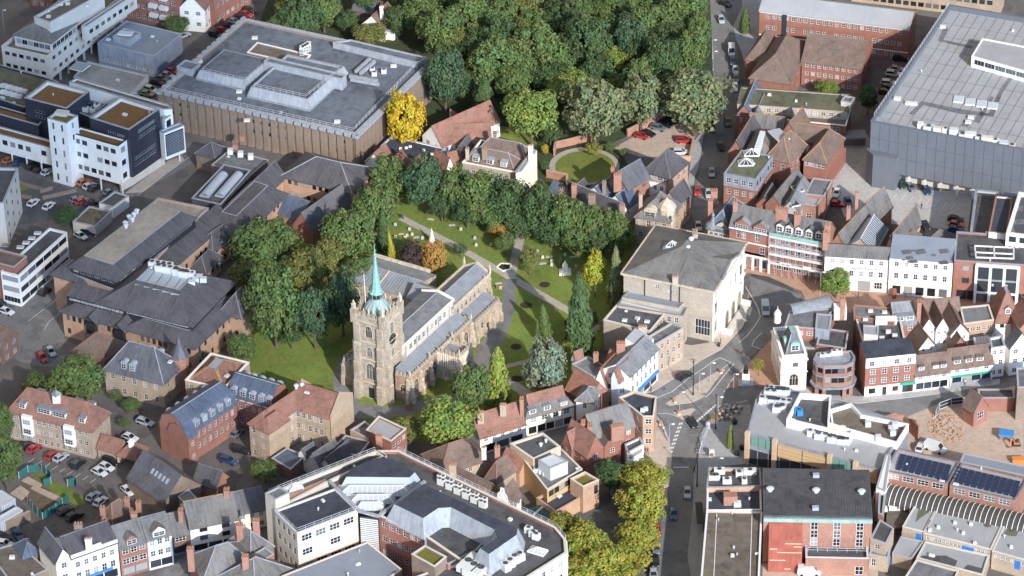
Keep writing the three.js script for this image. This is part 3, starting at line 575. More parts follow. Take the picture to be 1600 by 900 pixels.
{// fluted brick building:fluted brown brick,stepped flat roofs with lead copings
  const T=bld('fluted_brick_building','large brown fluted brick building with stepped flat roofs','building');
  const r=block(T,{p:[[250,142],[557,211],[667,90]],h:10.8,W:'brick_brown',R:['flat',.7,'felt_court',{cm:'leadpale',ch:.25,th:.9}],win:[[0,2,24,.9,1.0,'n',{y0:3.4,y1:9.4}],[1,1,6,.9,1,'n',{y0:6,y1:9}]]});
  for (const [e,n] of [[0,25],[1,22],[3,18]]){const E=r.E[e];row(T,'pier',E.a,E.b,E.n,n,1.5,.4,0,10.1,'brick_brown',.18,true);row(T,'lead_cap',E.a,E.b,E.n,n,1.8,.8,10.1,11.0,'leadpale',.3,true);}
  block(T,{p:[[310,176],[404,199],[409,192]],h:6.2,W:'brick_brown',R:['flat',.5,'felt_mid',{cm:'leadpale',ch:.3}],win:[[0,1,9,.7,1.4,'n',{y0:3}]]});
  block(T,{p:[[306,122],[384,140],[430,104]],h:10.6,b:10,W:'leadpale',R:['frus',2.2,'leadpale',{d:.9,o:0,tm:'felt_court'}]});
  railing(T,[[318,112],[384,128],[418,101]],12.8);
  block(T,{p:[[276,104],[300,110],[312,99]],h:12,b:10,W:'leadpale',R:['flat',.3,'felt_court',{cm:'leadpale'}]});
  block(T,{p:[[386,150],[484,172],[546,116]],h:10.6,b:10,W:'leadpale',R:['frus',2.6,'leadpale',{d:.9,o:0,tm:'felt_court',sink:.9}]});
  block(T,{p:[[412,96],[534,124],[541,117],[420,89]],h:14,b:10.6,W:'leadpale',R:['flat',.3,'felt_court',{cm:'leadpale'}]});
  block(T,{p:[[386,82],[470,101],[486,86],[402,66]],h:10.5,b:10,W:'leadpale',R:['flat',.3,'felt_brown',{cm:'whitestone'}]});
  block(T,{p:[[520,66],[652,98],[668,90],[548,62]],h:11.9,b:10,W:'leadpale',R:['flat',.3,'felt_court',{cm:'leadpale'}]});
  for (const i of [0,1,2,3]) unit(T,472+i*3.6,84-i*2,10.3,1.2,2,2.2,{lou:4});
  for (const [x0,y0,x1,y1] of [[548,124,592,132],[546,119,590,127],[556,112,578,92],[563,115,585,96]]){const g=new Geo();g.bar(px(x0,y0,11.2),px(x1,y1,11.2),.4);part(T,'duct',g,'leadpale');}
  for (const [x,y] of [[582,112],[600,114],[585,118]]) unit(T,x,y,10.2,1.4,1.2,1.2,{m:'galv',fans:1});
  for (const [x,y] of [[615,104],[527,191],[463,100],[374,144],[398,60],[386,189],[312,97]]) unit(T,x,y,10.15,1.6,1.2,.5);
  railing(T,[[255,139],[552,206]],10.1);railing(T,[[398,136],[478,153],[530,112]],13.2);railing(T,[[552,206],[655,98]],10.1);
}
{// clinic:black clad boxes over a white base
  const T=bld('clad_building','modern white and black clad block with sedum roofs and stair tower','building');
  block(T,{p:[[140,184],[201.3,203.3],[252,171.3]],h:17.2,b:3,W:'darkpanel',R:['flat',1,'sedum',{cm:'leadpale',pm:'trim',th:.5}],win:[[0,1,2,2.4,1.6,'g',{y0:13,y1:15.6,s:[.55,.78]}],[1,2,1,7,.9,'g',{y0:12.2,y1:15.8,s:[.55]}],[1,2,1,9,.9,'g',{y0:5.2,y1:8.8,s:[.45]}]]});
  block(T,{p:[[111.5,208],[184.4,228.5],[199.5,218.5]],h:14.2,b:2.7,W:'white',R:['flat',.6,'sedum',{cm:'darktrim'}],win:[[0,3,6,1.6,1.4,'d',{skip:.15}],[1,3,1,1.8,1.6,'d']]});
  block(T,{p:[[74,184.5],[104,193],[124,181]],h:19,W:'white',R:['flat',.5,'moss',{cm:'zinc'}],win:[[0,5,2,.6,1.9,'d'],[1,2,1,.8,1.6,'d',{y0:12}]]});
  unit(T,97,179,18.5,3.4,2.2,.9,{m:'concrete',a:.3});
  block(T,{p:[[38,153],[104,170],[141,143]],h:17.2,b:3,W:'darkpanel',R:['flat',1,'sedum',{cm:'leadpale',pm:'trim',th:.5}],win:[[0,1,1,3,.8,'g',{y0:13,y1:15,s:[.35]}],[0,1,1,3,.8,'g',{y0:11.6,y1:13.4,s:[.35]}]]});
  block(T,{p:[[-40,199],[78,231],[92,222]],h:8,b:2.7,W:'white',R:['flat',.5,'sedum',{cm:'zinc'}],win:[[0,1,9,1.6,1.5,'d',{y0:3.6,skip:.2}]]});
  block(T,{p:[[-40,168],[60,196],[70,186],[-40,155]],h:11,b:6,W:'darkpanel',R:['flat',.5,'sedum']});
  block(T,{p:[[-40,142],[38,168],[92,128],[70,120],[-40,90]],h:12,b:3,W:'darkpanel',R:['flat',.6,'felt_green',{cm:'zinc'}]});
  block(T,{p:[[104,168],[140,183],[172,158],[120,133]],h:13.2,b:3,W:'darkpanel',R:['flat',.4,'felt_mid']});
  block(T,{p:[[108,128],[256,171],[269,170.5],[262,163],[120,122]],h:16.4,b:3,W:'white',R:['flat',.4,'felt_brown',{cm:'leadpale'}]});
  for (let i=0;i<6;i++) unit(T,122+i*6,172-(i % 2)*7+i*.8,12.9,1.6,1.3,1.3,{m:i % 3?'unit':'solar',fans:1,a:.3});
  for (let i=0;i<9;i++) unit(T,6+(i % 5)*8,136+Math.floor(i/5)*10+(i % 5)*2.2,11.4,1.7,1.2,.9,{a:.3,m:i % 2?'unit':'galv'});
  block(T,{p:[[249,204],[256,208.5],[281,192]],h:11.8,b:3.8,W:'white',R:['flat',.2,'zinc',{cm:'zinc'}],win:[[1,1,1,6,6.6,'D',{y0:4}]]});
  const E=outN(footprint({p:[[249,204],[256,208.5],[281,192]],h:11.8}),1);row(T,'louvre',E.a.clone().lerp(E.b,.52),E.a.clone().lerp(E.b,.53),E.n,1,.01,.01,4,4.01,'darktrim');
  for (let i=0;i<14;i++) row(T,'louvre',E.a.clone().lerp(E.b,.5),E.a.clone().lerp(E.b,.51),E.n,1,5.4,.08,4.7+i*.45,4.85+i*.45,'zinc',.02);
  block(T,{p:[[253,184],[257,187],[270,178],[269,171]],h:14.6,b:11,W:'white',R:['flat',.2,'zinc'],win:[[1,1,1,2.2,2,'D']]});
  for (const [x,y] of [[281,252],[192,303],[159,298],[84,262],[66,268],[43,262],[20,255]]){const c=px(x,y,0),g=new Geo();g.lathe(c,[[.22,0],[.22,3.9]],8);part(T,'column',g,'trim');}
  const g=new Geo();g.prism(pxs([[188,300],[207,290],[258,256],[250,250],[196,286]]),0,3,false);part(T,'base_wall',g,'concrete');
}
// ---------- buff police station range with slate roofs ----------
{
  const T=bld('office_complex','sprawling buff brick complex with dark slate roofs and rooftop plant','office building');
  const r1=block(T,{p:[[97,483],[196,511],[210,500]],d:10,h:7.7,W:'brick_pink',R:['frus',1.5,'slate_purple',{d:3.2,o:.8,tm:'slate_purple',rc:0}],win:[[0,2,10,1,1.5,'d',{skip:.12}]]});
  const r3=block(T,{p:[[195,511],[303,541],[393,468]],h:7.7,W:'brick_pink',R:['frus',1.5,'slate_purple',{d:3.2,o:.8,tm:'slate_purple',rc:0}],win:[[0,2,11,1,1.5,'d',{skip:.12}],[1,2,8,1,1.5,'d',{skip:.25}]]});
  block(T,{p:[[104,462],[196,486],[206,474]],d:4.2,h:10.2,b:7,W:'darktrim',R:['mono',1.6,'slate_purple',{e:2}],win:[[0,1,14,.9,.6,'W',{y0:9,y1:10}]]});
  block(T,{p:[[152,472],[300,508],[386,444]],h:10.6,b:7,W:'darktrim',R:['frus',4,'slate_purple',{d:7,o:.45,tm:'gravelgrey',sink:1,rc:'slate_purple'}],win:[[0,1,24,.9,.6,'W',{y0:9.3,y1:10.3}]]});
  for (const [x,y] of [[175,497],[217,511]]){const g=new Geo(),c=px(x,y+18,0),E=r1.E[0];const q=E.a.clone().addScaledVector(E.e,E.e.dot(c.clone().sub(E.a)));g.box(V(q.x,3.6,q.z).addScaledVector(E.n,.5),E.e,E.n,2.6,1.4,3.2,false);part(T,'oriel',g,'darktrim');const k=new Geo(),A=V(q.x,6.8,q.z);k.poly([A.clone().addScaledVector(E.e,-2.4).addScaledVector(E.n,1.6),A.clone().addScaledVector(E.n,1.6).add(V(0,2,0)),A.clone().addScaledVector(E.n,-3).add(V(0,2.6,0)),A.clone().addScaledVector(E.e,-2.4).addScaledVector(E.n,-3)]);k.poly([A.clone().addScaledVector(E.e,2.4).addScaledVector(E.n,1.6),A.clone().addScaledVector(E.e,2.4).addScaledVector(E.n,-3),A.clone().addScaledVector(E.n,-3).add(V(0,2.6,0)),A.clone().addScaledVector(E.n,1.6).add(V(0,2,0))]);part(T,'oriel_roof',k,'slate_purple');}
// rooftop plant on the front range
  const deck=13.6;
  for (let i=0;i<5;i++) unit(T,226+i*14,436+i*3.6,deck,2.2,7.2,.5,{a:.3,m:'skyglass_white',name:'plant_cover'});
  for (const [x,y,w] of [[252,420,6],[262,426,6],[283,431,4],[292,434,4]]) unit(T,x,y,deck,w,1.8,1.9,{a:.3,fans:4});
  for (const [x,y] of [[306,440],[312,436],[318,440],[300,445]]) unit(T,x,y,deck,1.6,1.2,1.2,{m:'galv'});
// corner pavilions
  block(T,{p:[[83,425],[132,439],[150,416]],h:10.8,W:'brick_pink',R:['hip',2.6,'slate_purple',{o:.8,rc:0}]});
  block(T,{p:[[350,478],[374,484],[398,462]],h:9.4,W:'brick_pink',R:['hip',3,'slate_purple',{o:1.2}],win:[[0,2,2,1,1.6,'d'],[1,2,2,1,1.6,'d']]});
// long rear range with gravel roof
  block(T,{p:[[110,414],[181,436],[287,333]],h:13.6,b:10,W:'darktrim',R:['frus',2,'slate_purple',{d:2.4,o:.5,tm:'gravel',rc:0}],win:[[0,1,6,1.6,1.2,'g',{y0:11.6}],[1,1,18,1.5,1.2,'g',{y0:11.6}]]});
  for (const [x,y] of [[196,352],[202,342],[207,346],[210,338],[214,333],[197,356]]) cowl(T,x,y,15.6,.7,1.2);
  block(T,{p:[[112,428],[187,457],[326,325],[247,309]],h:11.2,W:'brick_pink',R:['flat',.5,'gravel',{cm:'leadpale'}]});
  block(T,{p:[[243,418],[268,425],[360,340]],h:7.8,W:'brick_pink',R:['mono',3.2,'slate_purple',{e:3}],win:[[1,2,12,1,1.4,'d',{skip:.2}]]});
  block(T,{p:[[300,415],[320,420],[345,398]],h:5,W:'brick_pink',R:['hip',2.2,'slate_purple',{o:.8}],win:[[0,1,2,1.1,1.4,'d'],[1,1,3,1.1,1.4,'d']]});
  block(T,{p:[[312,378],[332,386],[360,360]],h:6.5,W:'brick_pink',R:['hip',2.6,'slate_purple',{o:.8}],win:[[0,2,2,1.1,1.4,'d'],[1,2,3,1.1,1.4,'d']]});
  block(T,{p:[[320,350],[378,366],[446,300],[392,282]],h:7.6,W:'brick_pink',R:['frus',2.6,'slate_purple',{d:3.2,o:.8,tm:'slate_purple',rc:0}],win:[[1,2,10,1,1.4,'d',{skip:.2}]]});
  block(T,{p:[[299,310],[345,320],[392,266],[350,257]],h:9,b:4,W:'slate_purple',R:['flat',.8,'felt',{cm:'leadpale'}]});
  for (const [x,y,l] of [[334,291,12],[358,291,12]]){const c=px(x,y,8.3),g=new Geo(),u=px(x+20,y-23,8.3).sub(c).setY(0).normalize(),n=V(-u.z,0,u.x);for (let k=0;k<6;k++){const A=Math.PI*k/6,B=Math.PI*(k+1)/6,P=(t,s)=>c.clone().addScaledVector(u,s*l/2).addScaledVector(n,Math.cos(t)*1.2).add(V(0,.4+Math.sin(t)*.8,0));g.poly([P(A,-1),P(A,1),P(B,1),P(B,-1)]);} g.box(c,u,n,l,2.6,.5);part(T,'barrel_rooflight',g,'skyglass_white');}
  block(T,{p:[[443,272],[548,297],[584,262]],h:7.4,W:'brick_pink',R:['hip',3.4,'slate_purple',{o:.9,rc:'leadpale'}],win:[[0,2,10,1.1,1.4,'d',{skip:.15}],[1,2,3,1.1,1.4,'d']]});
  block(T,{p:[[346,330],[372,338],[444,272],[418,262]],h:7,W:'brick_pink',R:['gable',3,'slate_purple',{ax:1,o:.8}]});
  block(T,{p:[[330,258],[392,274],[420,250]],h:6,W:'brick_brown',R:['flat',.4,'felt_mid',{cm:'leadpale'}]});
  block(T,{p:[[306,238],[336,246],[352,230]],h:5,W:'brick_brown',R:['hip',2.4,'slate_purple']});
  for (const [x,y] of [[368,232],[379,219],[360,240],[376,244],[392,248]]) unit(T,x,y,6.2,1.4,1.4,1.4,{m:y<235?'brick_orange':'unit'});
}
{// white office with ribbon windows by the west lane
  const T=bld('office_building','white three storey office with ribbon windows and black flat roof by the lane','office building');
  block(T,{p:[[1,424],[29,431],[121,367]],h:9,W:'white',R:['flat',.5,'felt',{cm:'trim'}],win:[[0,3,1,5,1.5,'g',{}],[1,3,6,5.4,1.5,'D',{m:.5}]]});
  block(T,{p:[[-40,402],[22,418],[40,400]],h:10.6,W:'brick_red',R:['flat',.6,'felt_brown']});
  for (const [x,y] of [[32,387],[41,380],[50,373],[59,365]]) rooflight(T,x,y,8.5,1.7,1.2,{a:.1,g:'skyglass_white'});
  const T2=bld('apartment_block','pale concrete block with string courses at the yard edge','apartment block');
  block(T2,{gd:1,p:[[-50,384],[13,386],[4,330]],h:13,W:'concrete',R:['flat',.6,'felt'],win:[[1,4,3,1.4,1.3,'d']]});
  const T3=bld('shed','low garage sheds beside the buff slate roofed complex','shed');
  block(T3,{gd:1,p:[[115,362],[150,370],[172,345]],h:3,W:'concrete',R:['flat',.2,'felt_brown']});
  block(T3,{gd:1,p:[[156,334],[178,341],[194,320]],h:3.2,W:'white',R:['flat',.2,'felt']});
  const T4=bld('garden_wall','low rubble garden walls and planters on the north yard','wall');
  for (const [a,b] of [[[4,300],[30,288]],[[30,288],[70,300]],[[18,306],[50,312]],[[62,302],[82,296]],[[66,312],[120,300]]]){const g=new Geo(),A=px(...a),B=px(...b);if (T4.userData.pending){T4.position.copy(A);delete T4.userData.pending;} g.bar(A.clone().add(V(0,.5,0)),B.clone().add(V(0,.5,0)),.25,.5);part(T4,'wall',g,'brick_brown');}
}
{// blue slate house and gabled hall among the trees
  const T=bld('house','blue slate roofed brick house between the buff slate roofed complex and churchyard trees','house');
  block(T,{p:[[431,331],[468,343],[492,316]],h:4,W:'brick_orange',R:['gable',3,'slate_blue',{ax:0}],win:[[0,1,1,1.5,1.2,'w']]});
  const U=bld('hall','grey slate hall with white bargeboards and brick gable behind churchyard trees','hall');
  block(U,{p:[[457,351],[488,362],[535,312]],h:4,W:'brick_red',R:['gable',4.5,'slate',{ax:1,rc:'slate_pale'}]});
  block(U,{p:[[505,345],[522,350],[530,338]],h:4,W:'brick_red',R:['gable',3.6,'slate',{ax:0}]});
}
// ---------- west: flats, school, courtyard offices ----------
{
  const T=bld('apartment_block','buff brick flats with red tiled roof, cupola and lead dormers','apartment block');
  const r=block(T,{p:[[12,641],[143,673],[177,645]],h:7.9,W:'brick_buff',R:['hip',4.6,'tile',{rc:'tile_red',hi:.8}],win:[[0,3,13,.95,1.25,'w'],[1,3,1,.9,1.2,'w',{s:[.6]}]]});
  dormers(r,0,[.16,.87],{w:1.6,h:1.5,up:.9,m:'white',rm:'lead'});dormers(r,0,[.42,.6],{w:3.4,h:1.5,up:.9,m:'white',rm:'lead',t:'W'});
  dormers(r,2,[.15,.3,.62,.75],{w:1.8,h:1.5,up:1.6,m:'white',rm:'lead'});
  for (const t of [.24,.74]){const E=r.E[0],c=E.a.clone().addScaledVector(E.e,E.len*t),g=new Geo();g.box(V(c.x,2.6,c.z).addScaledVector(E.n,.4),E.e,E.n,2.6,.9,5.4,false);const B=part(T,'bay',g,'white');for (const y of [3.2,5.8]) addWindow(T,V(c.x,y,c.z).addScaledVector(E.n,.99),E.n,2,1.3,'W','window',B);}
  const c=px(88,616,13.4),g=new Geo();g.box(V(c.x,11.4,c.z),V(1,0,0),V(0,0,1),1.7,1.7,2);part(T,'cupola',g,'white');const k=new Geo();k.lathe(V(c.x,13.4,c.z),[[1.4,0],[.5,.9],[.1,1.2],[.05,2],[0,2]],4);part(T,'cupola_roof',k,'lead');
  const U=bld('gatehouse','small tiled gatehouse with cupola at the car park corner','gatehouse');
  block(U,{p:[[152,698],[186,708],[200,692]],h:3,W:'brick_buff',R:['gable',2.2,'tile',{rc:'tile_red'}]});
  block(U,{p:[[184,709],[213,717],[231,699]],h:3,b:2.2,W:'brick_buff',R:['hip',2.6,'tile',{rc:'tile_red'}]});
  for (const [x,y] of [[186,726],[213,734],[229,716]]){const q=px(x,y,0),l=new Geo();l.box(q,V(1,0,0),V(0,0,1),.5,.5,2.3);part(U,'pier',l,'brick_buff');}
  const q=px(205,689,6),l=new Geo();l.box(V(q.x,4.6,q.z),V(1,0,0),V(0,0,1),1.2,1.2,1.2);l.lathe(V(q.x,5.8,q.z),[[1,0],[0,.9]],4);part(U,'cupola',l,'white');
}
{
  const T=bld('villa','buff brick villa with steep slate roof and conical turret','villa');
  const r=block(T,{p:[[163,575],[255,598],[288,568]],h:7.1,W:'brick_buff',R:['hip',6,'slate',{rc:'leadpale'}],win:[[0,2,5,1,1.5,'w'],[1,2,2,1,1.5,'w']]});
  dormers(r,0,[.32,.46],{w:1.5,h:1.7,up:.7,r:'arc',m:'leadpale',rm:'leadpale'});dormers(r,2,[.3,.45],{w:1.5,h:1.7,up:1.4,r:'arc',m:'leadpale'});
  const c=px(281,556,9);const g=new Geo();g.lathe(V(c.x,0,c.z),[[2,0],[2,9.2]],8);part(T,'turret',g,'brick_orange');const k=new Geo();k.lathe(V(c.x,9.2,c.z),[[2.5,0],[2.2,.4],[.9,2.6],[.12,5.2],[0,5.6]],8);part(T,'turret_roof',k,'slate');
  rooflight(T,266,566,9.6,.9,1.1,{a:.4});
  const U=bld('house','brown tiled house between the villa and the buff complex','house');
  block(U,{p:[[112,548],[163,563],[203,536]],h:5,W:'brick_red',R:['hip',4,'tile_brown',{rc:'tile'}],win:[[0,1,3,1.2,1.2,'w']]});
  const S=bld('house','red brick gabled house at the lane corner by the white office','house');
  block(S,{p:[[-34,528],[2,540],[27,520]],h:5.5,W:'brick_dark',R:['gable',4,'tile_brown',{ax:0}],win:[[1,2,2,1.2,1.3,'w'],[0,2,3,1.2,1.3,'w']]});
}
{
  const T=bld('office_building','red brick barrel gabled office with slate mansard and round dormers','office building');
  const r=block(T,{p:[[249,661],[293,682],[357,626]],h:7.6,W:'brick_red',R:['gable',4.6,'slate_blue',{ax:1,gambrel:1,rc:'leadpale'}],win:[[1,2,8,.9,1.5,'w',{y0:1.8}]]});
  dormers(r,1,[.22,.38,.54,.7,.86],{w:1.5,h:1.5,up:.7,r:'arc',m:'leadpale',rm:'leadpale'});dormers(r,3,[.1,.28,.46,.64,.82],{w:1.5,h:1.5,up:.7,r:'arc',m:'leadpale'});
  block(T,{p:[[262,671],[294,687],[304,677]],h:7,W:'brick_red',R:['gable',3.2,'slate_blue',{ax:1,gambrel:1}],win:[[1,2,1,.9,1.4,'w']]});
  const U=bld('office_building','buff office pavilion with mossy flat roof inside red tiled skirts','office building');
  block(U,{p:[[289,594],[350,609],[393,567]],h:9.6,W:'brick_buff',R:['flat',1.2,'felt_mid',{cm:'whitestone',th:.5}],win:[[0,3,4,1,1.4,'w'],[1,3,4,1,1.4,'w']]});
  block(U,{p:[[293,595],[349,608],[388,570]],h:8.6,b:8.3,W:'brick_buff',R:['frus',2.6,'tile',{d:3.6,o:0,tm:'felt_pale',rc:'tile_orange',rr:.4}]});
  rooflight(U,355,588,10,1,1.3,{a:.7});
  const S=bld('office_building','red brick range with slate mansard facing the courtyard','office building');
  const s=block(S,{p:[[357,618],[424,637],[449,612]],h:7.8,W:'brick_red',R:['gable',4.2,'slate_blue',{ax:0,gambrel:1,rc:'leadpale'}],win:[[0,2,6,1,1.6,'w'],[0,1,5,1.6,.3,'W',{y0:7,y1:7.7}]]});
  dormers(s,0,[.12,.33,.55,.76,.93],{w:1.6,h:1.6,up:.6,r:'arc',m:'leadpale',rm:'leadpale'});dormers(s,2,[.15,.35,.55,.75,.9],{w:1.6,h:1.6,up:.6,r:'arc',m:'leadpale'});
}
{
  const T=bld('office_building','L shaped buff brick block with brown tiled roof beside the cathedral lawn','office building');
  block(T,{p:[[389,660],[413,671],[478,616]],h:9.4,W:'brick_buff',R:['hip',2.6,'tile',{rc:'tile_red'}],win:[[0,3,2,.95,1.6,'w'],[1,3,8,.95,1.5,'w']]});
  block(T,{p:[[400,666],[420,675],[454,655]],h:9.3,W:'brick_buff',R:['hip',2.4,'tile',{rc:'tile_red'}],win:[[0,3,1,.95,1.6,'w',{s:[.5]}]]});
  block(T,{p:[[452,634],[514,653],[549,619]],h:9.4,W:'brick_buff',R:['gable',4.2,'tile',{ax:0,rc:'tile_red',k:.42}],win:[[0,3,5,.95,1.5,'w',{m:1.5}]]});
  const E=outN(footprint({p:[[452,634],[514,653],[549,619]],h:9.4}),1),g=new Geo();g.poly([V(E.a.x,0,E.a.z),V(E.b.x,0,E.b.z),V(E.b.x,10.6,E.b.z),E.a.clone().lerp(E.b,.42).setY(14.2),V(E.a.x,10.2,E.a.z)].map((q)=>q.addScaledVector(E.n,.35)));part(T,'gable_parapet',g,'brick_buff');
  for (const [x,y] of [[463,607],[472,605]]) cowl(T,x,y,12.6,.6,1.2);
  rooflight(T,481,613,12.2,1.2,1.4,{a:.5});
}
{
  const T=bld('hall','long black slate roofed hall with row of small skylights','hall');
  const r=block(T,{p:[[199,745],[256,785],[322,762]],h:4.4,W:'brick_brown',R:['gable',5,'slate',{ax:0,rc:'slate_brown'}]});
  const E=r.E[0];for (const t of [.42,.52,.62,.72,.82]){const c=E.a.clone().addScaledVector(E.e,E.len*t).addScaledVector(E.n,-2.6),g=new Geo(),s=2.6*r.slope,up=V(-E.n.x,r.slope,-E.n.z).normalize(),q=V(c.x,4.4+s+.08,c.z);g.poly([q.clone().addScaledVector(E.e,-.4),q.clone().addScaledVector(E.e,.4),q.clone().addScaledVector(E.e,.4).addScaledVector(up,1.3),q.clone().addScaledVector(E.e,-.4).addScaledVector(up,1.3)]);part(T,'skylight',g,'skyglass_white');}
  const U=bld('outbuilding','brick outbuilding with dark roof and orange chimney behind the hall','outbuilding');
  block(U,{p:[[302,750],[338,762],[352,742]],h:3.6,W:'brick_orange',R:['gable',3,'slate_purple',{ax:0}]});
  const W2=bld('outbuilding','grey leaded flat roof extension behind the white shop','outbuilding');
  block(W2,{p:[[278,776],[292,793],[312,783],[294,764]],h:5,W:'brick_brown',R:['flat',.1,'lead']});
}
// ---------- high street row at the bottom left ----------
{
  const T=bld('shop_house','cream stucco house with parapet pediment above a blue shopfront','shop house');
  block(T,{p:[[60,846],[87,879],[112,870]],h:9,W:'cream',R:['gable',3,'slate',{ax:0,rc:'leadpale'}],win:[[1,3,1,1.3,1.4,'w']]});
  block(T,{p:[[82,838],[111,872],[184,847]],h:9.4,W:'white',R:['gable',2.8,'slate_purple',{ax:1,rc:'slate_pale'}],win:[[1,1,5,1.1,1.5,'w',{y0:5.8,y1:8.4}],[1,1,5,1.2,1.7,'w',{y0:2.8,y1:5.4}],[1,1,3,3.2,2.1,'s',{y0:.3,y1:2.7}]]});
  chimney(T,122,818,13.4,{w:1.8,m:'brick_brown'});chimney(T,138,842,13,{w:1.4,m:'white'});
  const E=outN(footprint({p:[[82,838],[111,872],[184,847]],h:9.4}),1),g=new Geo(),c=E.a.clone().lerp(E.b,.5);g.box(V(c.x,9.3,c.z),E.e,E.n,E.len,.4,.7);g.box(V(c.x,10,c.z),E.e,E.n,3.4,.4,.7);part(T,'pediment',g,'white');
  const f=new Geo();f.box(V(c.x,2.75,c.z).addScaledVector(E.n,.1),E.e,E.n,E.len*.7,.25,.6);part(T,'shop_fascia',f,'shopblue');
  const U=bld('shop_house','brick and white half timbered shop with small gable and green fascia','shop house');
  const r=block(U,{p:[[166,826],[187,857],[229,843]],h:8,W:'brick_red',R:['gable',3.4,'slate_brown',{ax:1}],win:[[1,1,3,1.4,1.5,'W',{y0:5.5}],[1,1,3,1.6,1.5,'W',{y0:2.9,y1:5.2}],[1,1,2,3.2,1.9,'s',{y0:.3,y1:2.6}]]});
  dormers(r,1,[.45],{w:2.4,h:1.5,up:.05,r:'gable',m:'brick_red',rm:'slate_brown'});chimney(U,209,801,12.6,{w:1.4});
  const S=bld('shop_house','white rendered shop with pointed white gable and slate roof','shop house');
  const s=block(S,{p:[[212,812],[230,843],[266,830]],h:8.4,W:'white',R:['gable',3.2,'slate_brown',{ax:1}],win:[[1,1,3,1.2,1.5,'W',{y0:5.8}],[1,1,3,1.2,1.5,'W',{y0:3,y1:5.4}],[1,1,2,2.6,1.9,'s',{y0:.3,y1:2.6}]]});
  dormers(s,1,[.5],{w:2.8,h:1.4,up:.05,r:'gable',m:'white',rm:'slate_brown'});
  const X=bld('brick_house','brick house with tiled hip roof and twin chimneys behind the shops','house');
  block(X,{p:[[150,812],[176,826],[212,800]],h:7,W:'brick_dark',R:['hip',4.2,'tile_brown',{rc:'tile_orange'}]});
  for (const [x,y] of [[160,792],[163,812],[198,778],[216,784]]) chimney(X,x,y,11.6,{w:1.2});
  const Y=bld('shop_house','narrow brown brick shop between two white houses','shop house');
  block(Y,{p:[[249,808],[265,839],[297,828]],h:5.4,W:'brick_dark',R:['gable',3.4,'slate_brown',{ax:1}],win:[[1,1,1,2.4,1.4,'W',{y0:3}],[1,1,1,3.4,1.8,'s',{y0:.3,y1:2.6}]]});
  const Z=bld('shop_house','wide white gabled shop with black window surrounds and tiled roof','shop house');
  block(Z,{p:[[281,786],[297,825],[368,800]],h:7,W:'white',R:['gable',3.8,'slate_brown',{ax:1,rc:'tile_orange'}],win:[[1,2,2,1.8,1.2,'D',{y0:2.6}],[1,1,3,3,1.6,'s',{y0:.3,y1:2.4}]]});
  chimney(Z,282,796,11.5,{w:1,d:1.4});chimney(Z,354,764,12,{w:1.2,d:1.6});
  const Q=bld('shop_house','low cream cottage with slate roof beside the tall cream office','cottage');
  block(Q,{p:[[356,772],[370,803],[414,788]],h:5,W:'cream',R:['gable',3.2,'slate',{ax:1}],win:[[1,2,3,1.1,1.2,'w']]});
// corner block across the street
  const C=bld('corner_building','slate hipped brick corner building with tall chimneys across the high street','building');
  block(C,{p:[[296,868],[318,905],[400,880]],h:7,W:'brick_red',R:['hip',4.4,'slate_brown',{rc:'leadpale'}]});
  block(C,{p:[[352,848],[392,872],[424,850]],h:7,W:'brick_red',R:['hip',4,'slate_brown',{rc:'leadpale'}],win:[[0,2,3,1,1.4,'w'],[1,2,3,1,1.4,'w']]});
  block(C,{p:[[340,900],[400,930],[440,880]],h:7,W:'brick_red',R:['hip',4,'slate_brown',{rc:'leadpale'}]});
  block(C,{p:[[392,868],[404,880],[428,866],[414,855]],h:8.4,W:'brick_red',R:['flat',.2,'lead']});
  for (const [x,y] of [[297,856],[374,819],[400,812],[383,868]]) chimney(C,x,y,12.6,{w:1.4,d:1.2,H:6});
// low buildings at the edge
  const L=bld('outbuilding','low blue slate outbuilding beside the cream stucco house','outbuilding');
  block(L,{p:[[22,850],[36,870],[60,858]],h:4.4,W:'brick_brown',R:['hip',2,'slate_blue']});
  const K=bld('outbuilding','flat roofed brick workshop at the street corner','outbuilding');
  block(K,{p:[[-20,862],[20,915],[75,890],[50,868],[20,850]],h:4,W:'brick_brown',R:['flat',.2,'felt_brown']});
  unit(K,19,872,3.8,1.2,.9,.6);
}
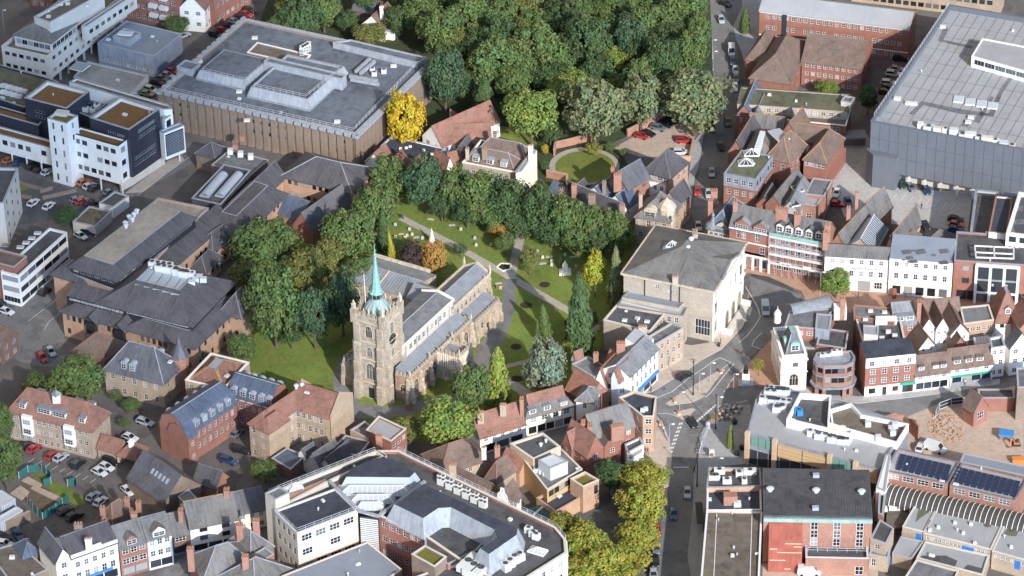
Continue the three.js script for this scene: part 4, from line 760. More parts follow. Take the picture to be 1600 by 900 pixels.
{// containers,brick wall and hoarded excavation
  for (const [a,b,c,l] of [[[-20,778],[2,792],[18,776],'upright grey site container beside the brick garden wall'],[[-10,812],[0,818],[35,797],'long white site container beside the brick garden wall']]){
    const T=bld('container',l,'container');const r=block(T,{p:[a,b,c],h:2.7,W:'greytrim',R:['flat',.03,'galv',{cm:'galv'}]});
    for (const e of [0,1]) row(T,'rib',r.E[e].a,r.E[e].b,r.E[e].n,Math.round(r.E[e].len/.5),.18,.05,.1,2.6,'galv',.02);
 }
  const W2=bld('garden_wall','old brick boundary wall below the site containers','wall');
  {const g=new Geo(),A=px(-10,836),B=px(48,812);W2.position.copy(A);delete W2.userData.pending;g.bar(A.clone().add(V(0,1.2,0)),B.clone().add(V(0,1.2,0)),.2,1.2);part(W2,'wall',g,'brick_brown');const k=new Geo();k.bar(A.clone().add(V(0,2.45,0)),B.clone().add(V(0,2.45,0)),.28,.06);part(W2,'coping',k,'brick_buff');}
  const lines2=[[[30,748],[44,738],[60,736]],[[66,736],[80,746],[80,756],[68,760]],[[106,760],[120,756],[120,764]],[[44,786],[52,798],[67,812]],[[67,812],[88,798],[108,782]]];
  lines2.forEach((l,i)=>{
    const T=bld('site_hoarding',['teal hoarding panels beside the large tree','curved teal hoarding by the parked cars','short teal hoarding at the bay ends','teal hoarding along the brick wall lane','teal hoarding in front of the parked black cars'][i],'hoarding');
    const q=pxs(l);T.position.copy(q[0]);delete T.userData.pending;
    for (let k=0;k+1<q.length;k++){const n=Math.max(1,Math.round(q[k].distanceTo(q[k+1])/2.2));for (let j=0;j<n;j++){const g=new Geo(),A=q[k].clone().lerp(q[k+1],j/n),B=q[k].clone().lerp(q[k+1],(j+.97)/n);g.bar(A.clone().add(V(0,.95,0)),B.clone().add(V(0,.95,0)),.04,.95);part(T,'panel',g,'teal');const p=new Geo();p.bar(A,A.clone().add(V(0,2,0)),.06);part(T,'post',p,'galv');}}
 });
  const S=bld('foundation','broken concrete foundations inside the teal hoarding','foundation');
  for (const p of [[[16,772],[32,760],[46,770],[34,782]],[[34,752],[44,746],[66,758],[60,764]],[[48,764],[54,760],[100,780],[92,786]]]){const q=pxs(p),g=new Geo();if (S.userData.pending){S.position.copy(q[0]);delete S.userData.pending;} g.prism(q,0,.35);part(S,'slab',g,'yard');}
}
// ---------- the cathedral ----------
{
  const O=px(641,590,7.2).setY(0),ee=px(737,500,7.2).setY(0).sub(O).normalize(),nn=V(ee.z,0,-ee.x);
  if (nn.x>0) nn.negate();
  const P=(e,n,y=0)=>O.clone().addScaledVector(ee,e).addScaledVector(nn,n).setY(y);
  const rect=(e0,e1,n0,n1)=>[P(e0,n1),P(e0,n0),P(e1,n0),P(e1,n1)];
  const T=bld('cathedral','medieval stone cathedral with pinnacled west tower and green copper spire','cathedral',null,P(14,8,0));
  const rolls=(name,a0,a1,b0,b1,step,m)=>{
    const n=Math.round(a0.distanceTo(a1)/step),g=new Geo();
    for (let i=1;i<n;i++) g.bar(a0.clone().lerp(a1,i/n).add(V(0,.05,0)),b0.clone().lerp(b1,i/n).add(V(0,.05,0)),.06,.05);
    const k=part(T,name,g,m);k.userData.kind='stuff';
 };
  const merlons=(a,b,n,y,step=1.15,w=.62,m='stone_pale',h=.75,d=.4)=>row(T,'merlon',a,b,n,Math.round(a.distanceTo(b)/step),w,d,y,y+h,m);
  const pinn=(c,y,r=.28,h=1.8)=>{const g=new Geo();g.lathe(V(c.x,y,c.z),[[r,0],[r,h*.45],[r*1.3,h*.5],[r*.8,h*.55],[.05,h],[0,h]],4);part(T,'pinnacle',g,'stone_pale');};
  const butt=(c,d,w,dep,y1,stages=3,m='stone',y0=0)=>{
    const s=V(-d.z,0,d.x),g=new Geo();
    for (let i=0;i<stages;i++){const a=y0+(y1-y0)*i/stages,b=y0+(y1-y0)*(i+1)/stages,D=dep*(1-i/(stages+.6)),D2=dep*(1-(i+1)/(stages+.6)) ;g.box(V(c.x,a,c.z).addScaledVector(d,D/2),s,d,w,D,b-a-.35);const q=(x,z,y)=>V(c.x,y,c.z).addScaledVector(s,x*w/2).addScaledVector(d,z);g.poly([q(-1,D,b-.35),q(1,D,b-.35),q(1,D2*.9,b+.1),q(-1,D2*.9,b+.1)]);g.poly([q(1,D,b-.35),q(1,0,b-.35),q(1,0,b+.1),q(1,D2*.9,b+.1)]);g.poly([q(-1,D,b-.35),q(-1,D2*.9,b+.1),q(-1,0,b+.1),q(-1,0,b-.35)]);}
    part(T,'buttress',g,m);
 };
  const W_=ee.clone().negate(),S_=nn.clone().negate();
// west tower
  const te0=-2.9,te1=4.9,tn0=5.2,tn1=13.0,TH=22.6;
  const tw=rect(te0,te1,tn0,tn1);
  block(T,{pts:tw,h:TH,W:'stone',R:['flat',.6,'lead_dark',{cm:'stone_pale'}],win:[[0,1,1,2.2,4.4,'a',{y0:5,y1:10.4,s:[.5]}],[0,1,1,1.4,2.6,'a',{y0:11.6,y1:14.6,s:[.5]}],[0,1,1,1.7,3,'a',{y0:16.8,y1:20.6,s:[.5]}],[0,1,1,1.5,2.9,'n',{y0:.1,y1:3.2,s:[.5],sill:.1}],[1,1,1,1.5,3,'a',{y0:17.2,y1:20.8,s:[.5]}],[1,1,1,1,2.2,'a',{y0:11,y1:13.6,s:[.5]}],[2,1,1,1.6,3,'a',{y0:17,y1:20.6,s:[.5]}],[3,1,1,1.6,3,'a',{y0:17,y1:20.6,s:[.5]}]],wl:'weathered flint and rubble tower walls'});
  for (const [e,n] of [[te0,tn0],[te0,tn1],[te1,tn0],[te1,tn1]]){
    const c=P(e,n),oe=e===te0?-1:1,on=n===tn0?-1:1;
    butt(c.clone().addScaledVector(nn,-on*.75),ee.clone().multiplyScalar(oe),1.5,1.5,20.6,4);butt(c.clone().addScaledVector(ee,-oe*.75),nn.clone().multiplyScalar(on),1.5,1.5,20.6,4);
    const g=new Geo();g.box(P(e+.0*oe,n,TH-2),ee,nn,1.3,1.3,3.6);part(T,'corner_turret',g,'stone');pinn(P(e,n),TH+1.6,.55,2.4);
 }
  for (const [y,d] of [[4.4,.14],[10.9,.12],[15.6,.12],[21,.16]]) for (let i=0;i<4;i++){const E=outN(tw,i),g=new Geo();g.box(E.a.clone().lerp(E.b,.5).setY(y).addScaledVector(E.n,.08),E.e,E.n,E.len,.2+d,.28,false);part(T,'string_course',g,'stone_pale');}
  for (let i=0;i<4;i++){const E=outN(tw,i);const a=E.a.clone().addScaledVector(E.n,-.18),b=E.b.clone().addScaledVector(E.n,-.18);for (const [t,h] of [[.17,1.0],[.33,1.45],[.5,1.0],[.67,1.45],[.83,1.0]]){const g=new Geo();g.box(a.clone().lerp(b,t).setY(TH),E.e,E.n,.85,.4,h);part(T,'merlon',g,'stone');} pinn(a.clone().lerp(b,.5),TH+1,.2,1.9);pinn(a.clone().lerp(b,.33),TH+1.4,.16,.9);pinn(a.clone().lerp(b,.67),TH+1.4,.16,.9);}
  {// clock on the south face
    const E=outN(tw,1),c=E.a.clone().lerp(E.b,.5).setY(15.9).addScaledVector(E.n,.12),g=new Geo(),h=new Geo();
    const disc=(G,r,o)=>{const q=[];for (let k=0;k<24;k++){const t=k/12*Math.PI;q.push(c.clone().addScaledVector(E.e,Math.cos(t)*r).add(V(0,Math.sin(t)*r,0)).addScaledVector(E.n,o));} G.poly(q);return q;};
    const a=disc(g,1.35,.1),b=a.map((q)=>q.clone().addScaledVector(E.n,-.2));for (let k=0;k<24;k++) g.poly([b[k],b[(k+1) % 24],a[(k+1) % 24],a[k]]);
    const K=part(T,'clock',g,'black');for (let k=0;k<12;k++){const t=k/6*Math.PI;h.bar(c.clone().addScaledVector(E.e,Math.cos(t)*1.05).add(V(0,Math.sin(t)*1.05,0)).addScaledVector(E.n,.13),c.clone().addScaledVector(E.e,Math.cos(t)*1.25).add(V(0,Math.sin(t)*1.25,0)).addScaledVector(E.n,.13),.05);}
    h.bar(c.clone().addScaledVector(E.n,.14),c.clone().add(V(0,.95,0)).addScaledVector(E.n,.14),.05);h.bar(c.clone().addScaledVector(E.n,.14),c.clone().addScaledVector(E.e,.6).add(V(0,-.3,0)).addScaledVector(E.n,.14),.05);part(K,'clock_hands',h,'gold');
 }
// copper lantern and needle spire
  const tc=P((te0+te1)/2,(tn0+tn1)/2);
  {const g=new Geo();g.lathe(V(tc.x,TH-.6,tc.z),[[3.3,0],[3.2,.6],[2.9,1.6],[2.3,2.6],[1.5,3.5],[1.2,4.1]],16);const d=part(T,'spire_dome',g,'copper');const r=new Geo();for (let k=0;k<16;k++){const t=k/8*Math.PI,q=(a,y)=>V(tc.x+a*Math.cos(t),TH-.6+y,tc.z+a*Math.sin(t));[[3.32,0],[3.22,.6],[2.93,1.6],[2.33,2.6],[1.53,3.5]].reduce((p,c2)=>(r.bar(q(...p),q(...c2),.09),c2));} part(d,'dome_rib',r,'leadpale');}
  {const g=new Geo();g.lathe(V(tc.x,TH+3.4,tc.z),[[1.25,0],[1.2,1.5]],8);const L=part(T,'lantern',g,'black');for (let k=0;k<8;k++){const t=k/4*Math.PI,r=new Geo();r.bar(V(tc.x+1.3*Math.cos(t),TH+3.4,tc.z+1.3*Math.sin(t)),V(tc.x+1.3*Math.cos(t),TH+4.95,tc.z+1.3*Math.sin(t)),.08);part(L,'lantern_post',r,'lead_dark');}}
  {const g=new Geo();g.lathe(V(tc.x,TH+4.9,tc.z),[[1.75,0],[1.8,.15],[1.35,.6],[1.12,1.3],[.82,4],[.5,7.2],[.26,10],[.34,10.1],[.34,10.35],[.18,10.5],[.22,11.2],[.08,11.9],[.1,12.3],[0,13.2]],8);part(T,'spire',g,'verdigris');const f=new Geo();f.lathe(V(tc.x,TH+17.4,tc.z),[[0,0],[.18,.25],[.05,.5],[.03,1.2],[0,1.2]],6);part(T,'finial',f,'gold');}
  {const g=new Geo();g.bar(P(.2,11.6,TH),P(.2,11.8,TH+9.6),.07);part(T,'flagpole',g,'trim');}
// nave
  const nv=rect(3.5,27,4.2,12.8);
  block(T,{pts:nv,h:12.4,W:'buffrender',R:['gable',1.1,'felt_mid',{ax:1,o:.02,og:0,rc:'felt_pale'}],win:[[1,1,9,1.15,1.5,'W',{y0:9.2,y1:11.8,m:3}]]});
  {const g=new Geo();g.bar(P(3.5,4.05,12.55),P(27.1,4.05,12.55),.2,.22);g.bar(P(27.1,4.05,12.55),P(27.1,8.5,13.75),.2,.25);g.bar(P(27.1,8.5,13.75),P(27.1,12.95,12.55),.2,.25);part(T,'nave_parapet',g,'whitestone');}
  for (let i=0;i<5;i++){const g=new Geo();g.bar(P(5+i*5,4.1,8.6),P(5+i*5,4.1,12.4),.08);part(T,'downpipe',g,'lead_dark');}
// aisles
  const aisle=(e0,e1,n0,n1,hp,top,side,opt={})=>{
    const p=rect(e0,e1,n0,n1);
    block(T,{pts:p,h:hp-.75,W:opt.W||'stone_red',R:['mono',top-hp+1.2,'lead',{e:side}],win:opt.win||[]});
    const k=side===3?1:3,E=outN(p,side===3?1:3);
 };
  const sa=rect(0,28.5,0,4.2);
  block(T,{pts:sa,h:7.0,W:'stone_red',no:[3],R:['flat',.0,'lead',{th:.1,ch:.01,cm:'stone_pale'}],win:[[1,1,4,1.9,3.6,'a',{y0:1.2,y1:5.8,s:[.09,.25,.38,.9]}],[0,1,1,1.8,2,'a',{y0:2.2,y1:5,s:[.55]}]]});
  {const g=new Geo();g.poly([P(.3,.35,7.02),P(28.2,.35,7.02),P(28.2,4.2,8.6),P(.3,4.2,8.6)]);g.poly([P(.3,.35,7),P(.3,4.2,8.6),P(.3,4.2,7)]);part(T,'aisle_roof',g,'lead');rolls('lead_roll',P(.3,.4,7.05),P(28.2,.4,7.05),P(.3,4.1,8.58),P(28.2,4.1,8.58),.75,'leadpale');}
  merlons(P(0,.12),P(28.5,.12),S_,7);merlons(P(.12,0),P(.12,4.2),W_,7);merlons(P(28.38,0),P(28.38,3.6),ee,7);
  for (const e of [.3,4.6,9,19.5,23.6,28.2]) butt(P(e,0),S_,.8,1.1,6.6,3,'stone_pale');butt(P(0,.5),W_,.8,1,6.6,3,'stone_pale');
  for (const e of [0,9,19.5,28.4]) pinn(P(e,.1),7.5,.25,1.6);
  const na=rect(-.4,30,12.8,18.6);
  block(T,{pts:na,h:6.4,W:'stone',no:[1],R:['flat',.0,'lead',{th:.1,ch:.01}],win:[[0,1,1,1.6,2,'W',{y0:2.2,y1:5,s:[.6]}],[3,1,6,1.8,3.4,'a',{y0:1.4,y1:5.4}]]});
  {const g=new Geo();g.poly([P(29.8,18.3,6.42),P(-.1,18.3,6.42),P(-.1,12.8,8.4),P(29.8,12.8,8.4)]);g.poly([P(-.1,18.3,6.4),P(-.1,12.8,6.4),P(-.1,12.8,8.4)]);part(T,'aisle_roof',g,'lead');}
  merlons(P(-.3,12.8),P(-.3,18.6),W_,6.4);merlons(P(0,18.5),P(28,18.5),nn,6.4);butt(P(-.4,18.2),W_,.8,.9,5.6,2);butt(P(0,18.6),nn,.8,.9,5.6,2);
  {const g=new Geo();g.prism(rect(-1.4,3,12.6,14.6),0,9.6);part(T,'stair_turret',g,'stone');}
// chancel
  const ch=rect(26,44,3.9,11.1);
  block(T,{pts:ch,h:10.6,W:'ashlar',R:['gable',2,'lead',{ax:1,o:.02,og:0,rc:'leadpale'}],win:[[1,1,6,1,1.6,'a',{y0:7.6,y1:10,m:1.5,m2:4.5}],[2,1,1,4,6,'a',{y0:3,y1:10,s:[.5]}],[1,1,1,1.6,4,'a',{y0:3,y1:8,s:[.9]}]]});
  rolls('lead_roll',P(26.5,4,10.7),P(43.8,4,10.7),P(26.5,7.5,12.65),P(43.8,7.5,12.65),.75,'lead_dark');
  {const g=new Geo();g.bar(P(27,3.8,10.75),P(44,3.8,10.75),.22,.3);g.bar(P(30,11.2,10.75),P(44,11.2,10.75),.22,.3);g.bar(P(44,3.8,10.8),P(44,7.5,12.8),.22,.3);g.bar(P(44,7.5,12.8),P(44,11.2,10.8),.22,.3);part(T,'chancel_parapet',g,'stone_pale');}
  for (const [e,n] of [[44,3.9],[44,11.1]]){pinn(P(e,n),10.9,.35,2.6);butt(P(e,n+(n<5?.5:-.5)),ee,.9,1.2,9,3,'ashlar');}
  for (const e of [41,43.4]){butt(P(e,3.9),S_,.8,1.2,10,3,'ashlar');pinn(P(e,3.6),10.4,.22,1.6);}
  const sc=rect(29.6,41.4,-.3,3.9);
  block(T,{pts:sc,h:5.8,W:'ashlar',no:[3],R:['flat',0,'lead',{th:.1,ch:.01}],win:[[1,1,3,1,1.8,'W',{y0:2,y1:4.6,s:[.12,.28,.78]}],[1,1,1,1.2,2.4,'n',{y0:.1,y1:3,s:[.5],sill:.1}],[2,1,1,1.4,2.2,'a',{y0:1.8,y1:4.6,s:[.5]}]]});
  {const g=new Geo();g.poly([P(29.8,.1,5.84),P(41.2,.1,5.84),P(41.2,3.9,7.3),P(29.8,3.9,7.3)]);g.poly([P(41.2,.1,5.8),P(41.2,3.9,5.8),P(41.2,3.9,7.3)]);part(T,'aisle_roof',g,'lead_dark');rolls('lead_roll',P(29.8,.2,5.88),P(41.2,.2,5.88),P(29.8,3.8,7.3),P(41.2,3.8,7.3),.75,'lead');}
  merlons(P(29.6,-.15),P(41.4,-.15),S_,5.8,1.1,.62,'ashlar');merlons(P(41.3,-.3),P(41.3,3.9),ee,5.8,1.1,.62,'ashlar');for (const e of [29.8,33.6,37.6,41.2]) butt(P(e,-.3),S_,.7,.9,5.2,2,'ashlar');
// north transept and chapter rooms
  const tr=rect(28.8,41,17.4,36);
  block(T,{pts:tr,h:8,W:'stone',R:['gable',1.5,'lead',{ax:0,o:.1,og:0,rc:'leadpale'}],win:[[0,1,4,2,3.4,'a',{y0:2.4,y1:6.8}]]});
  rolls('lead_roll',P(28.8,17.6,8.05),P(28.8,35.8,8.05),P(34.8,17.6,9.5),P(34.8,35.8,9.5),.8,'leadpale');
  block(T,{pts:rect(27,34.5,11.1,17.5),h:9.2,W:'ashlar',R:['gable',2,'lead_dark',{ax:0,o:.1,og:0,rc:'leadpale'}]});
  {const g=new Geo();g.bar(P(28.7,36,8.2),P(35,36,9.8),.25,.3);g.bar(P(28.7,27,8.3),P(34.8,27,9.7),.22,.15);g.bar(P(41,19,8.6),P(41,35,8.6),.25,.4);part(T,'transept_coping',g,'stone_pale');}
  block(T,{pts:rect(34.5,41,11.1,17.4),h:4,W:'stone_red',R:['flat',.4,'felt_brown']});
  {const g=new Geo(),c=P(39.5,13);g.box(V(c.x,4,c.z),ee,nn,1,1,5);part(T,'chimney',g,'brick_orange');}
// south porch with parvise
  const pp=rect(12.4,17.8,-6,.1);
  block(T,{pts:pp,h:7.6,W:'ashlar',no:[3],R:['flat',.7,'lead_dark',{cm:'stone_pale'}],win:[[0,1,1,2.4,2,'a',{y0:.8,y1:3.4,s:[.5]}],[0,1,2,1,1.7,'a',{y0:4.6,y1:6.8}],[1,1,1,2.4,3.6,'n',{y0:.1,y1:3.8,s:[.5],sill:.1}],[1,1,2,.9,1.8,'a',{y0:4.6,y1:6.8}],[2,1,1,2,2,'a',{y0:.8,y1:3.4,s:[.5]}]]});
  for (let i=0;i<3;i++){const E=outN(pp,i);merlons(E.a,E.b,E.n,7.6,1.05,.55,'stone_pale',.9,.35);}
  {const E=outN(pp,0);row(T,'flushwork_rib',E.a,E.b,E.n,12,.18,.1,3.6,7.3,'whitestone',.04);const F=outN(pp,1);row(T,'flushwork_rib',F.a,F.b,F.n,10,.18,.1,4.2,7.3,'whitestone',.04);}
  for (const [e,n] of [[12.4,-6],[17.8,-6]]){butt(P(e,n+.4),e<15?W_:ee,.7,.9,6.6,2,'stone_pale');butt(P(e+(e<15?.4:-.4),n),S_,.7,.9,6.6,2,'stone_pale');pinn(P(e,n),7.6,.3,2.4);}
}
// churchyard monuments and headstones
{
  const mon=(x,y,label,prof,m='stone_pale')=>{const c=px(x,y,0),T=bld('monument',label,'monument',null,c);let yy=0;for (const [w,h,nm] of prof){const g=new Geo();if (nm==='spike') g.lathe(V(c.x,yy,c.z),[[w,0],[w*.5,h*.5],[0,h]],4);else g.box(V(c.x,yy,c.z),V(1,0,0),V(0,0,1),w,w,h);part(T,nm==='spike'?'obelisk':nm,g,m);yy += h;}};
  mon(675,381,'pale stone obelisk monument beside the orange tree',[[1.8,.4,'base'],[1.3,1.1,'plinth'],[.6,3.4,'spike']],'whitestone');
  mon(883,426,'white tiered stone memorial on stepped base in the churchyard',[[3,.35,'base'],[2.2,.4,'step'],[1.3,1.5,'plinth'],[.7,1.4,'spike']],'whitestone');
  const HS=[[618,353],[628,366],[636,370],[644,368],[651,371],[633,373],[660,374],[683,380],[640,360],[618,372],[648,427],[652,433],[636,416],[673,343],[744,385],[767,384],[706,352],[720,360],[742,374],[858,402],[862,410],[848,404],[848,412],[862,416],[883,400],[895,402],[900,418],[782,452],[779,443],[905,430],[840,395],[765,360],[752,350],[700,338],[690,332]];
  HS.forEach(([x,y],i)=>{const c=px(x,y,0),flat=i % 3===1,g=new Geo(),a=rr(-.3,.3),u=V(Math.cos(a),0,Math.sin(a)),v=V(-Math.sin(a),0,Math.cos(a));if (flat) g.box(c,u,v,1.7,.7,.16);else {g.box(c,u,v,.7,.14,.75);const q=[];for (let k=0;k <= 6;k++){const t=Math.PI*k/6;q.push(c.clone().addScaledVector(u,Math.cos(t)*.35).add(V(0,.75+Math.sin(t)*.2,0)).addScaledVector(v,.07));} g.poly(q);const q2=q.map((k)=>k.clone().addScaledVector(v,-.14));g.poly(q2.slice().reverse());for (let k=0;k<6;k++) g.poly([q[k],q2[k],q2[k+1],q[k+1]]);}
    solo(flat?'tomb_slab':'headstone',g,i % 2?'stone_pale':'greyrender',c,flat?'flat pale tomb slab lying in the churchyard grass':'weathered upright headstone standing in the churchyard grass',flat?'tomb':'headstone',flat?'tomb slabs in the churchyard':'headstones in the churchyard');});
  for (const [x,y] of [[781,452],[640,640]]){const c=px(x,y,0),T=bld('bench',x>700?'wooden bench beside the asphalt churchyard path':'wooden bench on the paving south of the tower','bench',null,c),s=new Geo(),b=new Geo();s.box(c.clone().add(V(0,.42,0)),V(1,0,0),V(0,0,1),1.8,.5,.06,false);part(T,'seat',s,'wood');b.box(c.clone().add(V(0,.5,-.25)),V(1,0,0),V(0,0,1),1.8,.06,.45,false);part(T,'backrest',b,'wood');for (const sx of [-.8,.8]) for (const z of [-.2,.2]){const l=new Geo();l.box(c.clone().add(V(sx,0,z)),V(1,0,0),V(0,0,1),.08,.08,.42);part(T,'leg',l,'wood');}}
  {const c=px(789,418,0),T=bld('flower_bed_edging','pale kerbed triangular rose bed where the paths meet','flower bed',null,c);const q=pxs([[776,418],[783,412],[799,413],[797,421],[786,424]]);for (let i=0;i<5;i++){const g=new Geo();g.bar(q[i].clone().setY(.12),q[(i+1) % 5].clone().setY(.12),.15,.12);part(T,'kerb',g,'whitestone');} const g=flatsheet(inset(q,.3),.08);part(T,'soil',g,'bed');}
}
// ---------- deanery garden houses north of the churchyard ----------
{
  const T=bld('cottage','white weatherboarded L shaped cottage with long red tiled roofs','cottage');
  block(T,{p:[[660,211],[691,228],[748,170]],h:5,W:'white',R:['gable',4.4,'tile',{ax:1,rc:'tile_red'}],win:[[0,2,2,1.4,1.1,'D'],[1,1,6,.7,.7,'w',{y0:3.6}]]});
  block(T,{p:[[690,224],[768,219],[770,200]],d:7,h:4.6,W:'white',R:['gable',3.4,'tile',{ax:0,rc:'tile_red'}],win:[[0,1,5,.9,1.1,'D',{y0:1.4}]]});
  block(T,{p:[[706,200],[722,199],[736,178]],h:3,W:'white',R:['mono',2.2,'tile_red',{e:3}]});
  chimney(T,773,207,9.6,{w:1,d:1.3,H:5,m:'brick_brown'});
  const H=bld('hall','tiled parish hall with white triple gables and black flat roof','hall');
  block(H,{p:[[570,252],[655,272],[690,230]],h:4.2,W:'white',R:['flat',.3,'felt_navy']});
  for (const [a,b,c] of [[[571,254],[600,262],[612,246]],[[601,262],[631,268],[640,254]],[[632,269],[655,275],[664,262]]]) block(H,{p:[a,b,c],h:4,W:'white',R:['gable',3.6,'tile',{ax:1,rc:'tile_red'}],win:[[0,1,2,1.2,1.1,'d']]});
  block(H,{p:[[694,276],[712,268],[704,250]],h:4.6,W:'white',R:['gable',5,'tile',{ax:1,rc:'tile_red'}],win:[[0,2,2,.8,1,'d']]});
  block(H,{p:[[706,262],[724,258],[722,240]],h:4.6,W:'brick_orange',R:['gable',3,'tile',{ax:0,rc:'tile_red'}]});
  for (const [x,y] of [[626,233],[635,232],[641,230],[662,236],[675,242]]) unit(H,x,y,3.9,.8,.6,.5);
  const G=bld('georgian_house','stone fronted Georgian house with parapet, tiled roof and three dormers','house');
  const r=block(G,{p:[[722,254],[806,270],[840,235]],h:7.6,W:'brick_pale',R:['flat',1.2,'lead',{cm:'whitestone',th:.5}],win:[[0,2,8,1.1,1.7,'w',{y0:.8,y1:6.6}],[1,2,1,1,1.5,'w']]});
  const r2=block(G,{p:[[725,253],[804,268],[820,252]],h:6.9,b:6.2,W:'brick_pale',R:['hip',3.4,'tile_brown',{o:0,rc:'leadpale'}]});
  dormers(r2,0,[.22,.5,.77],{w:1.8,h:1.5,up:.5,m:'white',rm:'leadpale',t:'W'});
  block(G,{p:[[744,236],[822,251],[838,236]],h:6.9,b:6.2,W:'brick_pale',R:['hip',3.2,'tile_brown',{o:0,rc:'leadpale'}]});
  block(G,{p:[[806,271],[815,268],[839,235],[832,234]],h:9,W:'cream',R:['flat',.1,'lead']});
  chimney(G,829,228,13,{w:1.2,d:1.2,H:5,m:'cream'});chimney(G,757,232,11.6,{w:1.4,m:'brick_brown'});chimney(G,730,232,11,{w:.9,d:1.2,m:'brick_pale'});
  const S=bld('outbuilding','black slate link roofs between cottage and Georgian house','outbuilding');
  block(S,{p:[[706,240],[728,244],[752,214]],h:3.6,W:'brick_dark',R:['gable',2.6,'slate',{ax:1}]});
  const W2=bld('garden_wall','curved old red brick garden wall behind the round lawn','wall');
  const wl=(T0,pts,h,m='brick_orange')=>{const q=pxs(pts);if (T0.userData.pending){T0.position.copy(q[0]);delete T0.userData.pending;} for (let i=0;i+1<q.length;i++){const g=new Geo();g.bar(q[i].clone().setY(h/2),q[i+1].clone().setY(h/2),.22,h/2);part(T0,'wall',g,m);const k=new Geo();k.bar(q[i].clone().setY(h+.05),q[i+1].clone().setY(h+.05),.3,.06);part(T0,'coping',k,'brick_buff');}};
  wl(W2,[[866,244],[868,232],[884,229],[916,221],[925,222]],2);
  const W3=bld('garden_wall','red brick wall between the small car park and the wood','wall');wl(W3,[[980,214],[1012,198],[1040,184],[1056,186]],2.2);
  const W4=bld('garden_wall','short brick garden walls beside the Georgian house','wall');wl(W4,[[854,277],[886,284],[886,300]],2.2);
  const W5=bld('garden_wall','brick wall and piers between the small car park and the road','wall');wl(W5,[[1050,252],[1078,252],[1084,222]],1.6,'brick_pink');
}
{// houses between the round lawn and Shire Hall
  const A=bld('house','slate and brick villa with broad pyramid roof beside the car park','house');
  block(A,{p:[[1006,265],[1047,277],[1074,252]],h:8.6,W:'brick_pink',R:['hip',4.6,'slate_purple',{rc:'slate_brown'}],win:[[0,1,4,1.6,1.3,'w',{y0:6.2,y1:8.4}],[1,2,3,1.1,1.4,'w']]});
  block(A,{p:[[1007,281],[1040,288],[1047,279]],h:6.4,W:'white',R:['flat',.2,'lead'],win:[[0,2,3,1,1.3,'w']]});
  const B=bld('house','brick house with dark slate roofs and tall orange chimney','house');
  block(B,{p:[[950,283],[980,296],[1002,270]],h:8,W:'brick_orange',R:['gable',4,'slate',{ax:1}],win:[[0,2,2,1,1.4,'w']]});
  block(B,{p:[[988,282],[1004,287],[1010,276]],h:7,W:'white',R:['gable',2.4,'slate',{ax:1}],win:[[0,2,1,1,1.3,'w']]});
  chimney(B,965,272,12.6,{w:2,d:1.2,H:5});chimney(B,957,262,12,{w:.9,d:.9});
  const C=bld('house','long low slate terrace with several brick chimneys behind the trees','terrace');
  block(C,{p:[[888,305],[968,338],[976,328]],h:5,W:'cream',R:['gable',3,'slate_purple',{ax:0,rc:'leadpale'}]});
  block(C,{p:[[910,300],[950,316],[965,285]],h:5,W:'white',R:['gable',3,'slate_blue',{ax:1,rc:'leadpale'}]});
  block(C,{p:[[947,315],[978,326],[985,306]],h:5,W:'white',R:['gable',3,'slate_blue',{ax:1,rc:'leadpale'}]});
  for (const [x,y,w] of [[925,305,1.8],[944,284,1],[972,320,1.4],[877,296,1]]) chimney(C,x,y,10,{w,H:3.6,m:'brick_brown'});
  const D=bld('house','small brick cottage with tall gable chimney beside the round lawn','cottage');
  block(D,{p:[[886,303],[905,309],[913,292]],h:4,W:'brick_orange',R:['gable',2.6,'slate_purple',{ax:1}]});chimney(D,897,289,9,{w:1.3,H:4});
  block(D,{p:[[858,296],[872,302],[880,291]],h:3.4,W:'white',R:['gable',2,'slate_blue',{ax:0}]});
  const E=bld('bank_house','buff stone corner house with Flemish gable and octagonal turret','house');
  const r=block(E,{p:[[993,337],[1046,346],[1058,318]],h:8.2,W:'brick_buff',R:['hip',4.4,'slate_brown',{rc:'slate_pale',hi:.6}],win:[[0,2,4,1.1,1.7,'w',{y0:1.4}],[1,2,3,1.1,1.6,'w']]});
  dormers(r,0,[.42],{w:3,h:1.6,up:.2,r:'arc',m:'stone_pale',rm:'stone_pale'});
  {const c=px(1042,330,9.5),g=new Geo();g.lathe(V(c.x,0,c.z),[[2.1,0],[2.1,10.4],[2.4,10.5],[2.4,10.9]],8);part(E,'turret',g,'stone_pale');const k=new Geo();k.lathe(V(c.x,10.9,c.z),[[2.4,0],[2,.8],[1.2,1.6],[.3,2.2],[0,2.8]],8);part(E,'turret_roof',k,'stone_pale');for (const a of [1.2,1.95,2.7]) addWindow(E,V(c.x+Math.cos(a)*2.05,7.6,c.z+Math.sin(a)*2.05),V(Math.cos(a),0,Math.sin(a)),.8,1.5,'d');}
  chimney(E,1001,303,13,{w:.9,d:1.4,H:4,m:'brick_buff'});
  block(E,{p:[[1036,314],[1058,320],[1066,296]],h:8,W:'brick_pink',R:['gable',3.4,'slate_purple',{ax:1}],win:[[1,2,4,1,1.5,'w']]});
}
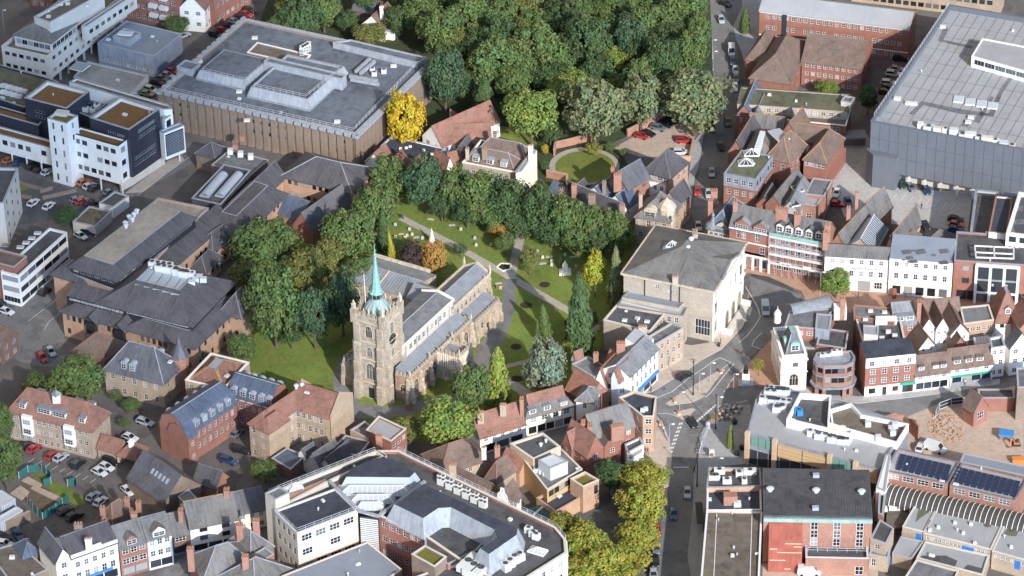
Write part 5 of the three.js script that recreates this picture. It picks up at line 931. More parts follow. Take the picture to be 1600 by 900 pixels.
// ---------- Shire Hall ----------
{
  const T=bld('classical_hall','large classical stone fronted hall with shallow hipped grey roof','hall');
  const r=block(T,{p:[[974.4,425.6],[1114.4,453.3],[1162.7,378.9]],h:14.7,W:'brick_pale',no:[1],R:['hip',4.2,'slate_brown',{o:.5,rc:0,hi:.9}],win:[[0,1,2,.9,1.2,'w',{y0:11.4,y1:13.6,s:[.36,.38]}],[0,1,3,.8,.9,'w',{y0:11,y1:12.8,s:[.47,.51,.55]}],[0,1,1,3.8,4.4,'W',{y0:1.2,y1:6,s:[.89]}]]});
  {const g=new Geo();for (let i=0;i<4;i++){const o=inset(r.pts,-.5),a=V(o[i].x,14.45,o[i].z),b=V(o[(i+1) % 4].x,14.45,o[(i+1) % 4].z);const g1=new Geo();g1.bar(a,b,.2,.22);part(T,'cornice',g1,'stone_pale');}}
  {const E=r.E[1],G=new Geo();wall(G,T,E.a,E.b,E.n,0,14.5,[...[.1,.26,.42,.58,.74,.9].flatMap((s)=>[[s*E.len,6.6,1.8,3.2,'W'],[s*E.len,11.2,1.3,1.5,'W']]),...[.1,.9].map((s)=>[s*E.len,1.6,1.8,3,'a']),...[.3,.5,.7].map((s)=>[s*E.len,.2,2.4,4.6,'a'])],null);part(T,'stone_front',G,'whitestone');
    for (const [y,d,h] of [[5.6,.5,.5],[10.6,.3,.35],[13.4,.35,.3]]){const g=new Geo();g.box(E.a.clone().lerp(E.b,.5).setY(y).addScaledVector(E.n,.15),E.e,E.n,E.len+.2,d,h,false);part(T,'string_course',g,'whitestone');}
    row(T,'column',E.a.clone().lerp(E.b,.24),E.a.clone().lerp(E.b,.76),E.n,4,.8,.5,6.1,13.4,'whitestone',.2,true);
    {const g=new Geo();g.box(E.a.clone().lerp(E.b,.5).setY(0).addScaledVector(E.n,.6),E.e,E.n,E.len*.6,1.2,5.6);part(T,'rusticated_bay',g,'whitestone');for (const s of [.3,.5,.7]) addWindow(T,E.a.clone().lerp(E.b,s).setY(.2).addScaledVector(E.n,1.32),E.n,2.4,4.6,'a','doorway');}
    {const c=E.a.clone().lerp(E.b,.5),A=E.a.clone().lerp(E.b,.22).setY(14.7),B=E.a.clone().lerp(E.b,.78).setY(14.7),ap=c.clone().setY(16.6),g=new Geo(),off=E.n.clone().multiplyScalar(.5),back=E.n.clone().multiplyScalar(-5);const q=[A,B,ap].map((k)=>k.clone().add(off));g.poly(q);const bk=c.clone().setY(16.4).add(back),gr=new Geo();gr.poly([q[0],q[2],bk]);gr.poly([q[2],q[1],bk]);part(T,'pediment_roof',gr,'slate_brown');part(T,'pediment',g,'whitestone');const l=new Geo();l.bar(q[0],q[2],.22);l.bar(q[2],q[1],.22);part(T,'pediment_moulding',l,'lead');}
    for (let i=0;i<4;i++){const g=new Geo();g.box(E.a.clone().lerp(E.b,.5).setY(0).addScaledVector(E.n,1.6+(4-i)*.35),E.e,E.n,E.len*.5,.72,.16*(i+1));part(T,'step',g,'concrete');}
    for (const s of [.2,.8]){const g=new Geo();g.box(E.a.clone().lerp(E.b,s).setY(0).addScaledVector(E.n,2.2),E.e,E.n,1.2,2.6,1.1);part(T,'plinth',g,'whitestone');}}
  for (const [x,y,h] of [[1052,381,17.8]]) rooflight(T,1050,384,17.6,2.6,2.2,{pyr:1.1,a:.3,g:'roseglass'});
  {const g=new Geo();g.prism(pxs([[1040,378],[1072,384],[1070,392],[1036,387]],17.6),16,17.6);part(T,'roof_deck',g,'felt_blue');}
  cowl(T,1080,378,18,.7,1.4);cowl(T,1075,390,17.8,.6,1.2);chimney(T,1086,362,18.4,{w:1.2,d:2.6,H:2.4,m:'brick_pale'});chimney(T,1055,432,16.6,{w:1.4,d:1,H:2,m:'brick_pale'});
  for (const [t,y0] of [[.24,9],[.535,6],[.63,8]]){const E=r.E[0],c=E.a.clone().lerp(E.b,t).addScaledVector(E.n,.12),g=new Geo();g.bar(V(c.x,y0-4,c.z),V(c.x,14,c.z),.1);part(T,'downpipe',g,'black');}
  block(T,{p:[[965,477],[1067,494],[1074,481]],h:8.9,W:'brick_pale',R:['flat',.3,'felt_pale',{cm:'lead'}],win:[[0,3,8,1,1.5,'w'],[1,3,1,1,1.5,'w']]});
  block(T,{p:[[972,464],[1060,481],[1076,466],[985,452]],h:9.6,W:'brick_pale',R:['flat',.2,'felt_blue',{cm:'lead'}]});
}
{// buildings stepping down to the square west of Shire Hall
  const A=bld('office_building','brown brick offices with flat asphalt roof and rooflights beside the hall','office building');
  block(A,{p:[[943,500],[1016,518],[1041,488]],h:8.6,W:'brick_pale',R:['flat',.4,'felt',{cm:'concrete'}],win:[[1,3,5,1.1,1.5,'w']]});
  block(A,{p:[[940,502],[962,508],[972,488]],h:6.5,W:'brick_pale',R:['flat',.3,'felt_mid']});
  for (const [x,y] of [[976,501],[996,498],[1011,503]]) rooflight(A,x,y,8.25,1.2,1,{a:.2});
  chimney(A,1004,510,10.6,{w:2,H:2.4,m:'brick_pale'});
  const B=bld('shop_terrace','tall white terrace above blue shopfronts facing the square','terrace');
  const r=block(B,{p:[[942,575],[984,588],[1019,541]],h:9,W:'white',R:['gable',2.4,'slate_pale',{ax:1,rc:0}],win:[[1,1,6,1,1.6,'w',{y0:6.2}],[1,1,6,1,1.7,'w',{y0:3.4,y1:6}],[1,1,4,3,2.2,'s',{y0:.2,y1:2.8}],[0,2,2,1,1.4,'w',{y0:3}]]});
  {const E=r.E[1],g=new Geo();g.box(E.a.clone().lerp(E.b,.62).setY(2.7).addScaledVector(E.n,.3),E.e,E.n,E.len*.7,.6,.55);part(B,'shop_fascia',g,'shopblue');}
  const C=bld('shop_terrace','brown brick shops with white windows beside the white terrace','terrace');
  block(C,{p:[[1002,532],[1020,541],[1043,500]],h:8.8,W:'brick_buff',R:['flat',.4,'felt_mid'],win:[[1,3,5,1,1.5,'w']]});
  const D=bld('shop_house','pale blue house adjoining the white terrace','shop house');
  block(D,{p:[[955,590],[966,594],[987,575]],h:8.4,W:'bluewhite',R:['gable',2.6,'tile',{ax:1}],win:[[1,3,3,1,1.2,'w',{y0:.8}]]});
  const E2=bld('house','white house with grey lead roofs rising behind the white terrace','house');
  block(E2,{p:[[973,551],[1001,558],[1014,540]],h:8,W:'white',R:['hip',2.6,'slate_pale',{rc:'leadpale'}],win:[[0,2,1,1.2,1.4,'w']]});
  block(E2,{p:[[977,538],[1006,546],[1018,528]],h:10,W:'white',R:['mono',1.6,'felt_pale',{e:3}]});
  chimney(E2,970,535,12.4,{w:2,d:1,H:5});
  const F=bld('house','red tiled back ranges with many ridges behind the white terrace','house');
  block(F,{p:[[893,569],[928,590],[945,572]],h:6.4,W:'brick_buff',R:['flat',.3,'slate_pale']});
  block(F,{p:[[893,560],[901,566],[906,556]],h:6,W:'white',R:['gable',2.4,'tile',{ax:1}]});
  block(F,{p:[[930,595],[947,600],[973,573]],h:5.4,W:'white',R:['gable',4,'tile',{ax:1,rc:'tile_red'}],win:[[0,1,1,.8,1.1,'w']]});
  block(F,{p:[[942,572],[964,580],[996,562]],h:6,W:'brick_orange',R:['gable',3,'tile_red',{ax:0,rc:'tile_red'}]});
  block(F,{p:[[884,606],[920,628],[942,606]],h:4.6,W:'brick_orange',R:['gable',4,'tile_red',{ax:0,rc:'tile_red'}]});
  chimney(F,931,552,9.4,{w:1.2,H:3.4});chimney(F,967,568,10,{w:1,H:2});
  const G=bld('shop_house','white painted corner house with pale grey hipped roof','shop house');
  block(G,{p:[[900,624],[927,628],[966,611]],h:6.8,W:'white',R:['hip',1.6,'slate_pale',{rc:'leadpale'}],win:[[0,1,1,.9,1.5,'w',{y0:4}],[1,2,3,1,1.4,'w',{y0:2.2}],[1,1,3,2.2,1.7,'s',{y0:.2,y1:2.2}]]});
  const H=bld('shop_terrace','cream shop with dark mansard, three dormers and red tiled ridge','shop house');
  const h=block(H,{p:[[822,652],[897,632],[884,610]],h:5.4,W:'cream',R:['frus',1.8,'slate_brown',{d:1.6,o:.3,tm:'tile'}],win:[[0,1,4,1.5,1.4,'W',{y0:3,y1:5.2}],[0,1,5,2,1.9,'s',{y0:.2,y1:2.5}]]});
  dormers(h,0,[.15,.45,.8],{w:1.7,h:1.3,up:.3,m:'white',rm:'lead',t:'W'});
  block(H,{pts:inset(h.pts,1.6),h:7.1,b:6.9,W:'cream',R:['gable',2.2,'tile',{o:0,rc:'tile_red'}]});
  chimney(H,815,622,11,{w:.9,d:1.4,H:5});
  const I=bld('shop_terrace','pair of low white cottages under one long red tiled roof','cottage');
  block(I,{p:[[750,683],[821,661],[806,636]],h:5,W:'white',R:['gable',4,'tile',{ax:0,rc:'tile_red'}],win:[[0,1,5,1.1,1.2,'w',{y0:2.8}],[0,1,3,3,1.9,'s',{y0:.2,y1:2.6}]]});
  chimney(I,751,644,11,{w:1.4,d:1,H:3,m:'brick_buff'});chimney(I,786,632,11,{w:1.4,d:1,H:3,m:'brick_buff'});
// flatiron and its neighbours
  const J=bld('flatiron_building','wedge shaped brick building with black flat roof at the junction','building');
  block(J,{p:[[966.7,621],[1004.5,651],[1022,651],[1026,620],[991,611]],h:9.6,W:'brick_pink',R:['flat',.5,'felt_navy',{cm:'concrete'}],win:[[1,3,1,1.5,1.4,'W',{y0:1.4}],[2,3,3,1.2,1.4,'w',{y0:1.4}],[0,2,4,1.2,1.2,'w',{y0:4}]]});
  for (const [x,y] of [[1004,643],[1009,641]]) unit(J,x,y,9.1,1,.8,.8);
  const K=bld('shop_house','brick house with brown tiled roof and big chimney behind the junction','house');
  block(K,{p:[[928,684],[992,664],[976,636]],h:7.6,W:'brick_red',R:['gable',4.2,'slate_brown',{ax:0,rc:'tile_brown'}],win:[[0,2,4,1.1,1.4,'w',{y0:2}]]});
  block(K,{p:[[944,698],[970,690],[962,674]],h:6.4,W:'brick_red',R:['gable',3,'tile_brown',{ax:1}],win:[[0,2,1,1.2,1.3,'w']]});
  block(K,{p:[[980,708],[1006,694],[1000,683],[976,694]],h:4.4,W:'white',R:['flat',.4,'felt'],win:[[0,1,1,4,1.2,'D',{y0:1.6}]]});
  chimney(K,964,664,12.4,{w:3,d:1.2,H:4,a:-.3});chimney(K,911,658,11.6,{w:.9,d:1.8,H:5});chimney(K,921,663,11.6,{w:.9,d:1.8,H:5});
  const L=bld('house','tall red brick house with steep red tiled gables','house');
  block(L,{p:[[881,686],[918,711],[942,698]],h:6.8,W:'brick_red',R:['gable',4.4,'tile',{ax:0,rc:'tile_red'}],win:[[0,2,3,1.1,1.5,'w'],[1,2,1,1.4,1.5,'w']]});
  block(L,{p:[[880,690],[893,698],[906,688]],h:6.8,W:'brick_red',R:['gable',3.4,'tile',{ax:1,rc:'tile_red'}],win:[[0,2,1,1,1.4,'w']]});
// ochre block with plant box and roof terrace
  const N=bld('commercial_building','ochre walled flat roofed building with pale plant box and roof terrace','building');
  block(N,{p:[[796.7,693],[833,718],[876,698],[848,676]],h:8.6,W:'ochre_pale',R:['flat',.4,'felt',{cm:'concrete',th:.45}]});
  block(N,{p:[[813,712],[855,766],[910,733],[876,700],[833,720]],h:6.6,W:'ochre',R:['flat',.4,'felt_mid',{cm:'concrete'}],win:[[1,1,6,1.6,1.6,'s',{y0:3.8}]]});
  block(N,{p:[[841,719],[860,732],[887,721],[866,709]],h:9.6,b:6,W:'galv',R:['flat',.1,'galv']});
  block(N,{p:[[838,778],[868,800],[912,775],[880,757]],h:3.6,W:'brick_pink',R:['flat',.5,'felt_navy',{cm:'brick_pink'}]});
  block(N,{p:[[891,748],[911,761],[936,750],[914,737]],h:7.2,W:'brick_pink',R:['flat',.6,'moss',{cm:'concrete'}],win:[[1,1,1,1,2.2,'d',{y0:3,s:[.8]}]]});
  {const c=px(874,745,5.6),g=new Geo(),u=px(896,735,5.6).sub(c).setY(0).normalize();g.box(V(c.x,5.4,c.z),u,V(-u.z,0,u.x),8,2,.15,false);part(N,'awning',g,'leadpale');}
  for (const [x,y] of [[838,737],[846,739],[852,742],[848,733]]) unit(N,x,y,6.2,1.2,1,1,{m:'galv',fans:1});cowl(N,845,697,8.2,.5,.9);cowl(N,853,691,8.2,.4,.9);
  for (let i=0;i<7;i++) unit(N,893+i*2.2,763+i*1.5,3.2,.35,.35,.7,{m:i % 2?'trim':'pot',name:'planter'});
  {const c=px(874,779,3.2);const l=new Geo();l.lathe(V(c.x,3.2,c.z),[[.7,.7],[.7,.76],[0,.76]],10);l.lathe(V(c.x,3.2,c.z),[[.1,0],[.1,.7]],6);part(N,'terrace_table',l,'trim');}
  const Q=bld('covered_yard','teal glazed lean-to roof beside the white gabled house','canopy');
  for (const p of [[[812,799],[852,787],[842,803],[828,808]],[[830,810],[844,804],[855,788],[865,793],[848,816]]]){const g=flatsheet(pxs(p,2.4),2.4);if (Q.userData.pending){Q.position.copy(px(835,803,0)).setY(0);delete Q.userData.pending;} part(Q,'roof_panel',g,'teal');} {const g=new Geo();g.bar(px(829,809,2.5),px(853,787,2.5),.25,.1);part(Q,'rafter',g,'trim');for (const [x,y] of [[814,799],[864,793],[848,815]]){const c=px(x,y,2.4),k=new Geo();k.bar(V(c.x,0,c.z),c,.06);part(Q,'post',k,'galv');}}
  const R=bld('house','white house with Dutch gable and brown tiled wings around a court','house');
  block(R,{p:[[774,783],[798,790],[826,775]],h:6,W:'white',R:['gable',3.6,'tile_brown',{ax:1}],win:[[1,2,3,1.1,1.3,'w'],[0,2,2,.9,1.1,'w']]});
  {const E=outN(footprint({p:[[774,783],[798,790],[826,775]],h:6}),0),g=new Geo(),q=[[0,0],[1,0],[1,6.6],[.86,7.4],[.82,8.6],[.66,9.2],[.62,10.4],[.38,10.4],[.34,9.2],[.18,8.6],[.14,7.4],[0,6.6]].map(([t,y])=>E.a.clone().lerp(E.b,t).setY(y).addScaledVector(E.n,.2));g.poly(q);part(R,'dutch_gable',g,'white');}
  block(R,{p:[[688,740],[764,716],[756,700]],d:9,h:5.6,W:'brick_buff',R:['hip',4,'tile_brown',{rc:'tile'}],win:[[0,2,4,1,1.2,'w']]});
  block(R,{p:[[760,742],[776,750],[790,722]],h:5.6,W:'brick_buff',R:['hip',3.6,'tile_brown',{rc:'tile'}]});
  block(R,{p:[[704,748],[762,776],[776,764]],h:5.4,W:'brick_buff',R:['gable',2.6,'tile_brown',{ax:0}]});
  chimney(R,707,726,11.6,{w:1.6,H:3.6,m:'brick_buff'});chimney(R,756,700,11.4,{w:1,H:3,m:'white'});chimney(R,777,698,11.6,{w:1.2,H:5});
  const S=bld('outbuilding','red tiled outhouse between the ochre block and the court house','outbuilding');
  block(S,{p:[[782,722],[812,736],[820,716]],h:4.6,W:'brick_pink',R:['gable',2.8,'tile_red',{ax:0}]});
// small buildings behind the V shaped offices
  const U=bld('office_building','red brick two storey block with grey flat roof near the cathedral','building');
  block(U,{p:[[572,672],[611,690],[635,670],[592,650]],h:6.6,W:'brick_red',R:['flat',.5,'felt_pale',{cm:'concrete'}],win:[[1,2,3,1.2,1.3,'w']]});
  block(U,{p:[[547,672],[575,686],[588,672],[570,658]],h:4.6,W:'brick_pink',R:['flat',.4,'felt_mid']});chimney(U,592,680,9.4,{w:1.4,H:4.6});
  const X=bld('outbuilding','dark slate sheds clustered behind the L shaped block','outbuilding');
  block(X,{p:[[478,720],[500,731],[528,705]],h:4,W:'greyrender',R:['gable',3,'slate',{ax:1}]});
  block(X,{p:[[496,728],[522,738],[548,706]],h:3.4,W:'greyrender',R:['gable',3,'slate_purple',{ax:1}]});
  block(X,{p:[[424,716],[454,734],[478,712],[448,700]],h:3.4,W:'brick_dark',R:['flat',.2,'slate_blue']});
  block(X,{p:[[466,708],[478,714],[494,702]],h:4.2,W:'white',R:['gable',1.6,'slate',{ax:1}]});
  block(X,{p:[[520,700],[560,714],[578,690],[540,680]],h:4,W:'brick_dark',R:['flat',.2,'felt']});
}
// ---------- V shaped office block at the bottom ----------
{
  const T=bld('office_block','V shaped cream and brick office block with glazed atrium and black roofs','office building');
  const H=15;
  block(T,{p:[[429,798.5],[464,833.5],[558.6,797.3]],h:H,W:'buffrender',R:['flat',.35,'felt_navy',{cm:'galv'}],win:[[0,4,4,1.2,1.7,'W'],[1,4,4,2.6,1.7,'W',{skip:.15}]]});
  block(T,{p:[[417,772],[430,797],[515,752],[603,712],[588,704]],h:H-.3,W:'buffrender',R:['flat',.7,'felt',{cm:'concrete',th:.5}]});
  block(T,{p:[[414,771],[430,781],[452,770],[436,760]],h:17.4,W:'buffrender',R:['flat',.2,'felt_mid']});
  {const g=flatsheet(pxs([[446,784],[516,752],[508,748],[440,776]],14.34),14.34);part(T,'paved_deck',g,'pave_pink');}
  rooflight(T,462,763,14.0,3.4,2.6,{pyr:1.3,a:-.3,g:'skyglass_white'});
  railing(T,[[430,798],[464,832],[558,797]],H);railing(T,[[420,771],[586,705]],H-.3);railing(T,[[622,704],[868,823],[884,842]],H-.3);
// right arm terrace ring
  block(T,{p:[[588,704],[600,712],[610,738],[592,806],[664,838],[740,890],[800,918],[886,864],[884,842],[868,823],[622,703.5]],h:H-.3,W:'brick_red',no:[6,7,8,9],R:['flat',.7,'felt',{cm:'concrete',th:.5}],win:[[3,4,6,1.3,1.4,'W'],[4,4,5,1.3,1.6,'W'],[5,4,5,1.2,1.8,'W']]});
  {const q=pxs([[800,918],[886,864],[884,842],[868,823],[622,703.5]],H-.3),G=new Geo();for (let i=0;i<4;i++){const a=q[i],b=q[i+1],e=b.clone().sub(a).setY(0),L=e.length();e.normalize();const n=V(-e.z,0,e.x);if (n.dot(V(a.x-px(720,800,H).x,0,a.z-px(720,800,H).z))<0) n.negate();wall(G,T,a,b,n,0,H-.3,winList([[4,Math.max(1,Math.round(L/2.6)),1.2,1.8,'W']],L,0,H-.3));for (const y of [3.4,7,10.6,13.8]) part(T,'string_course',new Geo().box(a.clone().lerp(b,.5).setY(y).addScaledVector(n,.1),e,n,L,.35,.25,false),'whitestone');} part(T,'stone_front',G,'whitestone');}
  {const E=outN(pxs([[592,806],[664,838],[740,890]],H-.3).concat(px(700,780,H)),0),g=new Geo();g.box(E.a.clone().lerp(E.b,.5).setY(0).addScaledVector(E.n,.05),E.e,E.n,E.len,.2,0.1);}
// penthouse with sloping metal skirts
  const ph=pxs([[616,788],[662,756],[809,825],[807,836],[764,866],[750,857],[776,840],[773,828],[705,793],[685,794],[661,810]],18.4);
  {const g=flatsheet(ph,18.4);part(T,'penthouse_roof',g,'felt_navy');const low=inset(ph,-1.5);for (let i=0;i<ph.length;i++){const j=(i+1) % ph.length,k=new Geo();k.poly([V(low[i].x,14.2,low[i].z),V(low[j].x,14.2,low[j].z),V(ph[j].x,18.45,ph[j].z),V(ph[i].x,18.45,ph[i].z)]);part(T,'metal_skirt',k,'leadpale');}}
// dark hip above the atrium
  {const b=pxs([[541,745],[548,732],[585,716],[612,716],[648,738],[640,746]],16.8);const g=flatsheet(b,16.8);part(T,'atrium_roof',g,'felt_navy');const low=inset(b,-1.2);for (let i=0;i<6;i++){const j=(i+1) % 6,k=new Geo();k.poly([V(low[i].x,14.2,low[i].z),V(low[j].x,14.2,low[j].z),V(b[j].x,16.8,b[j].z),V(b[i].x,16.8,b[i].z)]);part(T,'metal_skirt',k,'skyglass_white');}}
// stepped glazed atrium: four ridge lights
  [[540,752,648,752,3.2],[528,765,646,765,4.2],[545,779,618,779,3.2],[556,791,602,791,2.4]].forEach(([x0,y0,x1,y1,w],i)=>{
    const y=14.4-i*.05,A=px(x0,y0+2,y),B=px(x1,y1+2,y),u=B.clone().sub(A).normalize(),n=V(-u.z,0,u.x),h=1.5,L=A.distanceTo(B),e=Math.min(2.6,L*.2);
    const P=(s,d,z)=>A.clone().addScaledVector(u,s).addScaledVector(n,d).add(V(0,z,0)),g=new Geo();
    g.poly([P(0,w/2,0),P(L,w/2,0),P(L-e,0,h),P(e,0,h)]);g.poly([P(L,-w/2,0),P(0,-w/2,0),P(e,0,h),P(L-e,0,h)]);g.poly([P(0,-w/2,0),P(0,w/2,0),P(e,0,h)]);g.poly([P(L,w/2,0),P(L,-w/2,0),P(L-e,0,h)]);
    const K=part(T,'ridge_rooflight',g,'skyglass_white');const b=new Geo();b.bar(P(e,0,h),P(L-e,0,h),.08);for (const [s,d,s2] of [[0,1,e],[0,-1,e],[L,1,L-e],[L,-1,L-e]]) b.bar(P(s,d*w/2,.03),P(s2,0,h),.08);for (let q=1;q<L-1;q += 1.1) b.bar(P(q,w/2,.04),P(Math.min(Math.max(q,e),L-e),0,h),.035);part(K,'glazing_bar',b,'trim');
 });
  {const g=flatsheet(pxs([[515,752],[545,738],[650,742],[664,752],[592,805],[560,797]],14),14);part(T,'atrium_deck',g,'felt_brown');}
  {const c0=px(563,802,H),c1=px(591,806,H),u=c1.clone().sub(c0).setY(0).normalize(),L=c0.distanceTo(c1),g=new Geo(),n=V(-u.z,0,u.x);g.box(c0.clone().lerp(c1,.5).setY(0),u,n,L,.3,14.2);part(T,'atrium_glazing',g,'roseglass');for (let i=0;i<16;i++){const k=new Geo();k.box(c0.clone().lerp(c1,.5).setY(6+i*.52).addScaledVector(n,.35),u,n,L,.3,.16,false);part(T,'louvre',k,'trim');}}
  for (const p of [[[515,752],[560,797]],[[664,752],[592,806]],[[560,798],[592,807]]]){const g=new Geo();g.bar(px(p[0][0],p[0][1],15.1),px(p[1][0],p[1][1],15.1),.35,.25);part(T,'gutter',g,'leadpale');}
  for (let i=0;i<12;i++) unit(T,690+Math.floor(i/2)*13,751+Math.floor(i/2)*7+(i % 2)*6-(i % 2)*0,14.0,1.8,1,1.5,{m:'unit',fans:2,a:.55});
  for (const [x,y,a,b] of [[732,884,2.2,6],[741,890,2.2,6],[752,895,2.2,5]]) unit(T,x,y,14,a,b,1.6,{a:.6,fans:1});
  for (const [x,y] of [[790,890],[797,884],[804,878],[812,874]]) unit(T,x,y,14,1.6,2,1.8,{a:-.6,fans:1});
  rooflight(T,840,862,14,4,2.4,{pyr:.9,a:.5,g:'skyglass_white'});for (const [x,y] of [[833,838],[826,832],[838,842]]) unit(T,x,y,14,1.6,1.2,1.5,{fans:1,a:.5});
// inner court
  {const E=outN(footprint({p:[[664,840],[700,862],[742,826]],h:14}),0);}
  block(T,{p:[[664,822],[690,810],[704,812],[760,842],[745,860],[700,882],[664,860]],h:14.15,b:12,W:'brick_red',R:['flat',.1,'felt',{}]});
  const C2=bld('office_block_wing','brick stair block with mossy flat roof in front of the office court','building');
  block(C2,{p:[[643,866],[679,886],[698,870],[664,852]],h:15.6,W:'brick_brown',R:['flat',.5,'moss',{cm:'concrete'}]});
  block(C2,{p:[[640,905],[690,935],[730,900],[698,872],[679,890]],h:13,W:'brick_brown',R:['flat',.4,'felt',{cm:'concrete'}]});
  rooflight(C2,703,866,13,3,1.4,{a:-.6});rooflight(C2,716,880,13,4,1.4,{a:-.6});
  const D2=bld('low_hall','low hall with pale blue metal roof in front of the office block','hall');
  block(D2,{p:[[440,900],[574,847],[628,890],[560,935],[470,940]],h:8,W:'brick_red',R:['flat',.2,'felt_blue',{cm:'concrete'}]});
}
{// cottage in the wood
  const T=bld('cottage','brown tiled cottage with red porch roof among the wood','cottage');
  block(T,{p:[[564,38],[600,46],[612,22]],h:4,W:'white',R:['gable',3.6,'tile_brown',{ax:1,rc:'tile'}],win:[[0,1,2,1.1,1.2,'w']]});
  block(T,{p:[[598,46],[614,50],[621,35]],h:2.8,W:'white',R:['mono',1.2,'tile_red',{e:3}]});
  block(T,{p:[[550,14],[582,20],[592,2]],h:3.4,W:'brick_dark',R:['gable',3,'slate',{ax:0}]});
  chimney(T,596,10,10,{w:1,H:4,m:'white'});
}
// ---------- east of New Street ----------
{
  const A=bld('apartment_block','long four storey red brick flats with pale metal roof','apartment block');
  block(A,{p:[[1187,15],[1421,44],[1438,18]],h:10.4,W:'brick_red',R:['gable',2.4,'felt_pale',{ax:0,o:.5,rc:0}],win:[[0,3,22,1.1,1.3,'w',{skip:.1}],[1,3,3,1,1.3,'w',{skip:.3}]]});
  {const q=footprint({p:[[1187,15],[1421,44],[1438,18]],h:10.4}),E=outN(q,0);for (const [y,h] of [[9.6,.3],[2.6,.25]]){const g=new Geo();g.box(E.a.clone().lerp(E.b,.5).setY(y).addScaledVector(E.n,.03),E.e,E.n,E.len,.2,h,false);part(A,'string_course',g,'whitestone');} const k=new Geo();k.box(E.a.clone().lerp(E.b,.17).setY(0).addScaledVector(E.n,.05),E.e,E.n,1.3,.4,10.3);part(A,'stair_glazing',k,'roseglass');}
  const B=bld('apartment_block','buff brick flats with glass balconies beyond the grey store','apartment block');
  block(B,{gd:1,p:[[1330,2],[1560,30],[1570,8]],h:16,W:'brick_buff',R:['flat',.5,'felt'],win:[[0,5,18,1.6,1.4,'d']]});
  const C=bld('office_building','red brick office ranges under dark brown hipped roofs','office building');
  block(C,{p:[[1253,94],[1346,106],[1358,66]],h:7.6,W:'brick_red',R:['gable',4.6,'tile_brown',{ax:0,rc:0,o:.5}],win:[[0,3,9,1,1.2,'w'],[1,3,2,1,1.3,'d']]});
  block(C,{p:[[1172,119],[1233,128],[1272,70]],h:7,W:'brick_red',R:['hip',5,'tile_brown',{rc:0,o:.5}],win:[[1,2,4,1,1.2,'w']]});
  block(C,{p:[[1166,90],[1200,95],[1215,62]],h:6.5,W:'brick_red',R:['hip',4.6,'tile_brown',{rc:0}]});
  const D=bld('office_building','long flat roofed brick office with white sash windows','office building');
  block(D,{p:[[1150,180],[1322,197],[1336,172]],h:6,W:'brick_red',R:['flat',.2,'felt_brown',{cm:'whitestone'}],win:[[0,2,14,1.1,1.7,'w']]});
  block(D,{p:[[1152,162],[1324,174],[1335,148]],h:8.6,b:5.9,W:'brick_pale',R:['flat',.25,'felt_green',{cm:'felt_brown'}],win:[[0,1,13,1.2,1.2,'w']]});
  block(D,{p:[[1314,158],[1330,161],[1334,152]],h:9.8,b:8,W:'concrete',R:['flat',.2,'felt_mid']});
  unit(D,1335,212,2.6,6,4,.5,{m:'felt_blue',name:'shed_roof'});
  {const c=px(1333,221,0),g=new Geo();g.box(c,V(1,0,0),V(0,0,1),6,4,2.6);part(D,'store',g,'brick_brown');}
  const E=bld('house','slate roofed red gabled house on the street beside the long flat roofed office','house');
  block(E,{p:[[1150,178],[1176,181],[1190,140]],h:6.4,W:'brick_red',R:['gable',3,'slate_blue',{ax:1,rc:'leadpale'}],win:[[0,2,2,1,1.4,'w']]});
  block(E,{p:[[1174,184],[1190,186],[1198,160]],h:6,W:'brick_red',R:['gable',2.6,'slate_pale',{ax:1}]});
// red brick civic complex
  const F=bld('civic_building','red brick public building with many hipped grey roofs and orange ridges','civic building');
  block(F,{p:[[1131,289],[1183,298],[1206,256]],h:6.6,W:'brick_red',R:['flat',.1,'felt'],win:[[0,2,4,1.1,1.5,'w'],[1,2,7,1.1,1.6,'w']]});
  block(F,{p:[[1131,271],[1181,281],[1203,243]],h:10,b:6.6,W:'zinc',R:['flat',.2,'felt_green',{cm:'zinc'}],win:[[0,1,4,1.2,1.5,'w'],[1,1,6,1,1.4,'d']]});
  rooflight(F,1174,241,9.8,4,2.6,{pyr:1.4,g:'roseglass'});rooflight(F,1165,256,9.8,4,2.6,{pyr:1.4,g:'roseglass'});
  block(F,{p:[[1198,243],[1233,252],[1250,222]],h:9,W:'brick_red',R:['hip',4.8,'tile_brown',{rc:'tile_orange'}],win:[[0,2,2,1.2,1.8,'w'],[1,2,3,1.2,1.8,'w']]});
  block(F,{p:[[1256,247],[1291,254],[1314,214]],h:7.6,W:'brick_red',R:['hip',3.6,'tile_brown',{rc:'tile_orange'}],win:[[0,1,5,1.1,1.5,'w',{y0:5}]]});
  block(F,{p:[[1224,214],[1292,224],[1300,206]],h:7.4,W:'brick_red',R:['gable',3,'tile_brown',{ax:0,rc:'tile_orange'}]});
  block(F,{p:[[1222,206],[1244,211],[1256,186]],h:8.4,W:'brick_red',R:['gable',3.4,'tile_brown',{ax:1,rc:'tile_orange'}]});
  block(F,{p:[[1164,240],[1208,246],[1226,208]],h:8.6,W:'brick_red',R:['hip',2.6,'slate_brown',{rc:'tile_orange'}]});
  block(F,{p:[[1138,236],[1162,240],[1176,196]],h:7.6,W:'brick_red',R:['gable',3.4,'slate_purple',{ax:1,rc:'tile_orange'}]});
  block(F,{p:[[1168,200],[1222,207],[1230,190]],h:6.6,W:'brick_red',R:['gable',3,'slate_brown',{ax:0,rc:'tile_orange'}]});
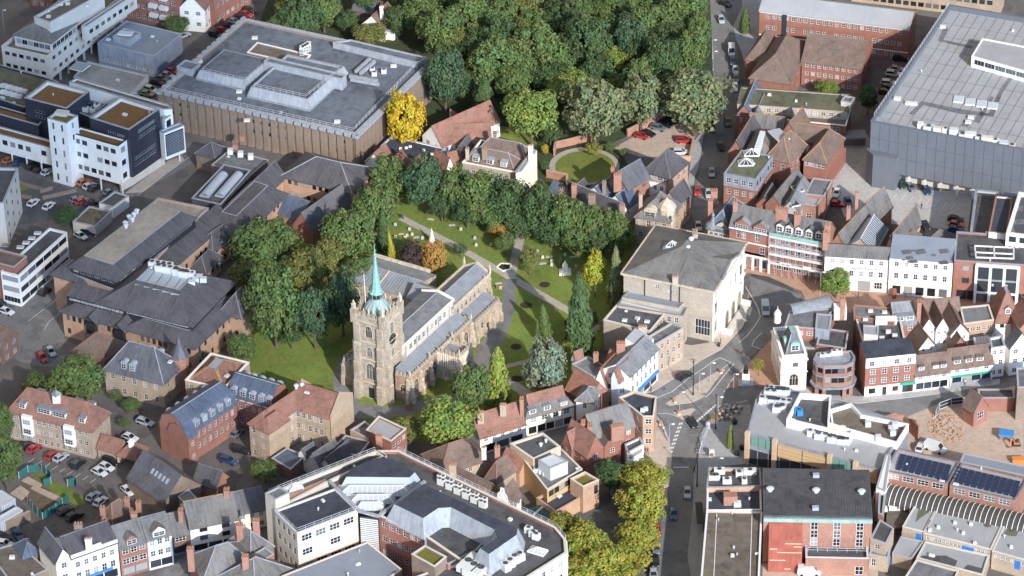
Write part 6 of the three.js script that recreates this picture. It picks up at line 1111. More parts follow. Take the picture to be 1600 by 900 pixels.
  {const c=px(1187,222,11),g=new Geo(),u=px(1191,210,11).sub(c).setY(0).normalize(),n=V(-u.z,0,u.x);g.box(V(c.x,10,c.z),u,n,10,1.6,1.5);part(F,'air_handler',g,'unit');for (let i=0;i<8;i++){const k=new Geo();k.box(V(c.x,11.5,c.z).addScaledVector(u,(i-3.5)*1.2),u,n,.9,1.3,.3);part(F,'duct_cap',k,'galv');}}
  rooflight(F,1217,212,12.4,3.4,6,{a:-.4,g:'skyglass_white'});
  block(F,{p:[[1249,236],[1258,242],[1272,218],[1258,215]],h:6,W:'brick_red',R:['flat',.1,'lead']});
  const G=bld('warehouse','grey sawtooth sheds with skylights behind the scaffolded building','warehouse');
  block(G,{p:[[1196,318],[1222,324],[1246,278]],h:6,W:'brick_red',R:['gable',3,'slate_brown',{ax:1}]});
  block(G,{p:[[1222,326],[1248,330],[1262,290]],h:6.6,W:'greyrender',R:['gable',2.8,'slate_pale',{ax:1}]});
  for (const [x,y] of [[1240,318],[1246,296]]) rooflight(G,x,y,8,2.4,3.4,{a:-.35,g:'roseglass'});
  block(G,{p:[[1182,318],[1206,322],[1214,300]],h:5,W:'brick_red',R:['gable',2.4,'slate_purple',{ax:1}]});
  const H=bld('office_building','flat grey roofed brick block at the edge of the store yard','building');
  block(H,{p:[[1256,303],[1288,307],[1301,282],[1271,278]],h:7,W:'brick_orange',R:['flat',.3,'felt_mid'],win:[[1,2,5,1.1,1.5,'w']]});
  block(H,{p:[[1253,319],[1276,322],[1287,306],[1260,303]],h:6.2,W:'brick_orange',R:['flat',.2,'felt_pale'],win:[[0,1,1,1.4,1.4,'w']]});
  {const E2=outN(footprint({p:[[1256,247],[1291,254],[1314,214]],h:7.6}),1);row(F,'buttress',E2.a,E2.b,E2.n,9,.4,.9,0,5,'brick_red',.4);}
}
{// grey panelled department store
  const T=bld('department_store','huge grey panelled store with pale ribbed flat roof','store');
  const r=block(T,{p:[[1483,7],[1361,190],[1612,240]],h:17.6,b:3.6,W:'panelgrey',R:['flat',1.4,'felt_pale',{cm:'panelgrey',th:.6}]});
  const g0=new Geo(),pan=[];const E=r.E[1];
  const NX=17;for (let i=0;i<NX;i++) for (let j=0;j<3;j++){const w=E.len/NX,h=(17.5-3.8)/3,k=new Geo(),c=E.a.clone().addScaledVector(E.e,(i+.5)*w).addScaledVector(E.n,.06).setY(3.8+j*h);k.box(c,E.e,E.n,w-.09,.12,h-.09,false);part(T,'cladding_panel',k,'panelgrey');}
  const E0=r.E[0];for (let i=0;i<20;i++){const w=E0.len/20,k=new Geo();k.box(E0.a.clone().addScaledVector(E0.e,(i+.5)*w).addScaledVector(E0.n,.06).setY(3.8),E0.e,E0.n,w-.09,.12,13.6,false);part(T,'cladding_panel',k,'panelgrey');}
  block(T,{pts:inset(r.pts,3),h:3.7,W:'concrete',R:['flat',.1,'felt']});
  for (let i=0;i<10;i++){const k=new Geo();k.box(E.a.clone().addScaledVector(E.e,(i+.5)*E.len/10).addScaledVector(E.n,-1).setY(0),E.e,E.n,.6,.6,3.7);part(T,'column',k,'concrete');}
  {const k=new Geo();k.prism(pxs([[1352,283],[1362,292],[1398,298],[1408,285],[1412,262],[1360,252]]),0,9.5);part(T,'corner_bay',k,'panelgrey');}
// roof seams
  {const D=16.2,k=new Geo(),I=inset(r.pts,1);for (let i=1;i<9;i++) k.bar(I[0].clone().lerp(I[1],i/9).setY(D+.03),I[3].clone().lerp(I[2],i/9).setY(D+.03),.06,.03);for (let i=1;i<16;i++) k.bar(I[0].clone().lerp(I[3],i/16).setY(D+.05),I[1].clone().lerp(I[2],i/16).setY(D+.05),.035,.03);const s=part(T,'roof_seam',k,'felt_mid');s.userData.kind='stuff';}
  for (const p of [[[1420,178],[1440,158],[1505,171],[1545,177],[1562,140],[1600,88],[1600,96],[1566,146],[1552,182],[1500,178],[1443,164],[1428,180]],[[1465,64],[1475,42],[1482,43],[1474,62],[1520,72],[1518,76]],[[1502,196],[1514,180],[1524,182],[1512,199]],[[1522,190],[1548,150],[1553,152],[1530,193]]]) part(T,'roof_walkway',flatsheet(pxs(p,16.24),16.24),'felt_mid');
  for (const [x,y] of [[1498,156],[1516,160],[1534,163],[1551,166]]) rooflight(T,x,y,16.2,2.6,3.4,{a:.2});
  for (const [x,y,w] of [[1473,43,1.6],[1402,155,1.8],[1424,163,3.2],[1517,185,1.6],[1513,192,1.6]]) unit(T,x,y,16.2,w,1.2,.6,{a:.2});
  block(T,{p:[[1518,88],[1625,118],[1640,80],[1535,60]],h:19.4,b:16,W:'white',R:['flat',.2,'felt_pale',{cm:'trim'}],win:[[0,1,6,3.4,1.5,'g',{y0:16.6}]]});
// rooftop plant trough along the front
  for (let i=0;i<12;i++) unit(T,1438+i*13,199+i*2.7+(i % 3),16.2,rr(1.4,3),rr(1.2,2),rr(1,1.9),{m:['unit','galv','concrete'][i % 3],fans:i % 2,a:.2});
  {const k=new Geo();k.prism(pxs([[1360,189],[1388,194],[1392,186],[1366,181]],17.6),16,17.65);part(T,'corner_cap',k,'zinc');}
  railing(T,[[1366,182],[1482,10]],17.6);
}
// ---------- hotel row facing the square ----------
{
  const A=bld('bank_building','red brick and terracotta bank with twin gables and stone ground floor','bank');
  const r=block(A,{p:[[1140,354],[1203,367],[1212,340]],h:11.2,W:'brick_red',R:['gable',4.4,'slate_brown',{ax:0,rc:0}],win:[[0,1,4,1.3,2.2,'W',{y0:8,s:[.24,.35,.7,.82]}],[0,1,4,1.3,2,'W',{y0:4.6,y1:7.4,s:[.24,.35,.7,.82]}],[0,1,4,1.9,2.5,'S',{y0:.5,y1:3.8}]]});
  dormers(r,0,[.3,.76],{w:3.6,h:1.4,up:.02,r:'gable',m:'brick_red',gm:'brick_red',rm:'slate_pale',t:'W'});
  {const E=r.E[0];for (const [y,h,m,d] of [[3.8,.5,'whitestone',.3],[7.6,.25,'whitestone',.2],[10.8,.35,'whitestone',.35]]){const g=new Geo();g.box(E.a.clone().lerp(E.b,.5).setY(y).addScaledVector(E.n,.08),E.e,E.n,E.len,d,h,false);part(A,'string_course',g,m);} row(A,'pilaster',E.a,E.b,E.n,6,.6,.3,0,3.8,'whitestone',.1,true);}
  chimney(A,1149,314,17,{w:1.2,H:3});
  const A2=bld('corner_bank','small stone corner bank with lead ogee dome and slate roofs','bank');
  const r2=block(A2,{p:[[1106,354],[1139,361],[1152,320]],h:8.4,W:'stone_pale',R:['hip',4,'slate_blue',{rc:'leadpale'}],win:[[0,2,4,1,1.6,'w']]});
  dormers(r2,0,[.66],{w:3,h:1,up:.02,r:'gable',m:'stone_pale',rm:'slate'});
  {const c=px(1114,348,9),l=new Geo();l.lathe(V(c.x,8,c.z),[[2,0],[1.8,.7],[.8,1.4],[.4,2.3],[.35,3],[.5,3.2],[.15,3.9],[0,4.8]],10);part(A2,'ogee_dome',l,'lead');} chimney(A2,1116,297,14,{w:1.6,d:1.6,H:5});chimney(A2,1110,312,13,{w:1.2,d:1.4,H:5});
  const B=bld('scaffolded_building','brick building wrapped in scaffolding with five arched dormers','building');
  const b=block(B,{p:[[1205,365],[1290,381],[1298,355]],h:11,W:'brick_red',R:['gable',4.2,'slate_brown',{ax:0,rc:0}],win:[[0,1,5,1.5,1.7,'w',{y0:8}],[0,1,5,1.5,1.7,'w',{y0:5,y1:7.6}],[0,1,5,2,2.3,'W',{y0:.6,y1:3.8}]]});
  dormers(b,0,[.14,.31,.49,.68,.86],{w:1.7,h:1.8,up:.6,r:'gable',m:'white',rm:'slate'});
  chimney(B,1222,325,17,{w:3,d:1.2,H:4,a:.3});chimney(B,1246,333,17,{w:1.6,d:1.4,H:4});chimney(B,1293,350,17,{w:1.5,d:1.2,H:5});chimney(B,1290,362,16,{w:1.3,d:1.2,H:5});
  {const E=b.E[0],SC=bld('scaffold','steel scaffold with boarded lifts across the brick building front','scaffold',null,E.a.clone().setY(0));const at=(s,d,y)=>E.a.clone().addScaledVector(E.e,s*E.len).addScaledVector(E.n,d).setY(y);
    for (let i=0;i <= 8;i++) for (const d of [.4,1.7]){const g=new Geo();g.bar(at(i/8,d,0),at(i/8,d,12.4),.06);part(SC,'standard',g,'steel');}
    for (let j=0;j<4;j++){const y=3.4+j*2.5,g=new Geo();g.poly([at(0,.35,y),at(0,1.75,y),at(1,1.75,y),at(1,.35,y)]);g.poly([at(0,1.75,y-.12),at(1,1.75,y-.12),at(1,1.75,y+.5),at(0,1.75,y+.5)]);part(SC,'boarded_lift',g,'concrete');for (const q of [.55,1.1]){const k=new Geo();k.bar(at(0,1.75,y+q),at(1,1.75,y+q),.04);part(SC,'guard_rail',k,'galv');}}
    {const g=new Geo();g.bar(at(0,1.72,12),at(1,1.72,12),.12,.3);part(SC,'toe_board',g,'verdigris');}
    for (const [s,y,w] of [[.32,3.9,3],[.72,4,2]]){const c=document.createElement('canvas');c.width=256;c.height=64;const x=c.getContext('2d');x.fillStyle='#efe9da';x.fillRect(0,0,256,64);x.fillStyle='#6b5a42';for (let i=0;i<9;i++) x.fillRect(30+i*23+(i % 3)*2,s<.5?16:26,8+(i*7) % 9,s<.5?34:12);const t=new THREE.CanvasTexture(c);t.colorSpace=THREE.SRGBColorSpace;const m=shade(new THREE.Mesh(new THREE.BoxGeometry(w,1,.06),new THREE.MeshStandardMaterial({map:t,roughness:.7})));m.name='banner';m.position.copy(at(s,1.85,y)).sub(SC.position);m.rotation.y=Math.atan2(E.n.x,E.n.z);SC.add(m);}}
  const lettering=(T,E,s,y,txt,w,h,fg,bg)=>{const c=document.createElement('canvas');c.width=512;c.height=Math.round(512*h/w);const x=c.getContext('2d');x.fillStyle=bg;x.fillRect(0,0,c.width,c.height);x.fillStyle=fg;x.font=`bold ${Math.round(c.height * .74)}px sans-serif`;x.textAlign='center';x.fillText(txt,256,c.height*.78);const t=new THREE.CanvasTexture(c);t.colorSpace=THREE.SRGBColorSpace;const m=shade(new THREE.Mesh(new THREE.BoxGeometry(w,h,.08),new THREE.MeshStandardMaterial({map:t,roughness:.7})));m.name='sign';const p=E.a.clone().addScaledVector(E.e,E.len*s).addScaledVector(E.n,.08).setY(y);m.position.copy(p).sub(T.position);m.rotation.y=Math.atan2(E.n.x,E.n.z);T.add(m);};
  const C=bld('hotel','white stucco hotel with black lettering and coaching arch','hotel');
  const c1=block(C,{p:[[1289,399],[1389,405],[1392,394]],d:6,h:9.8,W:'white',R:['gable',1.6,'slate_brown',{ax:0,rc:0,o:.2}],win:[[0,1,6,1.1,1.4,'w',{y0:7}],[0,1,6,1.1,1.6,'w',{y0:3.8,y1:6.4}],[0,1,1,3,2.9,'n',{y0:.1,y1:3.2,s:[.63],sill:.1}],[0,1,1,2,1.9,'W',{y0:.8,y1:3,s:[.85]}]]});
  lettering(C,c1.E[0],.62,6.7,'SARACENS HEAD HOTEL',9.5,.8,'#151515','#f2efe6');
  const D=bld('shop_building','white three storey shops with patchy grey roof and cream shopfronts','shop building');
  const d1=block(D,{p:[[1390,404],[1489,412],[1492,388]],d:8.5,h:10.4,W:'white',R:['mono',2,'felt_blue',{e:2}],win:[[0,1,6,1.1,1.3,'w',{y0:7.6}],[0,1,6,1.1,1.6,'w',{y0:4.4,y1:7}],[0,1,5,2,2.3,'s',{y0:.3,y1:3}]]});
  {const E=d1.E[0],g=new Geo();g.box(E.a.clone().lerp(E.b,.5).setY(3.05).addScaledVector(E.n,.1),E.e,E.n,E.len,.25,.7,false);part(D,'shop_fascia',g,'cream');}
  for (let i=0;i<10;i++){const q=px(1402+rr(0,80),390+rr(0,16),11.5),t=(q.z-d1.pts[0].z) ;const s=rr(.5,1.6),g=flatsheet([V(q.x-s,0,q.z-s*.5),V(q.x+s*.7,0,q.z-s*.7),V(q.x+s,0,q.z+s*.4),V(q.x-s*.6,0,q.z+s*.6)],11.5);g.p.forEach((_,k)=>{if (k % 3===1){const P0=V(g.p[k-1],0,g.p[k+1]),dd=-P0.clone().sub(d1.E[0].a).setY(0).dot(d1.E[0].n)/8.5;g.p[k]=10.4+2*Math.min(.99,Math.max(.01,dd))+.03;}});part(D,'roof_patch',g,'slate');}
  const F=bld('shop_building','modern brick and white framed store with glazed bays and dark roof','shop building');
  const f=block(F,{p:[[1491,407],[1640,417],[1650,372]],h:11.4,W:'brick_red',R:['flat',.5,'felt',{cm:'zinc'}],win:[[0,2,1,1.8,1.5,'d',{y0:4.2,y1:11,s:[.13]}],[0,2,1,1.8,1.5,'d',{y0:4.2,y1:11,s:[.8]}],[0,1,8,2.6,2.6,'s',{y0:.2,y1:3.4}]]});
  {const E=f.E[0],c=E.a.clone().lerp(E.b,.46),g=new Geo();g.box(c.setY(3.4).addScaledVector(E.n,.2),E.e,E.n,E.len*.44,1,7.4,false);part(F,'glazed_bay',g,'roseglass');for (let i=0;i<4;i++){const k=new Geo();k.box(E.a.clone().lerp(E.b,.24+i*.147).setY(0).addScaledVector(E.n,.5),E.e,E.n,.7,.8,11,false);part(F,'white_frame',k,'trim');} for (const y of [3,10.6]){const k=new Geo();k.box(E.a.clone().lerp(E.b,.46).setY(y).addScaledVector(E.n,.5),E.e,E.n,E.len*.46,.82,.55,false);part(F,'white_frame',k,'trim');} const k=new Geo();k.box(E.a.clone().lerp(E.b,.46).setY(6.6).addScaledVector(E.n,.6),E.e,E.n,E.len*.44,.3,.5,false);part(F,'spandrel',k,'zinc');
    for (const t of [.42,.565]) for (const [dx,w,h,y,m] of [[0,1.5,1.5,3.7,'solar'],[0,.5,.7,5.2,'ochre_pale']]){const q=new Geo();q.box(E.a.clone().lerp(E.b,t).setY(y).addScaledVector(E.n,.74),E.e,E.n,w,.05,h,false);part(F,'window_poster',q,m);}}
  {const g=new Geo();for (const [x0,y0,x1,y1] of [[1523,384,1584,387],[1524,394,1584,397],[1525,402,1584,404],[1523,384,1525,402],[1553,385,1554,403],[1584,387,1584,404]]) g.bar(px(x0,y0,12.4),px(x1,y1,12.4),.15);part(F,'roof_frame',g,'trim');}
  const Gd=bld('store_wing','dark grey flat roofed store wings with sunken gutter behind the hotel row','store');
  block(Gd,{p:[[1515,368],[1524,296],[1612,304],[1612,376]],h:10,W:'greyrender',R:['flat',.5,'felt',{cm:'zinc',th:.6}]});
  block(Gd,{p:[[1545,362],[1556,306],[1582,308],[1574,366]],h:12.6,b:9,W:'white',R:['flat',.4,'felt_navy',{cm:'brick_orange'}]});
  block(Gd,{p:[[1572,365],[1626,372],[1632,306],[1592,300]],h:14.6,b:9,W:'white',R:['flat',.8,'felt_mid',{cm:'trim',th:.8}],win:[[0,2,3,1.8,1.6,'D'],[3,2,4,3,2,'D']]});
  for (let i=0;i<3;i++) unit(Gd,1597+i*1,316+i*21,13.8,4,4,.2,{m:'grille',name:'roof_well'});
// roofs behind the hotel
  const J=bld('hotel_wing','dark gabled wings and ribbed glass roof behind the white hotel','hotel wing');
  block(J,{p:[[1297,382],[1322,389],[1352,318]],h:7,W:'brick_orange',R:['gable',4,'slate_brown',{ax:1,rc:'tile_orange'}]});
  block(J,{p:[[1338,336],[1366,345],[1386,318]],h:7,W:'brick_orange',R:['gable',4.6,'slate_brown',{ax:1,rc:'tile_orange'}]});
  const gl=block(J,{p:[[1322,386],[1366,394],[1384,356]],h:7,W:'brick_buff',R:['gable',3.2,'skyglass_white',{ax:1,rc:'trim'}]});
  {const [a,c]=gl.ridge,E=gl.E[1],g=new Geo(),n=16;for (let i=0;i <= n;i++){const t=i/n,top=a.clone().lerp(c,t),lo=gl.E[1].a.clone().lerp(gl.E[1].b,t).setY(7);g.bar(top.clone().add(V(0,.06,0)),lo.clone().add(V(0,.06,0)),.1,.06);} const k=part(J,'glazing_bar',g,'grille');k.userData.kind='stuff';}
  block(J,{p:[[1382,390],[1398,394],[1421,340]],h:7.4,W:'ochre_pale',R:['gable',4.2,'slate_brown',{ax:1,rc:'tile_orange'}]});
  block(J,{p:[[1402,384],[1436,389],[1444,368]],h:5,W:'brick_dark',R:['hip',3,'slate_brown',{rc:'tile'}]});
  block(J,{p:[[1440,384],[1486,390],[1492,366]],h:6,W:'brick_orange',R:['hip',3,'slate_brown',{}]});
  chimney(J,1339,300,15,{w:.8,H:5});chimney(J,1326,324,14,{w:1,H:5});for (const [x,y] of [[1430,386],[1438,378],[1422,380],[1458,380]]) unit(J,x,y,6.6,1.4,1.2,1.4,{m:'unit',fans:1});
}
// ---------- island block between the square and Tindal Street ----------
{
  const A=bld('bank_building','pale stone baroque bank with mansard and copper topped pavilion','bank');
  const r=block(A,{p:[[1208,512],[1222,557],[1262,557]],h:9.8,W:'whitestone',R:['flat',.7,'lead_dark',{cm:'whitestone',th:.5}],win:[[1,1,1,1.3,1.2,'d',{y0:6,y1:8.4,s:[.55]}],[1,1,1,2,3.2,'a',{y0:1,y1:5,s:[.5]}],[0,1,6,1.5,3,'W',{y0:1.2,y1:5}],[0,1,6,1.3,1.8,'W',{y0:6}]]});
  {const E=r.E[1];for (const [y,d,h] of [[8.6,.7,.35],[5.2,.25,.25]]) for (const k of [0,1]){const F=r.E[k],g=new Geo();g.box(F.a.clone().lerp(F.b,.5).setY(y).addScaledVector(F.n,.2),F.e,F.n,F.len+.5,d,h,false);part(A,'cornice',g,'whitestone');} row(A,'pilaster',r.E[0].a,r.E[0].b,r.E[0].n,8,.5,.3,.4,8.6,'whitestone',.1,true);}
  const m=block(A,{p:[[1219,530],[1228,553],[1258,553]],h:9.4,b:9,W:'whitestone',R:['frus',4.4,'slate',{d:1.5,o:0,tm:'copper',cm:'copper',rc:'leadpale'}]});
  dormers(m,1,[.5],{w:2,h:1.7,up:.5,r:'arc',m:'white',rm:'verdigris',t:'W'});dormers(m,0,[.5],{w:1.8,h:1.6,up:.5,r:'arc',m:'white',rm:'verdigris'});
  {const c=px(1215,492,10),l=new Geo();l.lathe(V(c.x,8,c.z),[[.9,0],[.75,2],[.95,2.1],[.85,2.6],[.5,3.2],[.08,3.7],[.05,4.5],[0,4.5]],10);part(A,'cupola',l,'trim');}
  const B=bld('brick_building','red brick backs with curved grey metal roof behind the stone bank','building');
  block(B,{p:[[1226,510],[1275,514],[1305,482],[1234,486]],h:9.4,W:'brick_red',R:['flat',.2,'felt_mid',{}],win:[[0,1,3,1.4,1.2,'w',{y0:6.4}]]});
  {const q=pxs([[1233,484],[1296,469],[1304,482],[1240,494]],10),g=new Geo(),N=6;for (let i=0;i<N;i++){const t0=i/N,t1=(i+1)/N,P=(t,k)=>{const c=k?q[1].clone().lerp(q[2],t):q[0].clone().lerp(q[3],t);c.y=9.6+2.2*Math.sin(Math.PI*(.12+.5*(1-t)));return c;};g.poly([P(t1,0),P(t1,1),P(t0,1),P(t0,0)]);} part(B,'curved_roof',g,'lead');}
  block(B,{p:[[1276,538],[1322,545],[1326,518],[1282,512]],h:7.6,W:'brick_red',R:['flat',.4,'felt'],win:[[0,2,4,1.4,1.2,'w',{y0:2}]]});
  block(B,{p:[[1250,542],[1276,545],[1278,520],[1252,516]],h:6,W:'brick_pale',R:['flat',.2,'felt_mid']});
  block(B,{p:[[1274,514],[1296,517],[1300,492],[1276,490]],h:9.8,W:'zinc',R:['flat',.1,'lead_dark']});unit(B,1312,496,8,3,2.4,3.4,{m:'white',name:'stair_head'});chimney(B,1317,466,14,{w:1.2,H:6});
  const C=bld('corner_shop','curved orange brick corner shop with blue window bands','shop building');
  const cr=[];for (const [x,y] of [[1271,562],[1276,568],[1288,572],[1322,571],[1333,566],[1336,558],[1330,548],[1276,551]]) cr.push([x,y]);
  block(C,{p:cr,h:9,b:3,W:'brick_orange',R:['flat',.6,'felt',{cm:'zinc'}],win:[[2,2,3,1.8,1.5,'D',{y0:3.6,y1:8.8}],[1,2,1,1.4,1.5,'D',{y0:3.6,y1:8.8}],[3,2,1,1.4,1.5,'D',{y0:3.6,y1:8.8}],[0,2,1,.8,1.5,'D',{y0:3.6,y1:8.8}],[4,2,1,.8,1.5,'D',{y0:3.6,y1:8.8}]]});
  {const q=pxs(cr,9),o=inset(q,-.5);for (const [y,h] of [[2.6,.5],[5.6,.3],[8.2,.35]]){const g=new Geo();g.prism(inset(q,y<3?-.6:-.12),y,y+h);part(C,'blue_band',g,'zinc');} const g=new Geo();g.prism(inset(q,.8),0,2.7,false);part(C,'shop_glazing',g,'roseglass');for (let i=0;i<5;i++){const k=new Geo();k.box(V(q[i].x,0,q[i].z).lerp(centroid(q).setY(0),.06),V(1,0,0),V(0,0,1),.9,.7,2.7);part(C,'pier',k,'brick_orange');}}
  for (let i=0;i<4;i++) unit(C,1285+i*9,557-i,8.4,1.3,1,i>1?1.4:.8,{fans:1});
  const D=bld('shop_building','white topped red brick shop four storeys high with white ground floor','shop building');
  const d=block(D,{p:[[1353,561],[1431,553],[1428,538]],d:6,h:10.6,W:'brick_red',R:['mono',.8,'felt_navy',{e:2}],win:[[0,1,4,1.2,1.5,'w',{y0:8}],[0,1,4,1.3,1.5,'w',{y0:5.5,y1:7.8}],[0,1,4,1.3,1.5,'w',{y0:3,y1:5.4}],[0,1,3,1.6,1.5,'s',{y0:.5,y1:2.6}]]});
  {const E=d.E[0],G1=new Geo();wall(G1,D,E.a.clone().addScaledVector(E.n,.1),E.b.clone().addScaledVector(E.n,.1),E.n,8,10.7,[.125,.375,.625,.875].map((s)=>[s*E.len,8.4,1.2,1.4,'w']));part(D,'white_storey',G1,'white');const G2=new Geo();wall(G2,D,E.a.clone().addScaledVector(E.n,.1),E.b.clone().addScaledVector(E.n,.1),E.n,0,2.8,[[.15*E.len,.7,1.6,1.5,'s'],[.4*E.len,.1,1,2.2,'n'],[.62*E.len,.8,1.4,1.4,'s'],[.87*E.len,.2,2.6,2,'s']]);part(D,'white_ground_floor',G2,'white');const k=new Geo();k.box(E.a.clone().lerp(E.b,.87).setY(2.3).addScaledVector(E.n,.25),E.e,E.n,3.6,.3,.7,false);part(D,'shop_sign',k,'shopgreen');}
  block(D,{p:[[1332,480],[1352,548],[1416,540],[1404,484]],h:8.6,W:'brick_dark',R:['flat',.5,'felt',{cm:'concrete'}],win:[[0,2,6,1.2,1.5,'d']]});
  block(D,{p:[[1350,522],[1372,524],[1373,509],[1349,508]],h:12,b:8,W:'concrete',R:['flat',.1,'felt_pale']});
  block(D,{p:[[1334,494],[1398,504],[1400,482],[1334,476]],h:9.4,W:'brick_dark',R:['flat',.4,'felt_mid',{cm:'brick_orange'}]});for (const [x,y] of [[1352,500],[1382,490],[1360,488],[1388,520],[1398,526],[1378,530]]) unit(D,x,y,8.8,1.2,.9,.7);
  unit(D,1384,506,8.4,5,1,2,{m:'white',name:'parapet_wall'});
  const F=bld('shop_building','brick house with steep slate roof and two white dormers','house');
  const f=block(F,{p:[[1398,506],[1432,503],[1434,474]],h:8,W:'brick_red',R:['gable',3.6,'slate_pale',{ax:0,rc:0}],win:[[0,2,2,1.2,1.6,'w',{y0:2}]]});
  dormers(f,0,[.26,.7],{w:2,h:1.3,up:.4,m:'white',t:'W'});chimney(F,1436,470,13,{w:1,d:2,H:6});
  const G=bld('timber_houses','old white plastered gables with brown tiled valleys behind the cottages','house');
  for (const [a,b,c,h] of [[[1440,514],[1462,512],[1460,486],7],[[1463,513],[1482,511],[1482,484],7.4],[[1486,522],[1514,519],[1500,484],6.6],[[1436,544],[1462,540],[1456,514],5],[[1488,544],[1512,541],[1506,528],4.6]]) block(G,{p:[a,b,c],h,W:h===4.6?'brick_orange':'white',R:['gable',2.8,'tile_brown',{ax:1,rc:'tile'}],win:[[0,2,2,.8,.9,'w',{y0:2}]]});
  block(G,{p:[[1442,496],[1500,490],[1498,476]],h:6.6,W:'white',R:['gable',3.6,'tile_brown',{ax:0,rc:'tile'}]});
  const H=bld('shop_building','brick block with grey felt roof behind the timber houses','building');
  block(H,{p:[[1506,506],[1553,500],[1545,476],[1500,480]],h:7.4,W:'brick_pink',R:['flat',.3,'felt_mid',{cm:'concrete'}],win:[[0,2,5,1.1,1.2,'w']]});
  for (let i=0;i<5;i++) unit(H,1524+i*5,537-i*.6,4.4,.7,3,.9,{m:'galv',name:'duct'});
  block(H,{p:[[1512,532],[1552,528],[1556,512],[1514,516]],h:4.2,W:'brick_pink',R:['flat',.2,'felt_mid']});
  const I=bld('gambrel_house','white house with red tile hung gambrel roof and rooflight','house');
  const i1=block(I,{p:[[1556,501],[1594,499],[1590,470]],h:6.4,W:'white',R:['frus',6,'tile',{d:2.6,o:.3,tm:'felt_pale',rc:'tile_red'}],win:[[0,2,2,1,1,'d']]});dormers(i1,0,[.5],{w:1.4,h:1.4,up:1.4,r:'gable',m:'white',rm:'tile'});
  const J=bld('cottage_row','low brown tiled cottage shop with white front and one gablet','cottage');
  const j=block(J,{p:[[1430,586],[1484,579],[1481,561]],d:6,h:4.8,W:'white',R:['gable',3.4,'tile_brown',{ax:0,rc:'tile'}],win:[[0,1,4,1.1,1,'w',{y0:2.9}],[0,1,4,2.2,1.8,'s',{y0:.3,y1:2.6}]]});
  dormers(j,0,[.2,.62,.84],{w:1.4,h:1.1,up:.7,m:'white',rm:'tile_brown'});
  const K=bld('cottage_row','white fronted tiled shop with long green fascia and three dormers','shop house');
  const k=block(K,{p:[[1486,575],[1552,566],[1549,549]],d:6,h:5.2,W:'white',R:['gable',3.4,'tile_brown',{ax:0,rc:'tile'}],win:[[0,1,4,1.2,1.2,'w',{y0:3.2}],[0,1,4,2.6,1.9,'s',{y0:.2,y1:2.5}]]});
  dormers(k,0,[.16,.44,.7],{w:1.7,h:1.2,up:.6,m:'white',rm:'tile_brown',t:'W'});{const E=k.E[0],g=new Geo();g.box(E.a.clone().lerp(E.b,.5).setY(2.55).addScaledVector(E.n,.2),E.e,E.n,E.len*.96,.4,.4,false);part(K,'shop_fascia',g,'shopgreen');const q=new Geo();q.box(E.a.clone().lerp(E.b,.5).setY(.05).addScaledVector(E.n,.06),E.e,E.n,E.len*.96,.06,.9,false);part(K,'stall_riser',q,'zinc');}
  const L=bld('narrow_house','narrow tall white house with flat roof beside the green fascia shop','house');
  block(L,{p:[[1549,544],[1571,541],[1566,524],[1546,528]],h:8.4,W:'white',R:['flat',.5,'felt'],win:[[0,3,2,1,1.3,'w']]});
  const N=bld('gable_house','tall white gabled house with black slate roof at the street end','house');
  block(N,{p:[[1571,532],[1579,543],[1606,530]],h:8,W:'white',R:['gable',3.6,'slate',{ax:0,rc:'slate_pale'}],win:[[1,3,2,1.2,1.2,'w']]});
  block(N,{p:[[1594,512],[1630,508],[1630,480]],h:8,W:'brick_orange',R:['gable',3.6,'tile',{ax:1}]});
  const O=bld('office_corner','brown brick flat roofed office at the end of the shop street','office building');
  block(O,{p:[[1588,575],[1590,606],[1640,600],[1640,570]],h:9,W:'brick_brown',R:['flat',.4,'felt_mid'],win:[[0,3,3,2,1.4,'W']]});
}
